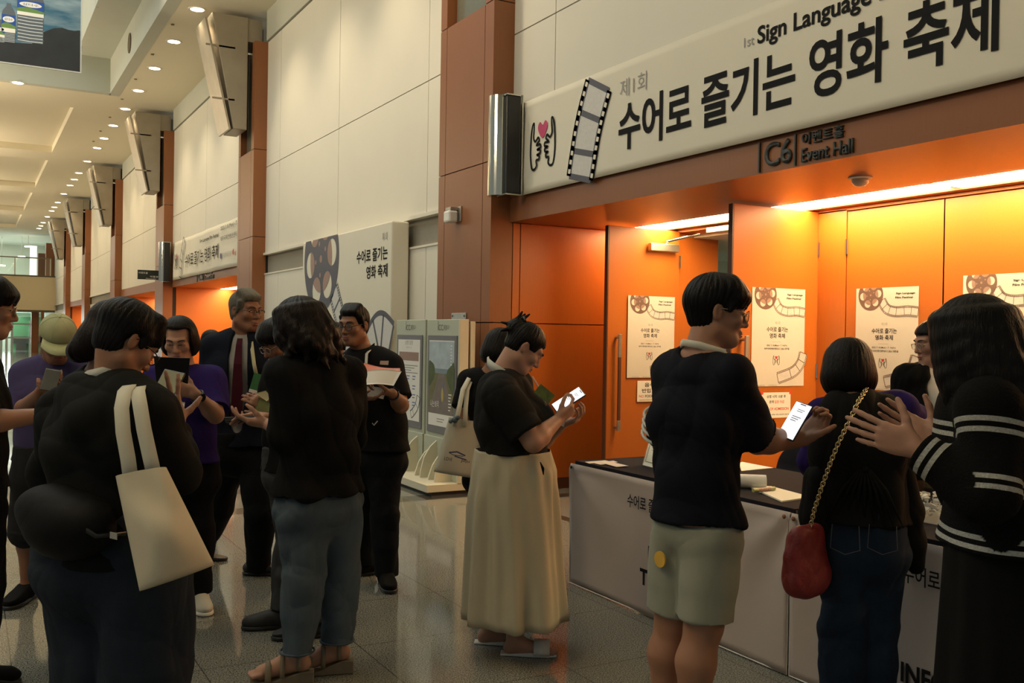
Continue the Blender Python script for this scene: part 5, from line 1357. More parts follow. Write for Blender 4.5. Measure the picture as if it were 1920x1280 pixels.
        S.ell(b + fd * 0.13 * f - sv * 0.0 + UPZ * 0.035, np.stack([sv, fd, UPZ], 1), (0.048 * f, 0.085 * f, 0.035), 0.02)
        S.plane((0, 0, 0.012), -UPZ, 0.003); S.plane(a + UPZ * 0.025 * h, UPZ + fd * 0.25, 0.004)
        V, F = S.mesh(); o = np_mesh('shoe', V, F, m, s.root)
        S = SDF(0.004); S.cone(heel + UPZ * 0.012, b + fd * 0.06 * f + UPZ * 0.012, 0.038 * f, 0.038 * f, 0.02); S.cone(b + fd * 0.06 * f + UPZ * 0.012, toe - fd * 0.03 + UPZ * 0.012, 0.040 * f, 0.040 * f, 0.02)
        S.ell(b + fd * 0.13 * f + UPZ * 0.012, np.stack([sv, fd, UPZ], 1), (0.05 * f, 0.085 * f, 0.03), 0.02)
        S.plane((0, 0, 0.002), -UPZ, 0.002); S.plane((0, 0, 0.022), UPZ, 0.002); V, F = S.mesh(); np_mesh('sole', V, F, sole or m, o)
        return o
    def hair(s, m, build, amp=0.0022, seed=5, h=None, name='hair', freq=34.0, zs=14.0):
        S = SDF(h or max(s.h * 0.8, 0.0034)); build(S, s.HP, s.HM(), s.hs)
        V, F = S.mesh(); N = vnormals(V, F); HM = s.HM(); q = (V - s.J['head']) @ HM / s.hs
        rnd = np.random.RandomState(seed); ang = np.arctan2(q[:, 0], q[:, 1] + 0.03); z = q[:, 2]; w = np.zeros(len(V))
        for i in range(6): w += np.sin(ang * rnd.uniform(0.5, 1.6) * freq + zs * rnd.uniform(-1, 1) * z + rnd.uniform(0, 6) + 1.5 * np.sin(z * 25 + rnd.uniform(0, 6))) / 6 * rnd.uniform(0.6, 1.4)
        V = V + N * (w * amp)[:, None]
        return np_mesh(name, V, F, m, s.root)
    def lanyard(s, m, pts, wdir, width=0.018, name='lanyard'):
        b = MB(); b.strip(pts, wdir, width, 0.003); return b.build(name, m, s.root, True)

def hand(S, wrist, fdir, ndir, side='R', size=1.0, curl=(20, 25, 30, 35), spread=0.0, thumb=(0.55, 0.65, 0.35), tcurl=20, ftwist=None):
    """palm, four jointed fingers of different length and a thumb from the side of the palm; ndir is where the palm faces; curl in degrees per joint"""
    f = nrm(fdir); n = np.array(ndir, float); n = nrm(n - f * (n @ f)); t = np.cross(f, n) * (1 if side == 'R' else -1); q = size
    w = np.array(wrist, float)
    M = np.stack([f, t, n], 1)
    S.ell(w + f * 0.048 * q, M, (0.05 * q, 0.037 * q, 0.0145 * q), 0.012)
    offs = ((0.016, 0.030, 0.088), (0.006, 0.010, 0.092), (-0.005, -0.010, 0.088), (-0.015, -0.028, 0.079))
    lens = ((0.044, 0.026, 0.021), (0.048, 0.030, 0.022), (0.044, 0.028, 0.022), (0.034, 0.021, 0.019)); rad = (0.0090, 0.0092, 0.0088, 0.0078)
    for i in range(4):
        a = w + f * 0.008 * q + t * offs[i][0] * q; m = w + f * offs[i][2] * q + t * offs[i][1] * q
        S.cone(a, m, 0.0145 * q, 0.0115 * q, 0.012)
        c = curl[i] if hasattr(curl, '__len__') else curl; ang = 0.0; pnt = m
        sp = spread * (1.2, 0.35, -0.45, -1.3)[i]
        for j in range(3):
            ang += math.radians(c) * ((0.8, 1.1, 0.8)[j]); d = nrm(f * math.cos(ang) + n * math.sin(ang) + t * sp * math.cos(ang))
            e = pnt + d * lens[i][j] * q; r0 = rad[i] * (1.0, 0.92, 0.85)[j] * q; r1 = rad[i] * (0.95, 0.86, 0.72)[j] * q
            S.cone(pnt, e, r0, r1, 0.004); pnt = e
    b = w + f * 0.022 * q + t * 0.022 * q + n * 0.006 * q; d = nrm(f * thumb[0] + t * thumb[1] + n * thumb[2])
    e = b + d * 0.044 * q; S.cone(b, e, 0.0150 * q, 0.0118 * q, 0.014)
    a = math.radians(tcurl); d2 = nrm(d * math.cos(a) + nrm(f * 0.8 - t * 0.4 + n * 0.3) * math.sin(a)); e2 = e + d2 * 0.034 * q; S.cone(e, e2, 0.0112 * q, 0.0100 * q, 0.005)
    d3 = nrm(d2 * math.cos(a) + nrm(f * 0.8 - t * 0.5 + n * 0.2) * math.sin(a)); S.cone(e2, e2 + d3 * 0.027 * q, 0.0100 * q, 0.0078 * q, 0.004)
    S.cone(b + n * 0.004, w + f * 0.05 * q + t * 0.022 * q, 0.012 * q, 0.011 * q, 0.012)
# ================================================================== HAIR STYLES (head space, metres)
def hs_cap(S, HP, HM, hs, t=0.012, face_y=0.045, face_z=0.045, back_z=-0.075, side_y=0.0, top=0.0):
    """hair that follows the skull: shell minus the face opening, the ears and the nape"""
    S.ell(HP(0, -0.014, 0.038 + top), HM, ((0.075 + t) * hs, (0.093 + t) * hs, (0.082 + t) * hs), 0.01)
    S.ell(HP(0, -0.030, -0.028), HM, (0.0655 * hs, 0.068 * hs, 0.062 * hs), 0.03)
    S.box(HP(0, face_y + 0.10, face_z - 0.12), HM, (0.2 * hs, 0.10 * hs, 0.12 * hs), 0.01, 0.02, 'sub')       # face
    S.box(HP(0, side_y + 0.1, -0.139), HM, (0.2 * hs, 0.10 * hs, 0.135 * hs), 0.01, 0.02, 'sub')            # in front of the ears
    for x in (-1, 1): S.ell(HP(x * 0.085, -0.012, -0.012), HM, (0.032 * hs, 0.026 * hs, 0.036 * hs), 0.012, 'sub')
    S.box(HP(0, 0, back_z - 0.1), HM, (0.2 * hs, 0.2 * hs, 0.10 * hs), 0.01, 0.025, 'sub')                  # nape

def hair_mop(S, HP, HM, hs):                                                   # young man: full top, fringe, tapered nape
    hs_cap(S, HP, HM, hs, 0.008, 0.075, 0.03, -0.075, 0.0, 0.004)
    S.ell(HP(0, -0.002, 0.070), HM, (0.088 * hs, 0.102 * hs, 0.062 * hs), 0.02)
    S.ell(HP(0, -0.052, 0.030), HM, (0.080 * hs, 0.066 * hs, 0.060 * hs), 0.03)
    for x in (-0.065, -0.045, -0.022, 0.0, 0.022, 0.045, 0.065):
        S.cone(HP(x * 0.9, 0.03, 0.098 - 3 * x * x), HP(x, 0.088 - abs(x) * 0.4, 0.060), 0.026 * hs, 0.020 * hs, 0.03); S.cone(HP(x, 0.092 - abs(x) * 0.4, 0.062), HP(x * 1.08, 0.097 - abs(x) * 0.5, 0.028), 0.018 * hs, 0.009 * hs, 0.01)
    for x in (-1, 1): S.cone(HP(x * 0.072, 0.045, 0.05), HP(x * 0.079, 0.03, 0.006), 0.018 * hs, 0.008 * hs, 0.015)
def hair_short(S, HP, HM, hs):                                                 # short crop, foreground
    hs_cap(S, HP, HM, hs, 0.012, 0.055, 0.035, -0.082, -0.005, 0.0)
    S.ell(HP(0, -0.02, 0.055), HM, (0.092 * hs, 0.108 * hs, 0.076 * hs), 0.02)
    for x in (-0.06, -0.03, 0.0, 0.03, 0.06): S.cone(HP(x, 0.03, 0.10), HP(x, 0.092 - abs(x) * 0.4, 0.045), 0.026 * hs, 0.012 * hs, 0.02)
    for x in (-1, 1): S.cone(HP(x * 0.078, 0.025, 0.03), HP(x * 0.081, 0.018, -0.008), 0.014 * hs, 0.007 * hs, 0.015)
def hair_neat(S, HP, HM, hs):                                                  # men's side-swept short hair, forehead shown
    hs_cap(S, HP, HM, hs, 0.008, 0.055, 0.062, -0.072, -0.005, 0.002)
    for x in (-0.05, -0.02, 0.015, 0.045): S.cone(HP(x, 0.0, 0.113), HP(x + 0.006, 0.078 - abs(x) * 0.5, 0.088), 0.022 * hs, 0.014 * hs, 0.025)
    for x in (-1, 1): S.cone(HP(x * 0.075, 0.03, 0.055), HP(x * 0.078, 0.008, -0.01), 0.012 * hs, 0.006 * hs, 0.015)
def hair_bob(S, HP, HM, hs, up=0.0):
    S.ell(HP(0, -0.012, 0.035), HM, (0.096 * hs, 0.110 * hs, 0.098 * hs), 0.01)
    S.ell(HP(0, -0.025, -0.045), HM, (0.108 * hs, 0.095 * hs, 0.085 * hs), 0.05)
    S.box(HP(0, 0.125, -0.10 + up), HM, (0.066 * hs, 0.11 * hs, 0.135 * hs), 0.02, 0.02, 'sub')
    S.box(HP(0, 0.05, -0.11), HM, (0.052 * hs, 0.10 * hs, 0.10 * hs), 0.02, 0.02, 'sub')
    S.box(HP(0, 0, -0.205), HM, (0.2 * hs, 0.2 * hs, 0.085 * hs), 0.02, 0.03, 'sub')
def hair_fringe_bob(S, HP, HM, hs):
    hair_bob(S, HP, HM, hs)
    for x in (-0.05, -0.025, 0.0, 0.025, 0.05): S.cone(HP(x, 0.06, 0.10), HP(x * 1.1, 0.095 - abs(x) * 0.4, 0.035), 0.018 * hs, 0.010 * hs, 0.015)
def hair_long(S, HP, HM, hs, length=0.36, wave=0.0, wide=1.0, back=0.0, seed=11, n=26, spread=0.30):
    S.ell(HP(0, -0.012, 0.035), HM, (0.094 * hs * wide, 0.112 * hs, 0.096 * hs), 0.01)
    rnd = random.Random(seed)
    for i in range(n):
        a = math.radians(38 + 284 * i / (n - 1)); x, y = 0.080 * math.sin(a) * wide, -0.012 + 0.092 * math.cos(a)
        pts = []; L = length * rnd.uniform(0.72, 1.08); ph = rnd.uniform(0, 6); sp0 = spread * rnd.uniform(0.7, 1.3)
        for k in range(9):
            t = k / 8; z = 0.06 - L * t; sp = 1.0 + sp0 * t - 0.25 * t ** 4
            pts.append(HP(x * sp + wave * t * math.sin(9 * t + ph), y * sp * (1 - 0.1 * t) - 0.03 * t - back * t + wave * t * math.cos(8 * t + ph), z))
        S.chain(pts, [0.026 * hs * (1 - 0.8 * (k / 8) ** 3) for k in range(9)], 0.014)
    S.ell(HP(0, -0.055, -0.06), HM, (0.08 * hs * wide, 0.05 * hs, 0.14 * hs), 0.03)
    S.box(HP(0, 0.13, -0.08), HM, (0.055 * hs, 0.085 * hs, 0.13 * hs), 0.02, 0.02, 'sub')
def hair_bun(S, HP, HM, hs):
    hs_cap(S, HP, HM, hs, 0.011, 0.06, 0.05, -0.06, 0.0, 0.0)
    S.ell(HP(0, -0.105, 0.055), HM, (0.045 * hs, 0.04 * hs, 0.045 * hs), 0.02)
    for a, b in (((0.02, -0.11, 0.09), (0.03, -0.10, 0.14)), ((-0.01, -0.12, 0.09), (-0.015, -0.125, 0.135)), ((0.0, -0.13, 0.05), (0.02, -0.17, 0.03)), ((-0.02, -0.12, 0.03), (-0.03, -0.15, -0.01)), ((0.0, -0.10, 0.10), (0.005, -0.085, 0.15))):
        S.cone(HP(*a), HP(*b), 0.012 * hs, 0.005 * hs, 0.01)

# ================================================================== SMALL BUILDERS
def bag_body(name, TL, TR, BR, BL, depth, bulge, m, root, open_top=True, seed=2, amp=0.006, nz=14):
    """soft sack: front and back grids between four corners, bulging in the middle, a bottom fold"""
    TL, TR, BR, BL = (np.array(q, float) for q in (TL, TR, BR, BL)); n = nrm(np.cross(TR - TL, BL - TL)); n = -n if n @ CF > 0 else n
    V = []; N = nz; rnd = np.random.RandomState(seed); ph = rnd.uniform(0, 6, 6)
    for sgn in (1, -1):
        for j in range(N + 1):
            for i in range(N + 1):
                u, v = i / N, j / N
                p = (TL * (1 - u) + TR * u) * (1 - v) + (BL * (1 - u) + BR * u) * v
                e = (math.sin(PI * u) ** 0.6) * (0.35 + 0.65 * math.sin(PI * min(1, 0.12 + v * 0.85)) ** 0.7); 
                w = amp * (math.sin(6 * u + 4 * v + ph[0]) + math.sin(9 * v - 5 * u + ph[1]) * 0.7 + math.sin(14 * u + 3 * v + ph[2]) * 0.35) * e
                V.append(p + n * sgn * (0.006 + depth / 2 * e * (0.5 + bulge * v)) + n * w)
    F = []; M2 = (N + 1) ** 2
    for j in range(N):
        for i in range(N):
            a = j * (N + 1) + i; F.append((a, a + N + 1, a + N + 2, a + 1)); F.append((M2 + a, M2 + a + 1, M2 + a + N + 2, M2 + a + N + 1))
    for i in range(N):
        a = N * (N + 1) + i; F.append((a, M2 + a, M2 + a + 1, a + 1))
        if not open_top: F.append((i, i + 1, M2 + i + 1, M2 + i))
    for j in range(N):
        a = j * (N + 1); F.append((a, M2 + a, M2 + a + N + 1, a + N + 1)); a += N; F.append((a, a + N + 1, M2 + a + N + 1, M2 + a))
    return np_mesh(name, np.array(V), np.array(F), m, root)

def phone(label, c, up, face, w=0.073, h=0.150, on=True, par=None, icons=True, scr=None):
    """c centre, up = long axis, face = screen normal"""
    up = nrm(up); face = np.array(face, float); face = nrm(face - up * (face @ up)); rt = np.cross(up, face); c = np.array(c, float)
    t = thing('smartphone', label, 'phone', mat4=frame4(c, rt, up, face))
    m = MB(); m.box((-w / 2, -h / 2, -0.004), (w / 2, h / 2, 0.004)); o = m.build('case', BLACKPL, bevel=0.0035); o.parent = t
    sm = scr or (emitter('lit_phone_screen', (0.92, 0.95, 1.0), 0.95) if on else mat('dark_phone_screen', (0.05, 0.055, 0.045), 0.1))
    m = MB(); m.box((-w / 2 + 0.003, -h / 2 + 0.004, 0.004), (w / 2 - 0.003, h / 2 - 0.004, 0.0046)); o = m.build('screen', sm); o.parent = t
    m = MB(); m.box((w / 2 - 0.03, h / 2 - 0.03, -0.0065), (w / 2 - 0.006, h / 2 - 0.006, -0.004)); o = m.build('camera_bump', BLACKPL, bevel=0.002); o.parent = t
    if on and icons:
        child_flat('screen_print', join2d([scribble(-0.012, h * 0.30, 0.03, 0.007, 2), scribble(-0.018, h * 0.1, 0.036, 0.008, 3)]), mat('screen_grey', (0.35, 0.38, 0.45), 0.4), t, 0.0049)
        child_flat('notch', poly2d([[(-0.012, h * 0.43), (0.012, h * 0.43), (0.012, h * 0.455), (-0.012, h * 0.455)]]), BLACKPL, t, 0.0049)
    return t

def flat_sheet(name, corners, m, root, th=0.0015, bend=0.0, n=10):
    """paper sheet between four corners (TL, TR, BR, BL), a little curved"""
    TL, TR, BR, BL = (np.array(q, float) for q in corners); nn = nrm(np.cross(TR - TL, BL - TL)); V = []
    for sg in (0.5, -0.5):
        for j in range(n + 1):
            for i in range(n + 1):
                u, v = i / n, j / n; p = (TL * (1 - u) + TR * u) * (1 - v) + (BL * (1 - u) + BR * u) * v
                V.append(p + nn * (sg * th + bend * math.sin(PI * u) * (1 - 0.4 * v)))
    F = []; M2 = (n + 1) ** 2
    for j in range(n):
        for i in range(n):
            a = j * (n + 1) + i; F.append((a, a + n + 1, a + n + 2, a + 1)); F.append((M2 + a, M2 + a + 1, M2 + a + n + 2, M2 + a + n + 1))
    rim = [i for i in range(n)] + [j * (n + 1) + n for j in range(n)] + [n * (n + 1) + i for i in range(n, 0, -1)] + [j * (n + 1) for j in range(n, 0, -1)]
    for i in range(len(rim)): a, b = rim[i], rim[(i + 1) % len(rim)]; F.append((b, a, M2 + a, M2 + b))
    return np_mesh(name, np.array(V), np.array(F), m, root)

def skirt(name, rings, M, m, root, nf=9, seed=4, nseg=96, wr=0.004):
    """rings = (centre, half width, half depth, fold depth); cloth hanging in soft vertical folds"""
    rnd = np.random.RandomState(seed); ph = rnd.uniform(0, 6, 8); V = []; K = []
    for i in range(len(rings) - 1):
        for k in range(8):
            t = k / 8; K.append([np.array(rings[i][0]) * (1 - t) + np.array(rings[i + 1][0]) * t] + [rings[i][q] * (1 - t) + rings[i + 1][q] * t for q in (1, 2, 3)])
    K.append([np.array(rings[-1][0])] + list(rings[-1][1:])); M = np.array(M)
    for r, (c, w, d, fo) in enumerate(K):
        for s in range(nseg):
            a = 2 * PI * s / nseg; q = fo * (0.6 * math.sin(nf * a + ph[0] + 0.15 * math.sin(r * 0.2)) + 0.4 * math.sin((nf * 2 - 3) * a + ph[1]) + 0.3 * math.sin(3 * a + ph[2]))
            q += wr * (math.sin(17 * a + r * 0.16 + ph[3]) * min(1, r / 10) + math.sin(11 * a - r * 0.22 + ph[4])) * 0.42
            V.append(c + M[:, 0] * math.cos(a) * (w + q) + M[:, 1] * math.sin(a) * (d + q))
    R = len(K); F = [(r * nseg + s, r * nseg + (s + 1) % nseg, (r + 1) * nseg + (s + 1) % nseg, (r + 1) * nseg + s) for r in range(R - 1) for s in range(nseg)]
    o = np_mesh(name, np.array(V), np.array(F), m, root); md = o.modifiers.new('cloth', 'SOLIDIFY'); md.thickness = 0.004; return o

def watch(p, sd, face, m=BLACKPL):
    a = p.J['wr' + sd]; d = nrm(p.J['el' + sd] - a); f = np.array(face, float); f = nrm(f - d * (f @ d)); s = np.cross(d, f); c = a + d * 0.02
    b = MB(); b.tube([c + (f * math.cos(q) * 0.031 + s * math.sin(q) * 0.034) for q in np.linspace(0, 2 * PI, 24, endpoint=False)], 0.006, 6, True); o = b.build('watch', m, p.root, True)
    b = MB(); b.cyl(c + f * 0.030, c + f * 0.041, 0.02, n=20); b.build('watch_face', mat('watch_glass', (0.02, 0.02, 0.025), 0.12), o)

CANVAS = cloth('canvas_tote_cloth', (0.60, 0.545, 0.415), 0.15, var=0.05, scale=5); OFFWH = cloth('off_white_strap', (0.62, 0.60, 0.50), 0.1, var=0.04)
DENIM = cloth('blue_grey_denim', (0.072, 0.098, 0.125), 0.25, var=0.28, scale=7); DENIMD = cloth('dark_denim', (0.020, 0.026, 0.038), 0.25, var=0.3, scale=7); DENIMK = cloth('indigo_denim', (0.016, 0.026, 0.045), 0.25, var=0.3, scale=7)
PURPLE = cloth('purple_polo_cloth', (0.022, 0.012, 0.10), 0.1); LILAC = cloth('dusty_purple_cloth', (0.055, 0.045, 0.115), 0.1)
THINMET = mat('thin_gold_metal', (0.45, 0.36, 0.25), 0.3, 0.9); BLKFR = mat('black_spectacle_frame', (0.012, 0.012, 0.013), 0.3)
# ================================================================== THE PEOPLE
# ---- young man with the lit phone at the desk
a = Person(1310, 3.4, 55, 1.73, h=0.0036)
a.set(neck=(1313, 658, 0.0), head=(1343, 584, 0.02), shL=(1262, 704, 0.13), shR=(1368, 712, -0.12), chest=(1306, 790, 0.0), waist=(1306, 885, 0.0), pel=(1308, 962, 0.0),
      elR=(1420, 826, 0.0), wrR=(1505, 822, 0.10), elL=(1250, 800, 0.22), wrL=(1295, 850, 0.42),
      hiL=(1277, 985, 0.07), hiR=(1336, 990, -0.05), knL=(1263, 1160, 0.10), knR=(1320, 1168, -0.06), anL=(1246, 1368, 0.14), anR=(1296, 1408, -0.06))
a.headdir(78, 8); a.fL = a.fR = heading(1310, 62)
v = heading(1505, 0); r_ = heading(1505, 90)
a.skin('young man in navy tee and grey shorts holding out a lit phone, seen from behind', SKIN_A, [(a.J['wrR'], UPZ * 0.62 - r_ * 0.05 + r_ * 0.62, -v * 0.7 - r_ * 0.45 + UPZ * 0.3, 'R', 1.02, (48, 52, 55, 58), 0.0, (0.75, 0.5, 0.2), 6), (a.J['wrL'], r_ * 0.8 + v * 0.4, -UPZ, 'L')], arms=1.12, legs=1.12)
a.face(); a.hair(HAIRK, hair_mop, 0.003); a.glasses(THINMET, 0.0016, 0.023, 0.019, 2.1)
NAVYT = cloth('navy_black_tee', (0.007, 0.0078, 0.0125), 0.1)
a.top('t_shirt', NAVYT, 0.013, 0.50, 0.076, hem=0.865, hemw=0.98, cuff=0.088, amp=0.009, freq=13, seed=4)
GREYS = cloth('grey_sweat_shorts', (0.285, 0.295, 0.24), 0.12, var=0.05)
a.legs_cloth('shorts', GREYS, waist=a.J['pel'][2] - 0.03, r=(0.101, 0.098, 0.096), end=0.405, amp=0.004, freq=15, hipinf=0.006)
M = a.TM(); nb = a.J['neck']
a.lanyard(OFFWH, [nb + a.L * 0.085 + a.F * 0.03 + UPZ * 0.0, nb + a.L * 0.055 - a.F * 0.045 + UPZ * 0.022, nb - a.F * 0.072 + UPZ * 0.030, nb - a.L * 0.055 - a.F * 0.045 + UPZ * 0.022, nb - a.L * 0.085 + a.F * 0.03 + UPZ * 0.0, nb - a.L * 0.07 + a.F * 0.12 - UPZ * 0.07], UPZ, 0.024)
el, sh = a.J['elL'], a.J['shL']; d = nrm(el - sh); WHITEC = cloth('white_print', (0.55, 0.55, 0.5), 0.1)
for k in range(4):
    c = sh + d * (0.17 + 0.026 * k); u = nrm(np.cross(d, UPZ + 0.1)); w_ = np.cross(d, u); b = MB()
    b.tube([c + (u * math.cos(q) + w_ * math.sin(q)) * 0.088 for q in np.linspace(0, 2 * PI, 28, endpoint=False)], 0.006, 6, True); b.build('sleeve_stripe', WHITEC, a.root, True)
b = MB(); b.lathe(a.p(1239, 1048, -0.015), [(0, 0), (0.028, 0), (0.028, 0.006), (0, 0.006)], 20, -v * 0.75 - r_ * 0.65); b.build('shorts_patch', mat('yellow_patch', (0.65, 0.38, 0.05), 0.6), a.root)
for sd in 'LR': a.shoe(sd, BLACKC, WHITEP)
c = a.p(1491, 789, 0.03); phone('bright phone in the outstretched hand of the young man in shorts', c, nrm(UPZ * 0.78 + heading(1490, 90) * 0.42 + heading(1490, 0) * 0.25), nrm(-heading(1490, 0) * 0.75 + UPZ * 0.35 - heading(1490, 90) * 0.45), 0.072, 0.145)

# ---- woman in the long cream skirt
a = Person(960, 4.58, 82, 1.60, girth=1.38, female=True, h=0.004)
a.set(neck=(940, 702, 0.0), head=(983, 652, 0.0), shL=(955, 738, 0.19), shR=(940, 744, -0.19), chest=(956, 788, 0.0), waist=(964, 838, 0.0), pel=(962, 885, 0.0), elR=(1000, 828, -0.24), wrR=(1046, 787, -0.10), elL=(1010, 828, 0.18), wrL=(1052, 796, 0.03),
      hiL=(965, 905, 0.08), hiR=(962, 905, -0.08), knL=(945, 1060, 0.1), knR=(968, 1065, -0.07), anL=(917, 1183, 0.14), anR=(967, 1202, -0.02))
a.headdir(80, 38); a.fL = a.fR = heading(960, 92)
v = heading(1050, 0); r_ = heading(1050, 90)
a.skin('woman in black top and long cream skirt reading her lit phone, hair pinned up', SKIN_C, [(a.J['wrR'], r_ * 0.7 + UPZ * 0.55 + v * 0.25, UPZ * 0.5 - r_ * 0.6 + v * 0.5, 'R', 0.92, (40, 45, 48, 50), 0, (0.7, 0.5, 0.4)), (a.J['wrL'], r_ * 0.8 + UPZ * 0.3 - v * 0.2, UPZ * 0.9 - r_ * 0.2, 'L', 0.92, (35, 40, 40, 40))], arms=1.22, legs=1.05, feet=True)
a.face(); a.hair(HAIRK, hair_bun, 0.002)
b = MB(); b.tube([a.HP(-0.03, -0.085, 0.105), a.HP(0.0, -0.10, 0.12), a.HP(0.03, -0.085, 0.105), a.HP(0.05, -0.05, 0.115)], 0.006, 8); b.build('hair_clip', BLACKPL, a.root, True)
a.top('blouse', BLACKC2, 0.016, 0.44, 0.082, hem=0.955, hemw=1.02, cuff=0.088, amp=0.006, freq=14, seed=8, neckr=0.07, ext=lambda S: (S.ell(a.p(1000, 786, -0.06), a.TM(), (0.10, 0.095, 0.085), 0.06), S.ell(a.p(1000, 786, 0.06), a.TM(), (0.10, 0.095, 0.085), 0.06)))
SKIRTM = cloth('cream_linen_skirt', (0.42, 0.38, 0.28), 0.18, var=0.06, scale=6)
Ms = np.stack([a.L, a.F, UPZ], 1); b0 = a.base
skirt('skirt', [(a.p(962, 842), 0.195, 0.178, 0.0), (a.p(964, 880), 0.215, 0.198, 0.004), (a.p(962, 930), 0.225, 0.208, 0.010), (a.p(963, 1040), 0.235, 0.220, 0.016), (a.p(965, 1158), 0.255, 0.238, 0.030)], Ms, SKIRTM, a.root, 8, 4, 160, 0.009)
b = MB(); b.tube([a.p(1013, 866, -0.19), a.p(1018, 878, -0.2), a.p(1019, 890, -0.205)], [0.002, 0.007, 0.002], 8); b.build('pocket_slit', BLACKC, a.root, True)
SANW = mat('white_leather', (0.62, 0.60, 0.55), 0.4); SANG = mat('olive_sandal_leather', (0.16, 0.13, 0.085), 0.55)
def sandal(p, sd, m, wedge=0.045, strappy=False):
    an = p.J['an' + sd]; fd = p.fL if sd == 'L' else p.fR; f = p.H / 1.7; sv = np.cross(UPZ, fd); z = max(an[2] - 0.055 * f - 0.026, 0.012)
    b0 = np.array([an[0], an[1], 0.0]); b = MB()
    prof = [(-0.075, z), (-0.02, z), (0.08, 0.022), (0.16, 0.012), (0.205, 0.010)]; V = []
    for x, zt in prof:
        wd = 0.03 if x < 0 else 0.042 if x < 0.17 else 0.03
        for s in (-1, 1): V += [b0 + fd * x * f + sv * s * wd * f + UPZ * zt, b0 + fd * x * f + sv * s * wd * f + UPZ * 0.001]
    F = []
    for i in range(len(prof) - 1):
        q, w = i * 4, i * 4 + 4; F += [(q, q + 2, w + 2, w), (q + 1, w + 1, w + 3, q + 3), (q, w, w + 1, q + 1), (q + 2, q + 3, w + 3, w + 2)]
    n = (len(prof) - 1) * 4; F += [(0, 1, 3, 2), (n, n + 2, n + 3, n + 1)]
    b.add(V, F); o = b.build('sandal', m, p.root, False, 0.004)
    def strap(x, hgt, wd, half, nm='strap'):
        q = MB(); pts = [b0 + fd * x * f + sv * half * math.cos(t) * f + UPZ * (0.012 + z * max(0, 1 - max(x, 0) / 0.1) + hgt * math.sin(t)) for t in np.linspace(0, PI, 14)]
        q.strip(pts, fd, wd, 0.004); q.build(nm, m, o, True)
    if strappy: strap(0.12, 0.082, 0.026, 0.050); strap(0.06, 0.100, 0.020, 0.046); strap(-0.01, 0.105, 0.018, 0.047)
    else: strap(0.13, 0.064, 0.075, 0.050)
    return o
for sd in 'LR': sandal(a, sd, SANW, 0.03)
a.lanyard(mat('pinkish_ribbon', (0.45, 0.30, 0.24), 0.6), [a.p(998, 706, -0.075), a.p(1008, 722, -0.10), a.p(1016, 740, -0.115), a.p(1024, 760, -0.12)], UPZ, 0.008)
b = MB(); b.strip([a.p(916, 676, 0.05), a.p(914, 678, 0.0), a.p(922, 686, -0.07), a.p(944, 700, -0.10)], UPZ, 0.040, 0.006); b.build('collar_scarf', WHITEC, a.root, True)
t = thing('badge', 'dark green name badge hanging at the chest of the woman in the cream skirt', 'badge', a.p(1020, 738))
m = MB(); cc = a.p(1021, 738, -0.14); uu = nrm(a.p(1034, 747, -0.12) - a.p(1006, 724, -0.12)); vv = nrm(a.p(1030, 729, -0.12) - a.p(1014, 748, -0.12)); m.obox(cc, uu, vv, np.cross(uu, vv), 0.085, 0.05, 0.003); m.build('card', mat('dark_green_card', (0.10, 0.13, 0.02), 0.4, var=0.7, scale=40), t)
c = a.p(1066, 750, -0.06); phone('bright white phone held by the woman in the cream skirt', c, nrm(UPZ * 0.55 + heading(1060, 90) * 0.83 + heading(1060, 0) * 0.1), nrm(UPZ * 0.62 - heading(1060, 90) * 0.45 - heading(1060, 0) * 0.62), 0.075, 0.158)
t = thing('booklet', 'small folded booklet under the phone of the woman in the cream skirt', 'booklet', a.p(1055, 790)); flat_sheet('paper', (a.p(1042, 778, -0.03), a.p(1062, 785, -0.03), a.p(1057, 800, -0.03), a.p(1046, 795, -0.03)), WHITEP, t, 0.006)

# ---- woman in jeans, seen from behind
a = Person(592, 4.22, -38, 1.65, girth=1.12, female=True, h=0.004)
a.set(neck=(580, 676, 0.0), head=(560, 609, 0.0), shL=(537, 712, -0.12), shR=(652, 703, 0.12), chest=(596, 770, 0.0), waist=(598, 850, 0.0), pel=(594, 925, 0.0), elL=(540, 815, -0.12), wrL=(502, 795, 0.10), elR=(655, 815, 0.25), wrR=(545, 790, 0.38),
      hiL=(568, 950, -0.05), hiR=(632, 945, 0.06), knL=(570, 1075, -0.06), knR=(640, 1065, 0.08), anL=(557, 1222, -0.06), anR=(632, 1202, 0.06))
a.headdir(-60, 12); a.fL = a.fR = heading(592, -88)
v = heading(480, 0); r_ = heading(480, 90)
a.skin('woman with wavy dark hair and pale blue jeans seen from behind, in wedge sandals', SKIN_C, [(a.J['wrL'], -r_ * 0.85 + UPZ * 0.12 + v * 0.1, UPZ * 0.9 + v * 0.3, 'L', 0.97, (18, 22, 25, 28), 0.1, (0.7, 0.3, 0.6)), (a.p(506, 782, 0.16), -r_ * 0.9 + UPZ * 0.05, -UPZ * 0.8 - v * 0.3, 'R', 0.95, (15, 18, 20, 22), 0.05)], arms=1.05, legs=0.82, feet=True)
a.hair(HAIRB, lambda S, HP, HM, hs: hair_long(S, HP, HM, hs, 0.27, 0.022, 1.2, 0.015, 11, 30, 0.45), 0.003)
a.top('shirt_jacket', BLACKC, 0.030, 0.56, 0.088, hem=0.80, hemw=1.08, cuff=0.07, amp=0.011, freq=11, seed=12, arm=1.1, neckr=0.06)
a.legs_cloth('jeans', DENIM, waist=0.835, r=(0.118, 0.088, 0.073), end=1.0, amp=0.007, freq=18, hipinf=0.02)
for sd in 'LR': sandal(a, sd, SANG, 0.05, True)
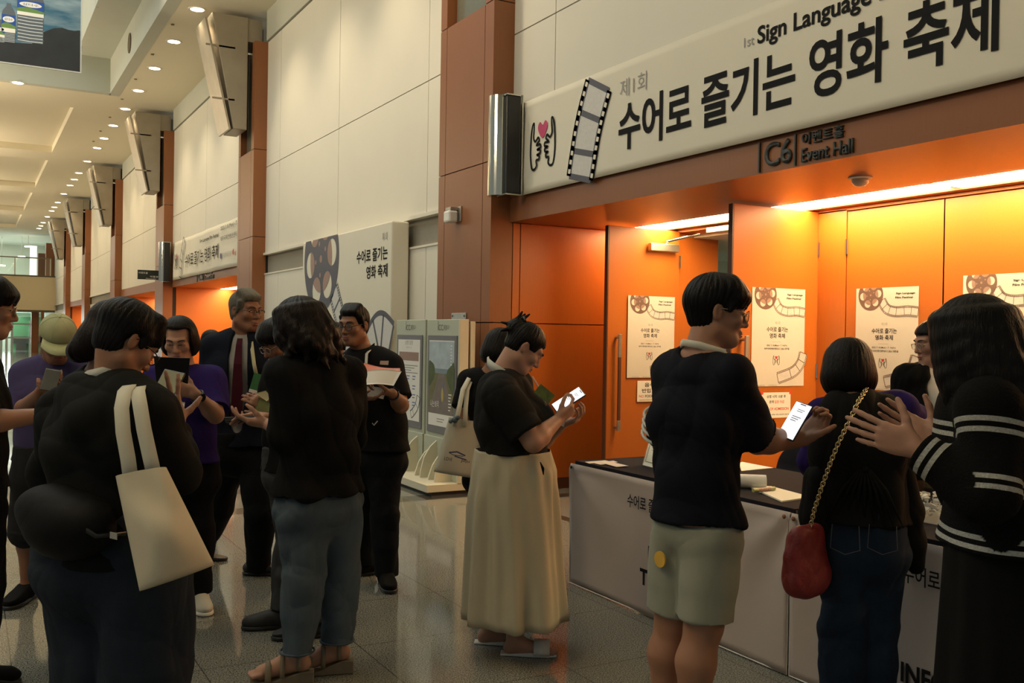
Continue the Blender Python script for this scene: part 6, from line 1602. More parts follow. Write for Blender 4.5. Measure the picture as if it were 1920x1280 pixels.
for sd, cx in (('L', 557), ('R', 632)):
    an = a.J['an' + sd]; kn = a.J['kn' + sd]; b = MB(); c = an + (kn - an) * 0.02; b.tube([c + np.array([math.cos(q), math.sin(q), 0]) * 0.0725 for q in np.linspace(0, 2 * PI, 26, endpoint=False)], 0.005, 6, True); b.build('jeans_cuff', DENIM, a.root, True)
c = a.p(455, 786, 0.12); phone('dark phone in the hands of the woman in pale jeans', c, nrm(-heading(455, 90) + UPZ * -0.05 + heading(455, 0) * 0.1), nrm(UPZ * 0.9 + heading(455, 0) * 0.35), 0.075, 0.155, on=False)

# ---- bag-carrying person in the foreground
a = Person(205, 3.0, 35, 1.64, girth=1.32, h=0.0036, female=True)
a.set(neck=(212, 716, 0.0), head=(236, 640, 0.02), shL=(122, 778, 0.14), shR=(282, 778, -0.12), chest=(200, 830, 0.0), waist=(200, 930, 0.0), pel=(205, 1015, 0.0), elR=(326, 885, -0.02), wrR=(331, 796, 0.14), elL=(100, 885, 0.25), wrL=(160, 860, 0.5),
      hiL=(165, 1050, 0.06), hiR=(265, 1050, -0.06), knL=(180, 1230, 0.06), knR=(275, 1240, -0.04), anL=(170, 1480, 0.08), anR=(262, 1500, -0.02))
a.headdir(64, 36)
v = heading(330, 0); r_ = heading(330, 90)
a.skin('foreground person in black with short hair and a cream tote, bent over a phone', SKIN_A, [(a.J['wrR'], UPZ * 0.93 - r_ * 0.28 + v * 0.12, v * 0.9 - r_ * 0.3, 'L', 0.93, (8, 6, 28, 40), 0.32, (0.35, 0.9, 0.1), 8), (a.J['wrL'], r_ * 0.6 + UPZ * 0.4, UPZ, 'L')], arms=1.1, jaw=1.05, legs=0.9, neckw=0.84)
a.face(); a.hair(HAIRK, hair_short, 0.0022); a.glasses(BLKFR, 0.002, 0.025, 0.018, 2.4)
CHAR = cloth('washed_black_knit', (0.0085, 0.009, 0.0085), 0.16)
def hood(S, p=a):
    nb = p.J['neck']; S.cone(nb - p.L * 0.11 - p.F * 0.05 - UPZ * 0.03, nb - p.F * 0.13 - UPZ * 0.12, 0.045, 0.05, 0.05); S.cone(nb + p.L * 0.11 - p.F * 0.05 - UPZ * 0.03, nb - p.F * 0.13 - UPZ * 0.12, 0.045, 0.05, 0.05)
a.top('cardigan', CHAR, 0.018, 0.93, 0.084, hem=0.80, hemw=1.05, cuff=0.05, amp=0.008, freq=13, seed=21, ext=hood, neckr=0.066)
a.legs_cloth('jeans', DENIMD, r=(0.155, 0.135, 0.12), end=1.0, amp=0.008, freq=14, hipinf=0.03)
b = MB(); b.strip([a.p(150, 716, -0.02), a.p(168, 703, -0.055), a.p(192, 697, -0.065), a.p(216, 703, -0.05)], UPZ, 0.030, 0.008); b.build('inner_collar', WHITEC, a.root, True)
for sd in 'LR': a.shoe(sd, BLACKC, WHITEP)
t = thing('waist_bag', 'bulky black waist bag slung across the back of the foreground person', 'bag', a.p(130, 980, -0.2))
S = SDF(0.005); Mb = np.stack([nrm(a.p(240, 1000, -0.2) - a.p(60, 960, 0.0)), -a.F, UPZ], 1)
S.ell(a.p(130, 985, -0.19), np.stack([Mb[:, 0], nrm(np.cross(UPZ, Mb[:, 0])), UPZ], 1), (0.165, 0.10, 0.10), 0.03); S.ell(a.p(100, 955, -0.14), np.stack([Mb[:, 0], nrm(np.cross(UPZ, Mb[:, 0])), UPZ], 1), (0.13, 0.09, 0.075), 0.04)
V, F = S.mesh(); V = folds(V, F, 0.003, 16, 3); np_mesh('body', V, F, cloth('black_nylon', (0.0055, 0.0055, 0.006), 0.1, 0.6), t)
b = MB(); b.strip([a.p(64, 918, 0.0), a.p(110, 960, -0.27), a.p(180, 1005, -0.31), a.p(236, 1000, -0.24)], UPZ, 0.012, 0.006); b.build('zip', BLACKPL, t, True)
b = MB(); b.strip([a.p(225, 985, -0.25), a.p(262, 955, -0.24), a.p(290, 945, -0.2), a.p(310, 930, -0.1)], UPZ, 0.035, 0.005); b.build('strap', BLACKPL, t, True)
b = MB(); b.obox(a.p(213, 1004, -0.315), Mb[:, 0], UPZ, np.cross(Mb[:, 0], UPZ), 0.028, 0.018, 0.002); b.build('label_tab', mat('pale_label', (0.3, 0.3, 0.28), 0.5), t)
t = thing('tote_bag', 'large cream canvas tote bag hanging from the shoulder of the foreground person', 'bag', a.p(310, 1000, -0.3))
bag_body('body', a.p(217, 893, -0.29), a.p(312, 876, -0.25), a.p(402, 1058, -0.22), a.p(262, 1108, -0.35), 0.18, 0.9, CANVAS, t, True, 5, 0.010, 26)
for (x0, x1, xt, dd) in ((236, 246, 232, -0.02), (288, 270, 262, -0.01)):
    w_ = nrm(a.p(300, 880, -0.2) - a.p(230, 893, -0.24)); b = MB()
    if x0 == 236: pts = [a.p(246, 905, -0.30), a.p(240, 860, -0.295), a.p(231, 810, -0.285), a.p(228, 765, -0.26), a.p(234, 733, -0.21), a.p(246, 719, -0.12), a.p(262, 722, -0.02), a.p(268, 760, 0.06)]
    else: pts = [a.p(290, 895, -0.28), a.p(281, 855, -0.275), a.p(270, 805, -0.262), a.p(263, 762, -0.245), a.p(258, 733, -0.20), a.p(262, 721, -0.12), a.p(275, 724, -0.02), a.p(280, 760, 0.06)]
    b.strip(pts, w_, 0.040, 0.004); b.build('strap', OFFWH, t, True)
c = a.p(312, 728, 0.42); phone('dark glassed phone held up by the foreground person in black', c, nrm(UPZ * 0.7 + heading(312, 90) * 0.35 + heading(312, 0) * 0.55), nrm(-heading(312, 0) * 0.8 + UPZ * 0.45 - heading(312, 90) * 0.2), 0.078, 0.16, on=False, scr=mat('greenish_dim_screen', (0.16, 0.17, 0.12), 0.12))
# ---- older man in a dark suit
a = Person(455, 6.0, 150, 1.76, girth=1.18, h=0.005)
a.set(neck=(455, 628, 0.0), head=(460, 583, -0.03), shL=(512, 655, 0.02), shR=(402, 650, -0.02), chest=(455, 690, 0.0), waist=(452, 765, 0.0), pel=(450, 830, 0.0), elR=(385, 745, 0.06), wrR=(383, 822, 0.0), elL=(535, 745, 0.05), wrL=(532, 822, 0.0),
      hiR=(430, 850, 0.03), hiL=(476, 850, -0.02), knR=(410, 950, 0.12), knL=(487, 962, -0.12), anR=(372, 1035, 0.42), anL=(484, 1060, -0.02))
a.headdir(137, 4); a.fL = heading(455, 100); a.fR = heading(455, 130)
a.skin('older grey-haired man in dark suit, maroon tie and glasses looking to the right', SKIN_B, [(a.J['wrL'], -UPZ, -heading(455, 0), 'L'), (a.J['wrR'], -UPZ, heading(455, 90), 'R')], jaw=1.12)
a.face(mat('grey_brow', (0.05, 0.04, 0.035), 0.7)); a.hair(HAIRG, hair_neat, 0.0016); a.glasses(BLKFR, 0.0022, 0.026, 0.016, 3.0, half=True)
SUITS = NAVYC
def vopen(S, p=a):
    T = p.TM(); c = p.J['chest'] + T[:, 1] * 0.16; n = p.J['neck']
    for k in range(18):
        t = k / 17; q = n * (1 - t) + (p.J['waist'] - UPZ * 0.09) * t + T[:, 1] * (0.10 + 0.05 * math.sin(PI * min(1, t + 0.2)))
        S.ell(q, T, (0.045 + 0.012 * math.sin(PI * t), 0.085, 0.07), 0.01, 'sub')
LGREY = cloth('pale_grey_shirt', (0.30, 0.29, 0.28), 0.08)
a.top('shirt', LGREY, 0.004, 0.3, 0.055, hem=0.82, amp=0.003, freq=14, seed=5, neckr=0.06)
a.top('suit_jacket', SUITS, 0.024, 0.97, 0.074, hem=0.80, hemw=1.05, cuff=0.055, amp=0.007, freq=10, seed=31, open_front=vopen, neckr=0.072)
a.legs_cloth('trousers', DARKTR, r=(0.105, 0.085, 0.072), end=1.02, amp=0.005, freq=14, waist=0.88, hipinf=0.012)
T = a.TM(); fr = T[:, 1]; n0 = a.J['neck']; ch = a.J['chest']; wa = a.J['waist']
MAROON = cloth('maroon_tie_cloth', (0.05, 0.008, 0.016), 0.05)
b = MB(); P_ = [n0 - UPZ * 0.02 + fr * 0.095, n0 - UPZ * 0.06 + fr * 0.128, ch + UPZ * 0.03 + fr * 0.178, ch - UPZ * 0.10 + fr * 0.180, wa - UPZ * 0.08 + fr * 0.165]
for i in range(4): 
    w0, w1 = (0.030, 0.034, 0.048, 0.062, 0.07)[i:i + 2]; t0 = T[:, 0]; b.hexa([P_[i] - t0 * w0 / 2, P_[i] + t0 * w0 / 2, P_[i] + t0 * w0 / 2 + fr * 0.008, P_[i] - t0 * w0 / 2 + fr * 0.008], [P_[i + 1] - t0 * w1 / 2, P_[i + 1] + t0 * w1 / 2, P_[i + 1] + t0 * w1 / 2 + fr * 0.008, P_[i + 1] - t0 * w1 / 2 + fr * 0.008])
b.build('tie', MAROON, a.root)
for x in (-1, 1):
    b = MB(); b.add([n0 + T[:, 0] * x * 0.07 + UPZ * 0.035 - fr * 0.01, n0 + T[:, 0] * x * 0.012 - UPZ * 0.025 + fr * 0.09, n0 + T[:, 0] * x * 0.055 - UPZ * 0.065 + fr * 0.10, n0 + T[:, 0] * x * 0.09 - UPZ * 0.005 + fr * 0.03], [(0, 1, 2, 3)]); o = b.build('collar', LGREY, a.root); md = o.modifiers.new('th', 'SOLIDIFY'); md.thickness = 0.004
YELLOWL = cloth('pale_yellow_ribbon', (0.52, 0.48, 0.30), 0.05)
a.lanyard(YELLOWL, [n0 - T[:, 0] * 0.07 + UPZ * 0.03, n0 - T[:, 0] * 0.07 - UPZ * 0.04 + fr * 0.115, ch - T[:, 0] * 0.095 + fr * 0.178 + UPZ * 0.03, ch - T[:, 0] * 0.11 + fr * 0.188 - UPZ * 0.03], T[:, 0], 0.022)
for sd in 'LR': a.shoe(sd, mat('black_leather', (0.012, 0.011, 0.01), 0.3), None, 1.0, 0.29)
t = thing('badge', 'green and white name badge hanging on the suited man by a yellow ribbon', 'badge', a.p(491, 712))
c = ch - T[:, 0] * 0.125 + fr * 0.195 - UPZ * 0.085; u = nrm(-T[:, 0] * 0.95 - UPZ * 0.25); v = nrm(UPZ - u * (u @ UPZ)); m = MB(); m.obox(c, u, v, np.cross(u, v), 0.085, 0.115, 0.003); m.build('card', mat('green_card', (0.045, 0.16, 0.055), 0.4, var=0.3, scale=30), t)
m = MB(); m.obox(c - v * 0.052, u, v, np.cross(u, v), 0.086, 0.02, 0.0045); m.build('white_band', WHITEP, t)

# ---- smiling man with glasses and papers
a = Person(705, 5.85, 202, 1.69, girth=1.12, h=0.005)
a.set(neck=(680, 655, 0.0), head=(664, 610, -0.04), shL=(735, 685, -0.06), shR=(645, 690, 0.05), chest=(697, 730, 0.0), waist=(705, 800, 0.0), pel=(708, 845, 0.0), elL=(752, 760, -0.14), wrL=(735, 737, -0.34), elR=(640, 765, -0.1), wrR=(676, 745, -0.34),
      hiL=(722, 865, -0.03), hiR=(685, 865, 0.04), knL=(722, 962, -0.05), knR=(680, 955, 0.10), anL=(723, 1072, -0.06), anR=(681, 1050, 0.16))
a.headdir(215, 6); a.fL = heading(705, 172); a.fR = heading(705, 250)
r_ = heading(705, 90); v = heading(705, 0)
a.skin('smiling man with glasses in black polo shirt holding papers by the wall', SKIN_B, [(a.J['wrL'], -r_ * 0.9 + UPZ * 0.1 - v * 0.1, UPZ * 0.9, 'L', 0.95, (25, 28, 30, 32)), (a.J['wrR'], r_ * 0.6 - v * 0.3, UPZ, 'R', 0.95, 20)], arms=1.1, jaw=1.08)
a.face(open_=0.7); a.hair(HAIRK, hair_neat, 0.0016); a.glasses(BLKFR, 0.0024, 0.025, 0.017, 2.6)
a.top('polo_shirt', cloth('black_polo_cloth', (0.007, 0.0075, 0.0088), 0.1), 0.020, 0.44, 0.07, hem=0.80, cuff=0.078, amp=0.006, freq=12, seed=41, neckr=0.062)
a.legs_cloth('trousers', cloth('dark_slate_trousers', (0.0075, 0.009, 0.0125), 0.1), r=(0.108, 0.085, 0.072), end=1.03, amp=0.006, freq=15, waist=0.86)
T = a.TM(); fr = T[:, 1]; n0 = a.J['neck']; ch = a.J['chest']
b = MB()
a.lanyard(WHITEC, [n0 + T[:, 0] * 0.075 + UPZ * 0.02 - fr * 0.02, n0 + T[:, 0] * 0.085 - UPZ * 0.03 + fr * 0.105, ch + T[:, 0] * 0.05 + fr * 0.182 + UPZ * 0.04, ch + fr * 0.19 - UPZ * 0.04, ch - T[:, 0] * 0.05 + fr * 0.182 + UPZ * 0.04, n0 - T[:, 0] * 0.085 - UPZ * 0.03 + fr * 0.105, n0 - T[:, 0] * 0.075 + UPZ * 0.02 - fr * 0.02], T[:, 0], 0.018)
for x in (-1, 1):
    b = MB(); b.add([n0 + T[:, 0] * x * 0.075 + UPZ * 0.03 - fr * 0.01, n0 + T[:, 0] * x * 0.015 - UPZ * 0.035 + fr * 0.09, n0 + T[:, 0] * x * 0.06 - UPZ * 0.07 + fr * 0.10, n0 + T[:, 0] * x * 0.10 - UPZ * 0.005 + fr * 0.03], [(0, 1, 2, 3)]); o = b.build('collar', MATS['black_polo_cloth'], a.root); md = o.modifiers.new('th', 'SOLIDIFY'); md.thickness = 0.005
for sd in 'LR': a.shoe(sd, BLACKC, BLACKPL, 1.0, 0.29)
watch(a, 'L', UPZ - v)
b = MB(); b.tube([a.p(698, 793, -0.19), a.p(701, 797, -0.19), a.p(708, 789, -0.18)], 0.0035, 6); b.build('hip_mark', WHITEC, a.root)
t = thing('papers', 'white and pink papers held by the smiling man in the black polo', 'papers', a.p(712, 715, -0.4))
flat_sheet('sheet', (a.p(674, 698, -0.40), a.p(753, 696, -0.36), a.p(738, 723, -0.42), a.p(680, 722, -0.46)), WHITEP, t, 0.002, -0.02)
flat_sheet('sheet', (a.p(683, 680, -0.30), a.p(750, 690, -0.28), a.p(751, 698, -0.34), a.p(676, 698, -0.36)), mat('pink_leaflet', (0.62, 0.22, 0.17), 0.5, var=0.15, scale=6), t, 0.002, 0.015)
flat_sheet('sheet', (a.p(680, 684, -0.305), a.p(738, 692, -0.285), a.p(738, 699, -0.345), a.p(676, 699, -0.365)), WHITEP, t, 0.002, 0.014)
flat_sheet('sheet', (a.p(681, 723, -0.40), a.p(724, 727, -0.40), a.p(719, 748, -0.40), a.p(684, 740, -0.40)), WHITEP, t, 0.002, 0.0)
flat_sheet('sheet', (a.p(713, 676, -0.33), a.p(729, 676, -0.33), a.p(728, 684, -0.33), a.p(712, 683, -0.33)), mat('peach_slip', (0.62, 0.42, 0.34), 0.5), t, 0.001)

# ---- woman with the clipboard
a = Person(342, 5.2, 185, 1.61, girth=1.08, female=True, h=0.005)
a.set(neck=(345, 692, 0.02), head=(336, 636, -0.06), shL=(395, 712, -0.02), shR=(296, 712, 0.02), chest=(345, 755, 0.0), waist=(348, 820, 0.0), pel=(348, 880, 0.0), elL=(404, 778, -0.14), wrL=(366, 738, -0.28), elR=(288, 785, -0.12), wrR=(318, 752, -0.30))
a.headdir(192, 22); a.fL = heading(342, 170); a.fR = heading(342, 200)
r_ = heading(342, 90); v = heading(342, 0)
a.skin('woman in purple polo shirt with a black bob reading a black clipboard', SKIN_C, [(a.J['wrL'], -r_ * 0.85 + UPZ * 0.3, UPZ * 0.3 + v, 'L', 0.9, (35, 40, 42, 45)), (a.J['wrR'], r_ * 0.5 + UPZ * 0.6, v, 'R', 0.9, 35)], arms=1.12)
a.face(open_=0.55); a.hair(HAIRK, lambda S, HP, HM, hs: hair_bob(S, HP, HM, hs, 0.048), 0.0016)
a.top('polo_shirt', PURPLE, 0.020, 0.46, 0.075, hem=0.80, cuff=0.08, amp=0.006, freq=12, seed=51, neckr=0.062)
a.legs_cloth('trousers', DARKTR, r=(0.105, 0.085, 0.075), end=1.0, amp=0.005, freq=15, waist=0.86)
for sd in 'LR': a.shoe(sd, WHITEC, WHITEP)
watch(a, 'L', -v + UPZ * 0.4)
T = a.TM(); fr = T[:, 1]; n0 = a.J['neck']
for x in (-1, 1):
    b = MB(); b.add([n0 + T[:, 0] * x * 0.07 + UPZ * 0.03 - fr * 0.01, n0 + T[:, 0] * x * 0.012 - UPZ * 0.03 + fr * 0.085, n0 + T[:, 0] * x * 0.055 - UPZ * 0.065 + fr * 0.095, n0 + T[:, 0] * x * 0.095 - UPZ * 0.005 + fr * 0.03], [(0, 1, 2, 3)]); o = b.build('collar', PURPLE, a.root); md = o.modifiers.new('th', 'SOLIDIFY'); md.thickness = 0.005
t = thing('clipboard', 'black clipboard held upright by the woman in the purple polo', 'clipboard', a.p(322, 695, -0.3))
b = MB(); P0_, P1_, P2_, P3_ = a.p(288, 669, -0.36), a.p(356, 671, -0.34), a.p(352, 722, -0.28), a.p(293, 720, -0.30); nn = nrm(np.cross(P1_ - P0_, P3_ - P0_)) * 0.005
b.hexa([P0_, P1_, P2_, P3_], [P0_ + nn, P1_ + nn, P2_ + nn, P3_ + nn]); b.build('board', BLACKPL, t, bevel=0.002)
flat_sheet('paper', [q + nn * 1.6 * (1 if nn @ v > 0 else -0.6) for q in (a.p(291, 672, -0.36), a.p(353, 674, -0.34), a.p(350, 718, -0.28), a.p(295, 716, -0.30))], WHITEP, t)
t = thing('card', 'pale card with white top held by the woman in the purple polo', 'card', a.p(340, 770, -0.4)); flat_sheet('card', (a.p(334, 752, -0.34), a.p(347, 754, -0.34), a.p(341, 790, -0.36), a.p(329, 787, -0.36)), WHITEP, t)

# ---- man in the cap
a = Person(85, 5.3, 172, 1.70, girth=1.02, h=0.005)
a.set(neck=(100, 678, 0.03), head=(107, 636, -0.10), shL=(138, 700, 0.0), shR=(48, 705, 0.0), chest=(92, 745, 0.0), waist=(90, 815, 0.0), pel=(88, 870, 0.0), elL=(146, 770, -0.06), wrL=(122, 738, -0.26), elR=(36, 772, -0.08), wrR=(72, 738, -0.30),
      hiR=(62, 895, 0.0), hiL=(112, 895, 0.0), knR=(52, 990, 0.0), knL=(112, 990, 0.02), anR=(50, 1098, 0.05), anL=(112, 1098, 0.02))
a.headdir(172, 34); a.fR = heading(85, 205); a.fL = heading(85, 165)
r_ = heading(85, 90); v = heading(85, 0)
a.skin('man in khaki cap and dusty purple shirt looking down at his phone', SKIN_B, [(a.J['wrR'], r_ * 0.72 + UPZ * 0.42 - v * 0.3, UPZ * 0.8 + v * 0.6, 'R', 0.95, (28, 30, 34, 36), 0, (0.8, 0.4, 0.3)), (a.J['wrL'], -r_ * 0.75 + UPZ * 0.1 - v * 0.3, UPZ * 0.8 + v * 0.5, 'L', 0.95, (30, 35, 35, 35))])
a.face(open_=0.5)
a.hair(HAIRK, lambda S, HP, HM, hs: (hair_neat(S, HP, HM, hs), S.plane(HP(0, 0, 0.030), a.hu)), 0.001)
a.top('polo_shirt', LILAC, 0.020, 0.44, 0.07, hem=0.78, cuff=0.078, amp=0.006, freq=12, seed=61, neckr=0.062)
a.legs_cloth('shorts', cloth('charcoal_shorts', (0.018, 0.018, 0.02), 0.1), r=(0.112, 0.098, 0.09), end=0.50, amp=0.005, freq=14, waist=0.86, hipinf=0.014)
for sd in 'LR': a.shoe(sd, BLACKC, BLACKPL, 1.0, 0.29)
T = a.TM(); fr = T[:, 1]; n0 = a.J['neck']
for x in (-1, 1):
    b = MB(); b.add([n0 + T[:, 0] * x * 0.075 + UPZ * 0.03 - fr * 0.01, n0 + T[:, 0] * x * 0.015 - UPZ * 0.035 + fr * 0.085, n0 + T[:, 0] * x * 0.06 - UPZ * 0.075 + fr * 0.095, n0 + T[:, 0] * x * 0.10 - UPZ * 0.005 + fr * 0.03], [(0, 1, 2, 3)]); o = b.build('collar', LILAC, a.root); md = o.modifiers.new('th', 'SOLIDIFY'); md.thickness = 0.005
KHAKI = cloth('khaki_cap_cloth', (0.36, 0.37, 0.215), 0.15, var=0.08, scale=20); KHAKI2 = cloth('pale_khaki_brim', (0.44, 0.47, 0.28), 0.15, var=0.05)
S = SDF(0.004); HP, HM, hs = a.HP, a.HM(), a.hs
S.ell(HP(0, -0.008, 0.052), HM, (0.093 * hs, 0.110 * hs, 0.088 * hs), 0.01); S.plane(HP(0, 0, 0.034), -a.hu, 0.004); V, F = S.mesh(); o = np_mesh('cap', V, F, KHAKI, a.root)
b = MB(); N_ = 16; V = []
for i in range(N_ + 1):
    q = math.radians(-64 + 128 * i / N_); 
    for rr, zz in ((0.092, 0.040), (0.165, 0.020 - 0.014 * abs(math.sin(q)))): V += [HP(0.97 * rr * math.sin(q) * (1 if rr < 0.1 else 0.62), 0.0 + (0.105 if rr < 0.1 else 0.108 + 0.068) * math.cos(q) * (1.0 if rr < 0.1 else 1.0), zz + 0.0), HP(0.97 * rr * math.sin(q) * (1 if rr < 0.1 else 0.62), 0.0 + (0.105 if rr < 0.1 else 0.176) * math.cos(q), zz - 0.005)]
F = []
for i in range(N_):
    q = i * 4; w_ = q + 4; F += [(q, w_, w_ + 2, q + 2), (q + 1, q + 3, w_ + 3, w_ + 1), (q + 2, w_ + 2, w_ + 3, q + 3), (q, q + 1, w_ + 1, w_)]
F += [(0, 2, 3, 1), (N_ * 4, N_ * 4 + 1, N_ * 4 + 3, N_ * 4 + 2)]
b.add(V, F); b.build('cap_brim', KHAKI2, o, True)
b = MB(); b.ball(HP(0, -0.008, 0.139), (0.008, 0.008, 0.005), 10); b.build('cap_button', KHAKI, o, True)
b = MB()
for q in np.linspace(0, PI, 4)[:-1]: b.tube([HP(0.0942 * math.cos(q) * math.sin(w), -0.008 + 0.1112 * math.sin(q) * math.sin(w), 0.052 + 0.0892 * math.cos(w)) for w in np.linspace(-1.5, 1.5, 16)], 0.0012, 5)
b.build('cap_seam', KHAKI2, o)
c = a.p(95, 711, -0.37); phone('silver phone held up by the man in the khaki cap', c, nrm(UPZ * 0.8 + r_ * 0.2 + v * -0.45), nrm(v * 0.85 + UPZ * 0.5), 0.074, 0.125, on=False)
m = MB(); cc = c - nrm(v * 0.85 + UPZ * 0.5) * 0.006; up = nrm(UPZ * 0.8 + r_ * 0.2 + v * -0.45); fc = nrm(v * 0.85 + UPZ * 0.5); fc = nrm(fc - up * (fc @ up)); rt = np.cross(up, fc); m.obox(c - fc * 0.0055, rt, up, fc, 0.072, 0.123, 0.003)
ph = [o for o in COL.objects if o.get('label') == 'silver phone held up by the man in the khaki cap'][0]
m.build('silver_back', mat('silver_phone_back', (0.5, 0.5, 0.47), 0.3, 0.6), ph, bevel=0.001)
t = thing('name_tag', 'small white name tag at the waist of the man in the cap', 'tag', a.p(80, 800, -0.2)); m = MB(); m.obox(a.p(80, 801, -0.17), r_, UPZ, v, 0.035, 0.018, 0.003); m.build('tag', WHITEP, t)

# ---- bob-haired woman at the desk
a = Person(1612, 3.62, 4, 1.62, girth=1.0, female=True, h=0.004)
a.set(neck=(1600, 752, 0.0), head=(1590, 694, 0.07), shL=(1546, 782, 0.06), shR=(1680, 764, 0.02), chest=(1612, 835, 0.0), waist=(1612, 920, 0.0), pel=(1612, 1000, 0.0), elL=(1527, 860, 0.10), wrL=(1560, 900, 0.28), elR=(1738, 800, 0.14), wrR=(1760, 850, 0.34),
      hiL=(1583, 1025, 0.0), hiR=(1643, 1025, 0.0), knL=(1580, 1175, 0.0), knR=(1643, 1170, 0.03), anL=(1578, 1330, 0.0), anR=(1641, 1325, 0.03))
a.headdir(-6, 14)
a.skin('bob-haired woman in purple top and black vest leaning over the desk, seen from behind', SKIN_C, [(a.J['wrL'], heading(1600, 0) * 0.8 - UPZ * 0.5, -UPZ, 'L', 0.9), (a.J['wrR'], heading(1600, 0), -UPZ, 'R', 0.9)])
a.hair(HAIRK, hair_bob, 0.0018)
a.top('purple_top', PURPLE, 0.006, 0.5, 0.066, hem=0.84, cuff=0.074, amp=0.006, freq=13, seed=71, neckr=0.06)
VEST = cloth('black_draped_vest', (0.0085, 0.0082, 0.0072), 0.15)
a.top('vest', VEST, 0.030, 0.0, 0.07, hem=0.83, hemw=1.16, amp=0.010, freq=13, seed=72, sleeves=False, neckr=0.06)
for x0, pts in ((0, [(1548, 900, 1.0), (1540, 970, 1.0), (1545, 1040, 1.0), (1552, 1085, 1.0)]), (1, [(1680, 880, 1.0), (1698, 960, 1.0), (1708, 1010, 1.0), (1716, 1060, 1.0)])):
    S = SDF(0.006); P_ = [a.p(x, y, 0.0) for x, y, _ in pts]; S.chain(P_, [0.075, 0.07, 0.06, 0.035] if x0 == 0 else [0.07, 0.065, 0.05, 0.03], 0.03); V, F = S.mesh(); V = folds(V, F, 0.008, 16, 73 + x0, (1, 1, 0.4)); np_mesh('vest_tail', V, F, VEST, a.root)
b = MB(); kc = a.p(1622, 880, -0.135)
for x in np.linspace(-0.12, 0.12, 9): b.tube([kc + a.L * -x * 0.15, kc + a.L * -x * 0.6 - UPZ * 0.07 - a.F * 0.0, kc + a.L * -x * 1.1 - UPZ * 0.2 + a.F * 0.01], [0.004, 0.007, 0.002], 6)
b.ball(kc, 0.012, 12); b.build('vest_gathers', VEST, a.root, True)
a.legs_cloth('jeans', DENIMK, r=(0.104, 0.082, 0.076), end=0.95, amp=0.007, freq=17, waist=0.92, hipinf=0.02)
for x in (-1, 1):
    b = MB(); c0 = a.p(1655 if x > 0 else 1585, 1000, -0.17); q = [c0 + a.L * -0.045 * 1 + UPZ * 0.03, c0 + a.L * -0.05 - UPZ * 0.055, c0 - UPZ * 0.075, c0 + a.L * 0.05 - UPZ * 0.055, c0 + a.L * 0.045 + UPZ * 0.03]; b.tube(q, 0.0018, 5); b.build('pocket_stitch', mat('denim_stitch', (0.05, 0.06, 0.075), 0.8), a.root)
for sd in 'LR': a.shoe(sd, BLACKC, BLACKPL)
GOLD = mat('gold_chain_metal', (0.60, 0.47, 0.24), 0.25, 1.0)
t = thing('shoulder_bag', 'red leather shoulder bag on a gold chain carried by the bob-haired woman', 'bag', a.p(1510, 1050))
cp = [np.array(a.p(x, y, d)) for x, y, d in ((1625, 728, -0.10), (1610, 752, -0.165), (1592, 790, -0.185), (1572, 830, -0.19), (1556, 870, -0.19), (1540, 915, -0.18), (1527, 955, -0.165), (1519, 990, -0.15), (1513, 1000, -0.14))]
den = []
for i in range(len(cp) - 1):
    for k in range(12): den.append(cp[i] * (1 - k / 12) + cp[i + 1] * k / 12)
den.append(cp[-1]); ln = np.concatenate([[0], np.cumsum([np.linalg.norm(den[i + 1] - den[i]) for i in range(len(den) - 1)])])
b = MB(); n = int(ln[-1] / 0.0125); first = None
for k in range(n):
    l = ln[-1] * (k + 0.5) / n; i = max(1, min(len(den) - 1, int(np.searchsorted(ln, l)))); c = den[i - 1] + (den[i] - den[i - 1]) * (l - ln[i - 1]) / (ln[i] - ln[i - 1]); d = nrm(den[i] - den[i - 1]); s1 = nrm(np.cross(d, a.F)); s2 = np.cross(d, s1); w_ = s1 if k % 2 else nrm(s1 * 0.5 + s2 * 0.85)
    b.tube([c + d * 0.0095 * math.cos(q) + w_ * 0.0068 * math.sin(q) for q in np.linspace(0, 2 * PI, 12, endpoint=False)], 0.0024, 6, True)
b.build('chain', GOLD, t, True)
RED = mat('red_leather', (0.235, 0.022, 0.022), 0.45, var=0.18, scale=25, bump=0.2, bscale=120)
S = SDF(0.004); Mb = np.stack([nrm(heading(1510, 90) * 0.55 + heading(1510, 0) * 0.83), nrm(heading(1510, 0) * 0.55 - heading(1510, 90) * 0.83), UPZ], 1)
S.ell(a.p(1514, 1082, -0.13), Mb, (0.13, 0.055, 0.075), 0.03); S.ell(a.p(1510, 1040, -0.13), Mb, (0.12, 0.045, 0.08), 0.04); S.cone(a.p(1512, 1000, -0.13) + Mb[:, 0] * 0.05, a.p(1512, 1000, -0.13) - Mb[:, 0] * 0.05, 0.028, 0.028, 0.06)
V, F = S.mesh(); V = folds(V, F, 0.004, 25, 8, (1, 1, 0.6)); np_mesh('body', V, F, RED, t)
b = MB(); c = a.p(1513, 996, -0.14); b.tube([c + UPZ * 0.014 * math.cos(q) + heading(1510, 90) * 0.012 * math.sin(q) for q in np.linspace(0, 2 * PI, 16, endpoint=False)], 0.003, 6, True); b.build('ring', GOLD, t, True)
b = MB(); b.obox(a.p(1512, 1010, -0.175), heading(1510, 90), UPZ, heading(1510, 0), 0.03, 0.03, 0.006); b.build('tab', RED, t, bevel=0.002)

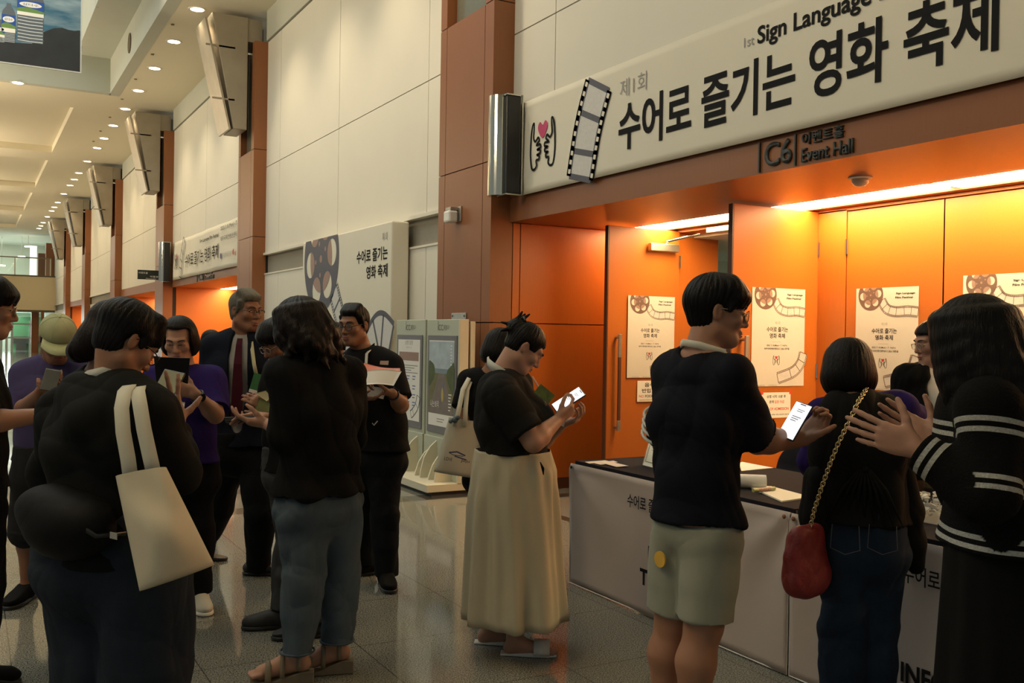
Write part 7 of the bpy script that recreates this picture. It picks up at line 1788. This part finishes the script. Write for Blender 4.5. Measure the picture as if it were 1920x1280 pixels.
# ---- long-haired woman in the striped cardigan
a = Person(1850, 2.5, -75, 1.62, girth=1.15, female=True, h=0.0036)
a.set(neck=(1836, 722, 0.0), head=(1820, 640, 0.0), shL=(1855, 768, -0.15), shR=(1830, 768, 0.17), chest=(1872, 830, 0.0), waist=(1880, 935, 0.0), pel=(1886, 1020, 0.0), elL=(1850, 925, -0.20), wrL=(1716, 838, -0.10), elR=(1815, 920, 0.20), wrR=(1758, 826, 0.14),
      hiL=(1886, 1050, -0.08), hiR=(1886, 1050, 0.08), knL=(1886, 1260, -0.08), knR=(1886, 1260, 0.09), anL=(1890, 1480, -0.08), anR=(1890, 1480, 0.09))
a.headdir(-62, 6); r_ = heading(1700, 90); v = heading(1700, 0)
a.skin('long-haired woman in black cardigan with white stripes holding up both hands', SKIN_C, [(a.J['wrL'], -r_ * 0.93 + UPZ * 0.28 + v * 0.1, v * 0.9 + UPZ * 0.1, 'L', 0.93, (6, 7, 9, 12), 0.10, (0.5, 0.85, 0.25), 8), (a.J['wrR'], -r_ * 0.85 + UPZ * 0.4 + v * 0.1, -v * 0.7 + UPZ * 0.3, 'R', 0.93, (8, 10, 14, 18), 0.1, (0.55, 0.8, 0.1), 8)])
a.face(); a.hair(HAIRK, lambda S, HP, HM, hs: hair_long(S, HP, HM, hs, 0.40, 0.012, 1.04, 0.03, 5, 30, 0.30), 0.0016)
def knit_stripes():
    t = NT('striped_black_knit'); b = t.b; at = t.n('ShaderNodeAttribute'); at.attribute_name = 'band'
    f = t.math('FRACT', at.outputs['Fac']); m1 = t.math('LESS_THAN', t.math('ABSOLUTE', t.math('SUBTRACT', f, 0.42)), 0.045); m2 = t.math('LESS_THAN', t.math('ABSOLUTE', t.math('SUBTRACT', f, 0.60)), 0.045)
    tc = t.n('ShaderNodeTexCoord').outputs['Object']; nz = t.n('ShaderNodeTexNoise'); nz.inputs['Scale'].default_value = 190; t.l(tc, nz.inputs['Vector'])
    yarn = t.mix(nz.outputs['Fac'], (0.20, 0.20, 0.18), (0.55, 0.55, 0.50))
    on = t.n('ShaderNodeAttribute'); on.attribute_name = 'striped'
    t.l(t.mix(t.math('MULTIPLY', t.math('MAXIMUM', m1, m2), on.outputs['Fac']), (0.0045, 0.0044, 0.0042), yarn), b.inputs['Base Color']); b.inputs['Roughness'].default_value = 0.9; b.inputs['Specular IOR Level'].default_value = 0.1
    bp = t.n('ShaderNodeBump'); bp.inputs['Strength'].default_value = 0.4; bp.inputs['Distance'].default_value = 0.008; t.l(nz.outputs['Fac'], bp.inputs['Height']); t.l(bp.outputs[0], b.inputs['Normal'])
    return t.m
KNIT = knit_stripes()
o = a.top('cardigan', KNIT, 0.026, 0.97, 0.078, hem=0.985, hemw=1.02, cuff=0.055, amp=0.006, freq=12, seed=81, neckr=0.06)
co = np.empty(len(o.data.vertices) * 3); o.data.vertices.foreach_get('co', co); co = co.reshape(-1, 3)
def seg_d(P, a0, b0):
    ba = b0 - a0; t_ = np.clip((P - a0) @ ba / (ba @ ba), 0, 1); return np.linalg.norm(P - a0 - t_[:, None] * ba, axis=1), t_ * np.linalg.norm(ba)
best = np.full(len(co), 9.0); sec = np.full(len(co), 9.0); band = np.zeros(len(co)); J = a.J; PER = 0.135
for A0, B0, off, rad in ((J['pel'], J['chest'] + (J['neck'] - J['chest']) * 0.6, None, 0.155), (J['shL'], J['elL'], 0.02, 0.085), (J['elL'], J['wrL'], 0.06, 0.07), (J['shR'], J['elR'], 0.02, 0.085), (J['elR'], J['wrR'], 0.06, 0.07)):
    d_, l_ = seg_d(co, A0, B0); d_ = d_ - rad; m_ = d_ < best; sec = np.where(m_, best, np.minimum(sec, d_)); best[m_] = d_[m_]; band[m_] = ((co[:, 2] - 0.945) / PER if off is None else (l_ + off) / PER)[m_]
on = (sec - best > 0.012).astype(np.float32); at = o.data.attributes.new('striped', 'FLOAT', 'POINT'); at.data.foreach_set('value', on)
at = o.data.attributes.new('band', 'FLOAT', 'POINT'); at.data.foreach_set('value', band.astype(np.float32))
skirt('long_skirt', [(a.p(1884, 930), 0.175, 0.135, 0.0), (a.p(1888, 1050), 0.19, 0.145, 0.004), (a.p(1888, 1250), 0.205, 0.16, 0.008), (a.p(1888, 1480), 0.23, 0.18, 0.012)], np.stack([a.L, a.F, UPZ], 1), BLACKC, a.root, 7, 9)
for sd in 'LR': a.shoe(sd, BLACKC, BLACKPL)
# ---- people partly hidden behind others
# woman behind the skirt woman, with a printed tote
a = Person(955, 5.55, 20, 1.60, girth=1.05, female=True, h=0.0055)
a.set(neck=(925, 695, 0.0), head=(940, 655, 0.0), shL=(884, 715, 0.05), shR=(975, 720, -0.05), elL=(868, 770, 0.0), wrL=(893, 835, 0.02), elR=(985, 790, 0.1), wrR=(985, 840, 0.2), pel=(925, 880, 0.0), chest=(928, 760, 0.0), waist=(926, 820, 0.0))
a.headdir(60, 20)
a.skin('person in black mostly hidden behind the woman in the cream skirt', SKIN_A, [(a.J['wrL'], -UPZ + heading(893, 90) * 0.2, heading(893, 90), 'L', 0.95, 30)])
a.hair(HAIRK, hair_bob, 0.0016)
a.top('t_shirt', BLACKC, 0.020, 0.42, 0.07, hem=0.78, cuff=0.078, seed=91)
a.legs_cloth('trousers', DARKTR, r=(0.10, 0.08, 0.07), end=1.0)
for sd in 'LR': a.shoe(sd, BLACKC, BLACKPL)
t = thing('tote_bag', 'pale tote bag with a small print hanging beside the woman in the cream skirt', 'bag', a.p(850, 840, -0.2))
TOTE2 = cloth('pale_canvas', (0.50, 0.49, 0.42), 0.12, var=0.04)
bag_body('body', a.p(842, 782, -0.16), a.p(905, 792, -0.10), a.p(892, 896, -0.10), a.p(814, 884, -0.18), 0.07, 0.8, TOTE2, t, True, 6, 0.005)
b = MB(); b.strip([a.p(853, 800, -0.19), a.p(861, 765, -0.17), a.p(868, 730, -0.12), a.p(880, 708, -0.03), a.p(888, 703, 0.05)], heading(860, 90), 0.026, 0.004); b.build('strap', OFFWH, t, True)
b = MB(); b.strip([a.p(872, 800, -0.17), a.p(873, 765, -0.15), a.p(876, 730, -0.10), a.p(884, 709, -0.02)], heading(860, 90), 0.026, 0.004); b.build('strap', OFFWH, t, True)
b = MB(); b.ball(a.p(853, 787, -0.21), 0.018, 10); b.ball(a.p(858, 783, -0.215), 0.014, 10); b.ball(a.p(845, 790, -0.205), 0.012, 10); b.build('bow', mat('blue_grey_bow', (0.06, 0.09, 0.12), 0.6), t, True)
U_ = nrm(a.p(905, 795, -0.12) - a.p(842, 785, -0.18)); V_ = nrm(a.p(842, 785, -0.18) - a.p(816, 884, -0.2)); V_ = nrm(V_ - U_ * (U_ @ V_)); N_ = np.cross(U_, V_); o0 = a.p(831, 862, -0.235)
m4 = frame4(o0, U_, V_, N_ if N_ @ CF < 0 else -N_)
for nm, me, mm in (('lettering', join2d([text2d('LOVE', 0.005, 0.0, 0.045, 0.018), text2d('Jeju', 0.10, 0.0, 0.05, 0.02)]), INK), ('print', join2d([ribbon2d([(0.025, 0.045), (0.07, 0.055), (0.12, 0.04)], 0.008), ribbon2d([(0.025, 0.045), (0.05, 0.035), (0.11, 0.035)], 0.004), ribbon2d([(0.06, 0.03), (0.13, 0.018)], 0.007)]), mat('blue_tote_print', (0.03, 0.04, 0.14), 0.5))):
    o = child_flat(nm, me, mm, t, 0); o.matrix_parent_inverse = t.matrix_basis.inverted(); o.matrix_basis = m4

# person with glasses between the suited man and the woman in jeans
a = Person(530, 4.9, -150, 1.62, girth=1.0, h=0.0055)
a.set(neck=(538, 672, 0.0), head=(526, 640, -0.03), shL=(560, 700, 0.0), shR=(520, 700, 0.1), chest=(545, 740, 0), waist=(548, 810, 0), pel=(550, 870, 0), elR=(520, 785, 0.0), wrR=(505, 765, -0.16), elL=(575, 790, 0.0), wrL=(540, 800, -0.2), hiL=(570, 890, 0), hiR=(535, 890, 0.05), knL=(590, 1010, -0.02), knR=(545, 1005, 0.06), anL=(590, 1168, -0.12), anR=(532, 1142, 0.02))
a.headdir(-118, 28); a.fL = heading(530, -95); a.fR = heading(530, -90)
r_ = heading(500, 90); v = heading(500, 0)
a.skin('person in dark clothes with glasses, hidden between suited man and woman in jeans', SKIN_B, [(a.J['wrR'], -r_ * 0.7 + UPZ * 0.45, v * 0.7 - UPZ * 0.2, 'R', 0.9, (30, 30, 35, 35))])
a.face(open_=0.6); a.hair(HAIRK, hair_mop, 0.002); a.glasses(THINMET, 0.0016, 0.023, 0.017, 2.2)
a.top('shirt', BLACKC, 0.018, 0.95, 0.062, hem=0.80, cuff=0.05, seed=95)
a.legs_cloth('trousers', cloth('grey_striped_trousers', (0.045, 0.047, 0.05), 0.1, var=0.4, scale=20), r=(0.10, 0.08, 0.072), end=1.0)
for sd in 'LR': a.shoe(sd, mat('black_suede_loafer', (0.011, 0.010, 0.010), 0.6), BLACKPL, 0.7, 0.28)
t = thing('leaflet', 'folded green leaflet held between the suited man and the woman in jeans', 'leaflet', a.p(490, 750, -0.3))
flat_sheet('cover', (a.p(485, 745, -0.22), a.p(510, 755, -0.20), a.p(503, 775, -0.22), a.p(477, 771, -0.24)), mat('olive_leaflet_print', (0.15, 0.17, 0.07), 0.5, var=0.5, scale=22), t, 0.002)
flat_sheet('flap', (a.p(479, 737, -0.24), a.p(498, 732, -0.21), a.p(509, 744, -0.20), a.p(500, 752, -0.22)), mat('pale_green_leaflet', (0.45, 0.47, 0.30), 0.5, var=0.15, scale=30), t, 0.002)

# person behind the smiling man
a = Person(628, 7.0, 100, 1.55, girth=1.0, female=True, h=0.0065)
a.set(head=(627, 634, 0.0), neck=(618, 668, 0.0)); a.headdir(105, 10)
a.skin('person hidden behind the smiling man in glasses, only dark hair and cheek showing', SKIN_B); a.hair(HAIRK, hair_bob, 0.0016); a.top('shirt', BLACKC, 0.018, 0.45, 0.065, seed=97); a.legs_cloth('trousers', DARKTR, r=(0.10, 0.08, 0.07), end=1.0)
for sd in 'LR': a.shoe(sd, BLACKC, BLACKPL)
# seated-height figure far behind the suited man
a = Person(394, 9.5, 90, 1.50, female=True, h=0.007)
a.headdir(90, 0)
a.skin('distant person behind the suited man, only the top of dark hair showing', SKIN_B); a.hair(HAIRK, hair_bob, 0.0016); a.top('shirt', BLACKC, 0.018, 0.45, 0.065, seed=98); a.legs_cloth('trousers', DARKTR, r=(0.10, 0.08, 0.07), end=1.0)
for sd in 'LR': a.shoe(sd, BLACKC, BLACKPL)
# long dark hair behind the foreground person
a = Person(195, 4.35, 20, 1.66, girth=1.05, female=True, h=0.0055)
a.set(neck=(190, 690, 0.0), head=(208, 616, 0.03), shL=(140, 728, 0.05), shR=(250, 728, -0.03), chest=(192, 790, 0), waist=(192, 880, 0), pel=(192, 950, 0)); a.headdir(40, 12)
a.skin('dark-haired woman in black behind the foreground person with the cream tote', SKIN_C)
def hair_tail(S, HP, HM, hs):
    hair_bob(S, HP, HM, hs); S.ell(HP(0.02, -0.085, -0.08), HM, (0.085, 0.06, 0.075), 0.05); S.ell(HP(0.07, -0.10, -0.13), HM, (0.055, 0.05, 0.05), 0.04)
a.hair(HAIRB, hair_tail, 0.003); a.top('shirt', BLACKC, 0.018, 0.95, 0.06, hem=0.80, cuff=0.05, seed=99); a.legs_cloth('trousers', DARKTR, r=(0.10, 0.08, 0.07), end=1.0)
for sd in 'LR': a.shoe(sd, BLACKC, BLACKPL)
# man at the left edge reaching in
a = Person(-45, 3.9, 85, 1.71, h=0.0045)
a.set(neck=(-52, 650, 0.0), head=(-25, 578, 0.0), shL=(-60, 690, 0.17), shR=(-62, 690, -0.17), chest=(-55, 760, 0), waist=(-55, 850, 0), pel=(-55, 925, 0), elR=(-28, 792, -0.16), wrR=(86, 777, -0.06), elL=(-60, 800, 0.25), wrL=(-20, 850, 0.3))
a.headdir(88, 6)
a.skin('man with glasses at the left edge reaching a bare arm into the picture', SKIN_A, [(a.J['wrR'], heading(80, 90) * 0.9 + heading(80, 0) * 0.2, -UPZ * 0.8 + heading(80, 0) * 0.4, 'R', 1.0, 15)], arms=1.0)
a.face(); a.hair(HAIRK, hair_mop, 0.0022); a.glasses(THINMET, 0.0018, 0.024, 0.020, 2.1); a.top('t_shirt', BLACKC2, 0.020, 0.42, 0.07, hem=0.85, seed=93); a.legs_cloth('trousers', DARKTR, r=(0.105, 0.085, 0.075), end=1.0)
for sd in 'LR': a.shoe(sd, BLACKC, BLACKPL)
# staff behind the desk
a = Person(1748, 5.15, -150, 1.62, female=True, h=0.0055)
a.set(neck=(1752, 690, 0.0), head=(1750, 642, 0.0), shL=(1795, 705, 0.0), shR=(1700, 708, 0.0)); a.headdir(-120, 12)
a.skin('staff member in white shirt and black jacket behind the desk, face mostly hidden', SKIN_C); a.face(); a.hair(HAIRK, lambda S, HP, HM, hs: hair_bob(S, HP, HM, hs, 0.02), 0.0016); a.glasses(THINMET, 0.0016, 0.023, 0.017, 2.2)
a.top('white_shirt', cloth('white_shirt_cloth', (0.60, 0.60, 0.57), 0.08), 0.006, 0.3, 0.055, hem=0.82, seed=94, neckr=0.06)
a.top('jacket', BLACKC, 0.022, 0.95, 0.066, hem=0.78, cuff=0.052, seed=96, open_front=lambda S, p=a: [S.ell(p.J['neck'] * (1 - t_) + p.J['waist'] * t_ + p.TM()[:, 1] * 0.13, p.TM(), (0.085, 0.085, 0.09), 0.01, 'sub') for t_ in (0, 0.25, 0.5, 0.75, 1.0)])
a.legs_cloth('trousers', DARKTR, r=(0.10, 0.08, 0.07), end=1.0)
for sd in 'LR': a.shoe(sd, BLACKC, BLACKPL)
a = Person(1930, 4.55, -100, 1.63, female=True, h=0.0055)
a.set(head=(1900, 648, 0.0)); a.headdir(-150, 10)
a.skin('dark-haired person at the right edge behind the long-haired woman', SKIN_C); a.hair(hair_mat('reddish_brown_hair', (0.035, 0.014, 0.008)), lambda S, HP, HM, hs: hair_long(S, HP, HM, hs, 0.30, 0.008, 1.0, 0.02, 15), 0.0016)
a.top('shirt', BLACKC, 0.018, 0.9, 0.06, seed=92, cuff=0.05); a.legs_cloth('trousers', DARKTR, r=(0.10, 0.08, 0.07), end=1.0)
for sd in 'LR': a.shoe(sd, BLACKC, BLACKPL)

# ================================================================== THE DESK
TX0, TX1, TZ = 3.235, 4.155, 0.745
NAVYCL = cloth('navy_black_tablecloth', (0.012, 0.012, 0.018), 0.15, var=0.1, scale=4)
SKIRTCL = cloth('pale_pinkish_table_cloth', (0.44, 0.385, 0.355), 0.08, var=0.03, scale=2)
PIPING = cloth('white_hem_piping', (0.72, 0.70, 0.66), 0.05)
ty = [(3.15, 4.95), (1.33, 3.14)]
for k, (y0, y1) in enumerate(ty):
    nm = ['ticket desk', 'information desk'][k]
    t = thing('folding_table', ['long folding table under the ticket cloth', 'long folding table under the information cloth, at the right'][k], 'table', ((TX0 + TX1) / 2, (y0 + y1) / 2, 0))
    m = MB(); m.box((TX0 + 0.01, y0 + 0.005, TZ - 0.035), (TX1, y1 - 0.008, TZ - 0.0075)); m.build('table_top', mat('table_laminate', (0.3, 0.26, 0.2), 0.5), t, bevel=0.003)
    for xx in (TX0 + 0.09, TX1 - 0.06):
        for yy in (y0 + 0.12, y1 - 0.12): m = MB(); m.cyl((xx, yy, 0), (xx, yy, TZ - 0.03), 0.016, n=10); m.build('leg', STEEL, t)
    c = MB(); n = 24                                                      # dark cloth over the top with short drops
    m = MB(); m.box((TX0 + 0.002, y0 + 0.002, TZ - 0.006), (TX1 + 0.01, y1 - 0.002, TZ)); m.box((TX0, y0 + 0.002, TZ - 0.045), (TX0 + 0.006, y1 - 0.002, TZ)); m.box((TX1 + 0.004, y0 + 0.002, 0.2), (TX1 + 0.01, y1 - 0.002, TZ)); 
    if k == 0: m.box((TX0, y1 - 0.004, 0.25), (TX1 + 0.01, y1 + 0.002, TZ))
    tag(m.build('tablecloth', NAVYCL, bevel=0.002), ['dark navy tablecloth over the ticket table', 'dark navy tablecloth over the information table at the right'][k], 'tablecloth', 'dark tablecloths')
    t = thing('table_banner', ['pale cloth banner with TICKET lettering hung on the front of the desk', 'pale cloth banner with INFORMATION lettering on the right half of the desk'][k], 'banner', mat4=frame4((TX0 - 0.028, y1, 0.008), WALLU, WALLV, WALLN), group='pale desk banners')
    W_, H_ = y1 - y0 - 0.005, TZ - 0.022
    o = cloth_sheet('cloth', W_, H_, SKIRTCL, t, 0.006, 20 + k, 70, 20, corners=((0, H_, 0.015), (W_, H_, 0.015)))
    b = MB(); e = [(0, H_), (0, 0), (W_, 0), (W_, H_)]
    for (xa, ya), (xb, yb) in zip(e, e[1:]): b.tube([(xa + (xb - xa) * q / 10, ya + (yb - ya) * q / 10, 0.003) for q in range(11)], 0.003, 6)
    o = b.build('piping', PIPING); o.parent = t
    L = lambda px, py: (y1 - at_x(px, py, TX0 - 0.012)[1], at_x(px, py, TX0 - 0.012)[2] - 0.008)
    def pr(nm, me, z=0.009): return child_flat(nm, me, INK, t, z)
    b = MB(); b.obox((W_ / 2, H_ * 0.50, 0.004), (1, 0, 0), (0, 1, 0), (0, 0, 1), W_ * 0.99, 0.004, 0.005); 
    cx = W_ / 2
    pr('festival_lettering', text2d('수어로 즐기는 영화 축제', cx, 0.555, 0.62, 0.075, 'C', bold=0.012))
    if k == 0:
        pr('korean_lettering', text2d('티켓', cx, 0.285, 0.23, 0.10, 'C', bold=0.02)); pr('ticket_lettering', text2d('TICKET', cx, 0.155, 0.37, 0.09, 'C', bold=0.035))
    else:
        pr('korean_lettering', text2d('안내', cx, 0.285, 0.23, 0.10, 'C', bold=0.02)); pr('information_lettering', text2d('INFORMATION', cx, 0.165, 0.62, 0.08, 'C', bold=0.03))
    for xx in (0.02, W_ - 0.02):
        b = MB(); b.ball((xx, H_ - 0.02, 0.016), (0.011, 0.011, 0.006), 12); o = b.build('clip', BLACKPL if k == 0 and xx < 0.1 else mat('brown_clip', (0.2, 0.07, 0.03), 0.4), None, True); o.parent = t
def on_table(px, py): return at_z(px, py, TZ)
def slip(name, lab, cat, pts, m, grp=None, th=0.0015, z=0.001):
    t = thing(name, lab, cat, on_table(*pts[0]), grp); P_ = [on_table(*q) + UPZ * z for q in pts]; flat_sheet('paper', P_, m, t, th); return t
TICK = mat('printed_ticket_paper', (0.66, 0.60, 0.52), 0.5, var=0.25, scale=60)
slip('ticket', 'pale ticket slip at the far left corner of the desk', 'ticket', [(1097, 866), (1135, 863), (1143, 865), (1105, 869)], TICK, 'ticket slips on the desk corner')
slip('ticket', 'pale ticket slip lying between two others at the desk corner', 'ticket', [(1113, 869), (1150, 864.5), (1158, 867), (1127, 872)], TICK, 'ticket slips on the desk corner', z=0.0035)
slip('ticket', 'pale ticket slip nearest to the young man on the desk corner', 'ticket', [(1128, 869), (1144, 867), (1178, 875), (1156, 877)], TICK, 'ticket slips on the desk corner', z=0.006)
slip('paper_sheet', 'white sheet of paper lying at the back of the desk behind the young man', 'paper', [(1385, 868), (1392, 866), (1450, 877), (1390, 883)], WHITEP)
t = thing('certificate_holder', 'small gold-bordered notice in a clear tilted holder on the desk', 'notice holder', on_table(1210, 873))
p0 = on_table(1205, 872); p1 = on_table(1240, 881); ht = 0.24; tl = np.array([0.10, 0.02, 0.0])
fc = [p0 + tl + UPZ * ht, p1 + tl + UPZ * ht, p1 + UPZ * 0.002, p0 + UPZ * 0.002]
flat_sheet('sheet', fc, WHITEP, t, 0.002)
nn = nrm(np.cross(fc[1] - fc[0], fc[3] - fc[0])); nn = nn if nn @ CF < 0 else -nn
b = MB(); ins = [fc[0] * 0.9 + fc[2] * 0.1, fc[1] * 0.9 + fc[3] * 0.1, fc[2] * 0.9 + fc[0] * 0.1, fc[3] * 0.9 + fc[1] * 0.1]
b.tube([q + nn * 0.003 for q in ins], 0.003, 6, True); b.build('gold_border', mat('gold_border_print', (0.45, 0.36, 0.2), 0.4), t)
b = MB()
for q in (0.40, 0.50, 0.56, 0.62): 
    l, r = fc[3] + (fc[0] - fc[3]) * (1 - q), fc[2] + (fc[1] - fc[2]) * (1 - q); b.tube([l * 0.75 + r * 0.25 + nn * 0.0025, l * 0.25 + r * 0.75 + nn * 0.0025], 0.002, 5)
b.build('text_lines', GREYINK, t)
b = MB(); b.hexa([q + nn * 0.004 for q in fc], [q + nn * 0.006 for q in fc]); b.build('clear_front', glass_mat('acrylic', (0.97, 0.98, 0.97), 0.1), t)
b = MB(); b.hexa([fc[0] - nn * 0.002, fc[1] - nn * 0.002, fc[1] - nn * 0.004, fc[0] - nn * 0.004], [fc[3] + tl * 1.9 + UPZ * 0, fc[2] + tl * 1.9, fc[2] + tl * 1.9 + np.array([0.002, 0, 0]), fc[3] + tl * 1.9 + np.array([0.002, 0, 0])]); b.build('prop', glass_mat('acrylic'), t)
t = thing('drawing_pad', 'drawing pad with its top sheets rolled back on the desk', 'pad', on_table(1450, 930))
P_ = [on_table(1400, 912), on_table(1446, 914), on_table(1521, 934), on_table(1466, 942)]
b = MB(); b.hexa([q + UPZ * 0.001 for q in P_], [q + UPZ * 0.008 for q in P_]); b.build('pad_sheets', mat('pad_paper', (0.78, 0.76, 0.62), 0.6, var=0.03), t)
b = MB(); r0, r1 = on_table(1380, 914) + UPZ * 0.036, on_table(1436, 916) + UPZ * 0.036; b.cyl(r0, r1, 0.034, n=28); b.build('rolled_sheet', WHITEP, t, bevel=0.002)
t = thing('marker_pen', 'marker pen lying across the drawing pad', 'pen', on_table(1430, 925))
p0, p1 = on_table(1412, 926) + UPZ * 0.018, on_table(1452, 922) + UPZ * 0.018; d = p1 - p0
b = MB(); b.cyl(p0 + d * 0.22, p0 + d * 0.78, 0.0095, n=16); b.build('barrel', mat('marker_label', (0.45, 0.25, 0.2), 0.4, var=0.9, scale=120), t)
b = MB(); b.cyl(p0, p0 + d * 0.22, 0.0092, 0.0088, n=16); b.build('cap', mat('yellow_green_cap', (0.45, 0.47, 0.16), 0.4), t); b = MB(); b.cyl(p0 + d * 0.78, p1, 0.0096, n=16); b.build('end', mat('yellow_green_cap'
, (0.45, 0.47, 0.16), 0.4), t)
t = thing('draw_box', 'clear box full of folded white paper slips on the right of the desk', 'box', on_table(1750, 965))
bx0, bx1, by0, by1 = 3.50, 3.80, 2.45, 2.92
ACR = glass_mat('acrylic'); bh = 0.13
for lo, hi in (((bx0, by0, TZ), (bx0 + 0.003, by1, TZ + bh)), ((bx1 - 0.003, by0, TZ), (bx1, by1, TZ + bh)), ((bx0, by0, TZ), (bx1, by0 + 0.003, TZ + bh)), ((bx0, by1 - 0.003, TZ), (bx1, by1, TZ + bh))):
    b = MB(); b.box(lo, hi); b.build('side', ACR, t)
b = MB(); b.box((bx0, by0, TZ + 0.0005), (bx1, by1, TZ + 0.004)); b.build('bottom', mat('box_bottom', (0.4, 0.38, 0.34), 0.4), t)
rnd = random.Random(4); b = MB()
for i in range(230):
    c = np.array([rnd.uniform(bx0 + 0.03, bx1 - 0.03), rnd.uniform(by0 + 0.03, by1 - 0.03), 0]); c[2] = TZ + 0.022 + rnd.random() * 0.11 * (1 - 0.6 * abs(2 * (c[1] - by0) / (by1 - by0) - 1))
    u = nrm([rnd.uniform(-1, 1), rnd.uniform(-1, 1), rnd.uniform(-0.5, 0.5)]); w_ = nrm(np.cross(u, [rnd.uniform(-1, 1), rnd.uniform(-1, 1), rnd.uniform(-1, 1)])); n_ = np.cross(u, w_); l = rnd.uniform(0.018, 0.032); q = rnd.uniform(0.007, 0.011)
    b.add([c - u * l / 2 - w_ * q, c + u * l / 2 - w_ * q, c + u * l / 2 + n_ * q * 0.7, c - u * l / 2 + n_ * q * 0.7, c - u * l / 2 + w_ * q, c + u * l / 2 + w_ * q], [(0, 1, 2, 3), (3, 2, 5, 4)])
o = b.build('paper_slips', WHITEP, None); tag(o, 'heap of small folded white paper slips inside the clear box', 'paper slips'); o['kind'] = 'stuff'
# chair behind the desk
t = thing('chair', 'dark rounded chair back showing behind the desk', 'chair', (4.55, 4.2, 0))
DKCH = cloth('dark_chair_fabric', (0.016, 0.016, 0.02), 0.1)
S = SDF(0.006); S.ell((4.40, 4.20, 0.68), np.stack([(0, 1, 0), (1, 0, 0.1), (0, 0, 1)], 1), (0.245, 0.035, 0.20), 0.02); S.cone((4.39, 4.02, 0.66), (4.39, 4.38, 0.66), 0.04, 0.04, 0.06); V, F = S.mesh(); np_mesh('backrest', V, F, DKCH, t)
S = SDF(0.006); S.ell((4.62, 4.20, 0.45), np.eye(3), (0.24, 0.24, 0.045), 0.02); V, F = S.mesh(); np_mesh('seat', V, F, DKCH, t)
for xx in (4.45, 4.8):
    for yy in (4.02, 4.38): b = MB(); b.tube([(xx, yy, 0.44), (xx + (0.03 if xx > 4.6 else -0.03), yy, 0.0)], 0.012, 8); b.build('leg', STEEL, t)
for yy in (4.05, 4.35): b = MB(); b.tube([(4.45, yy, 0.44), (4.40, yy, 0.60)], 0.01, 8); b.build('back_support', STEEL, t)
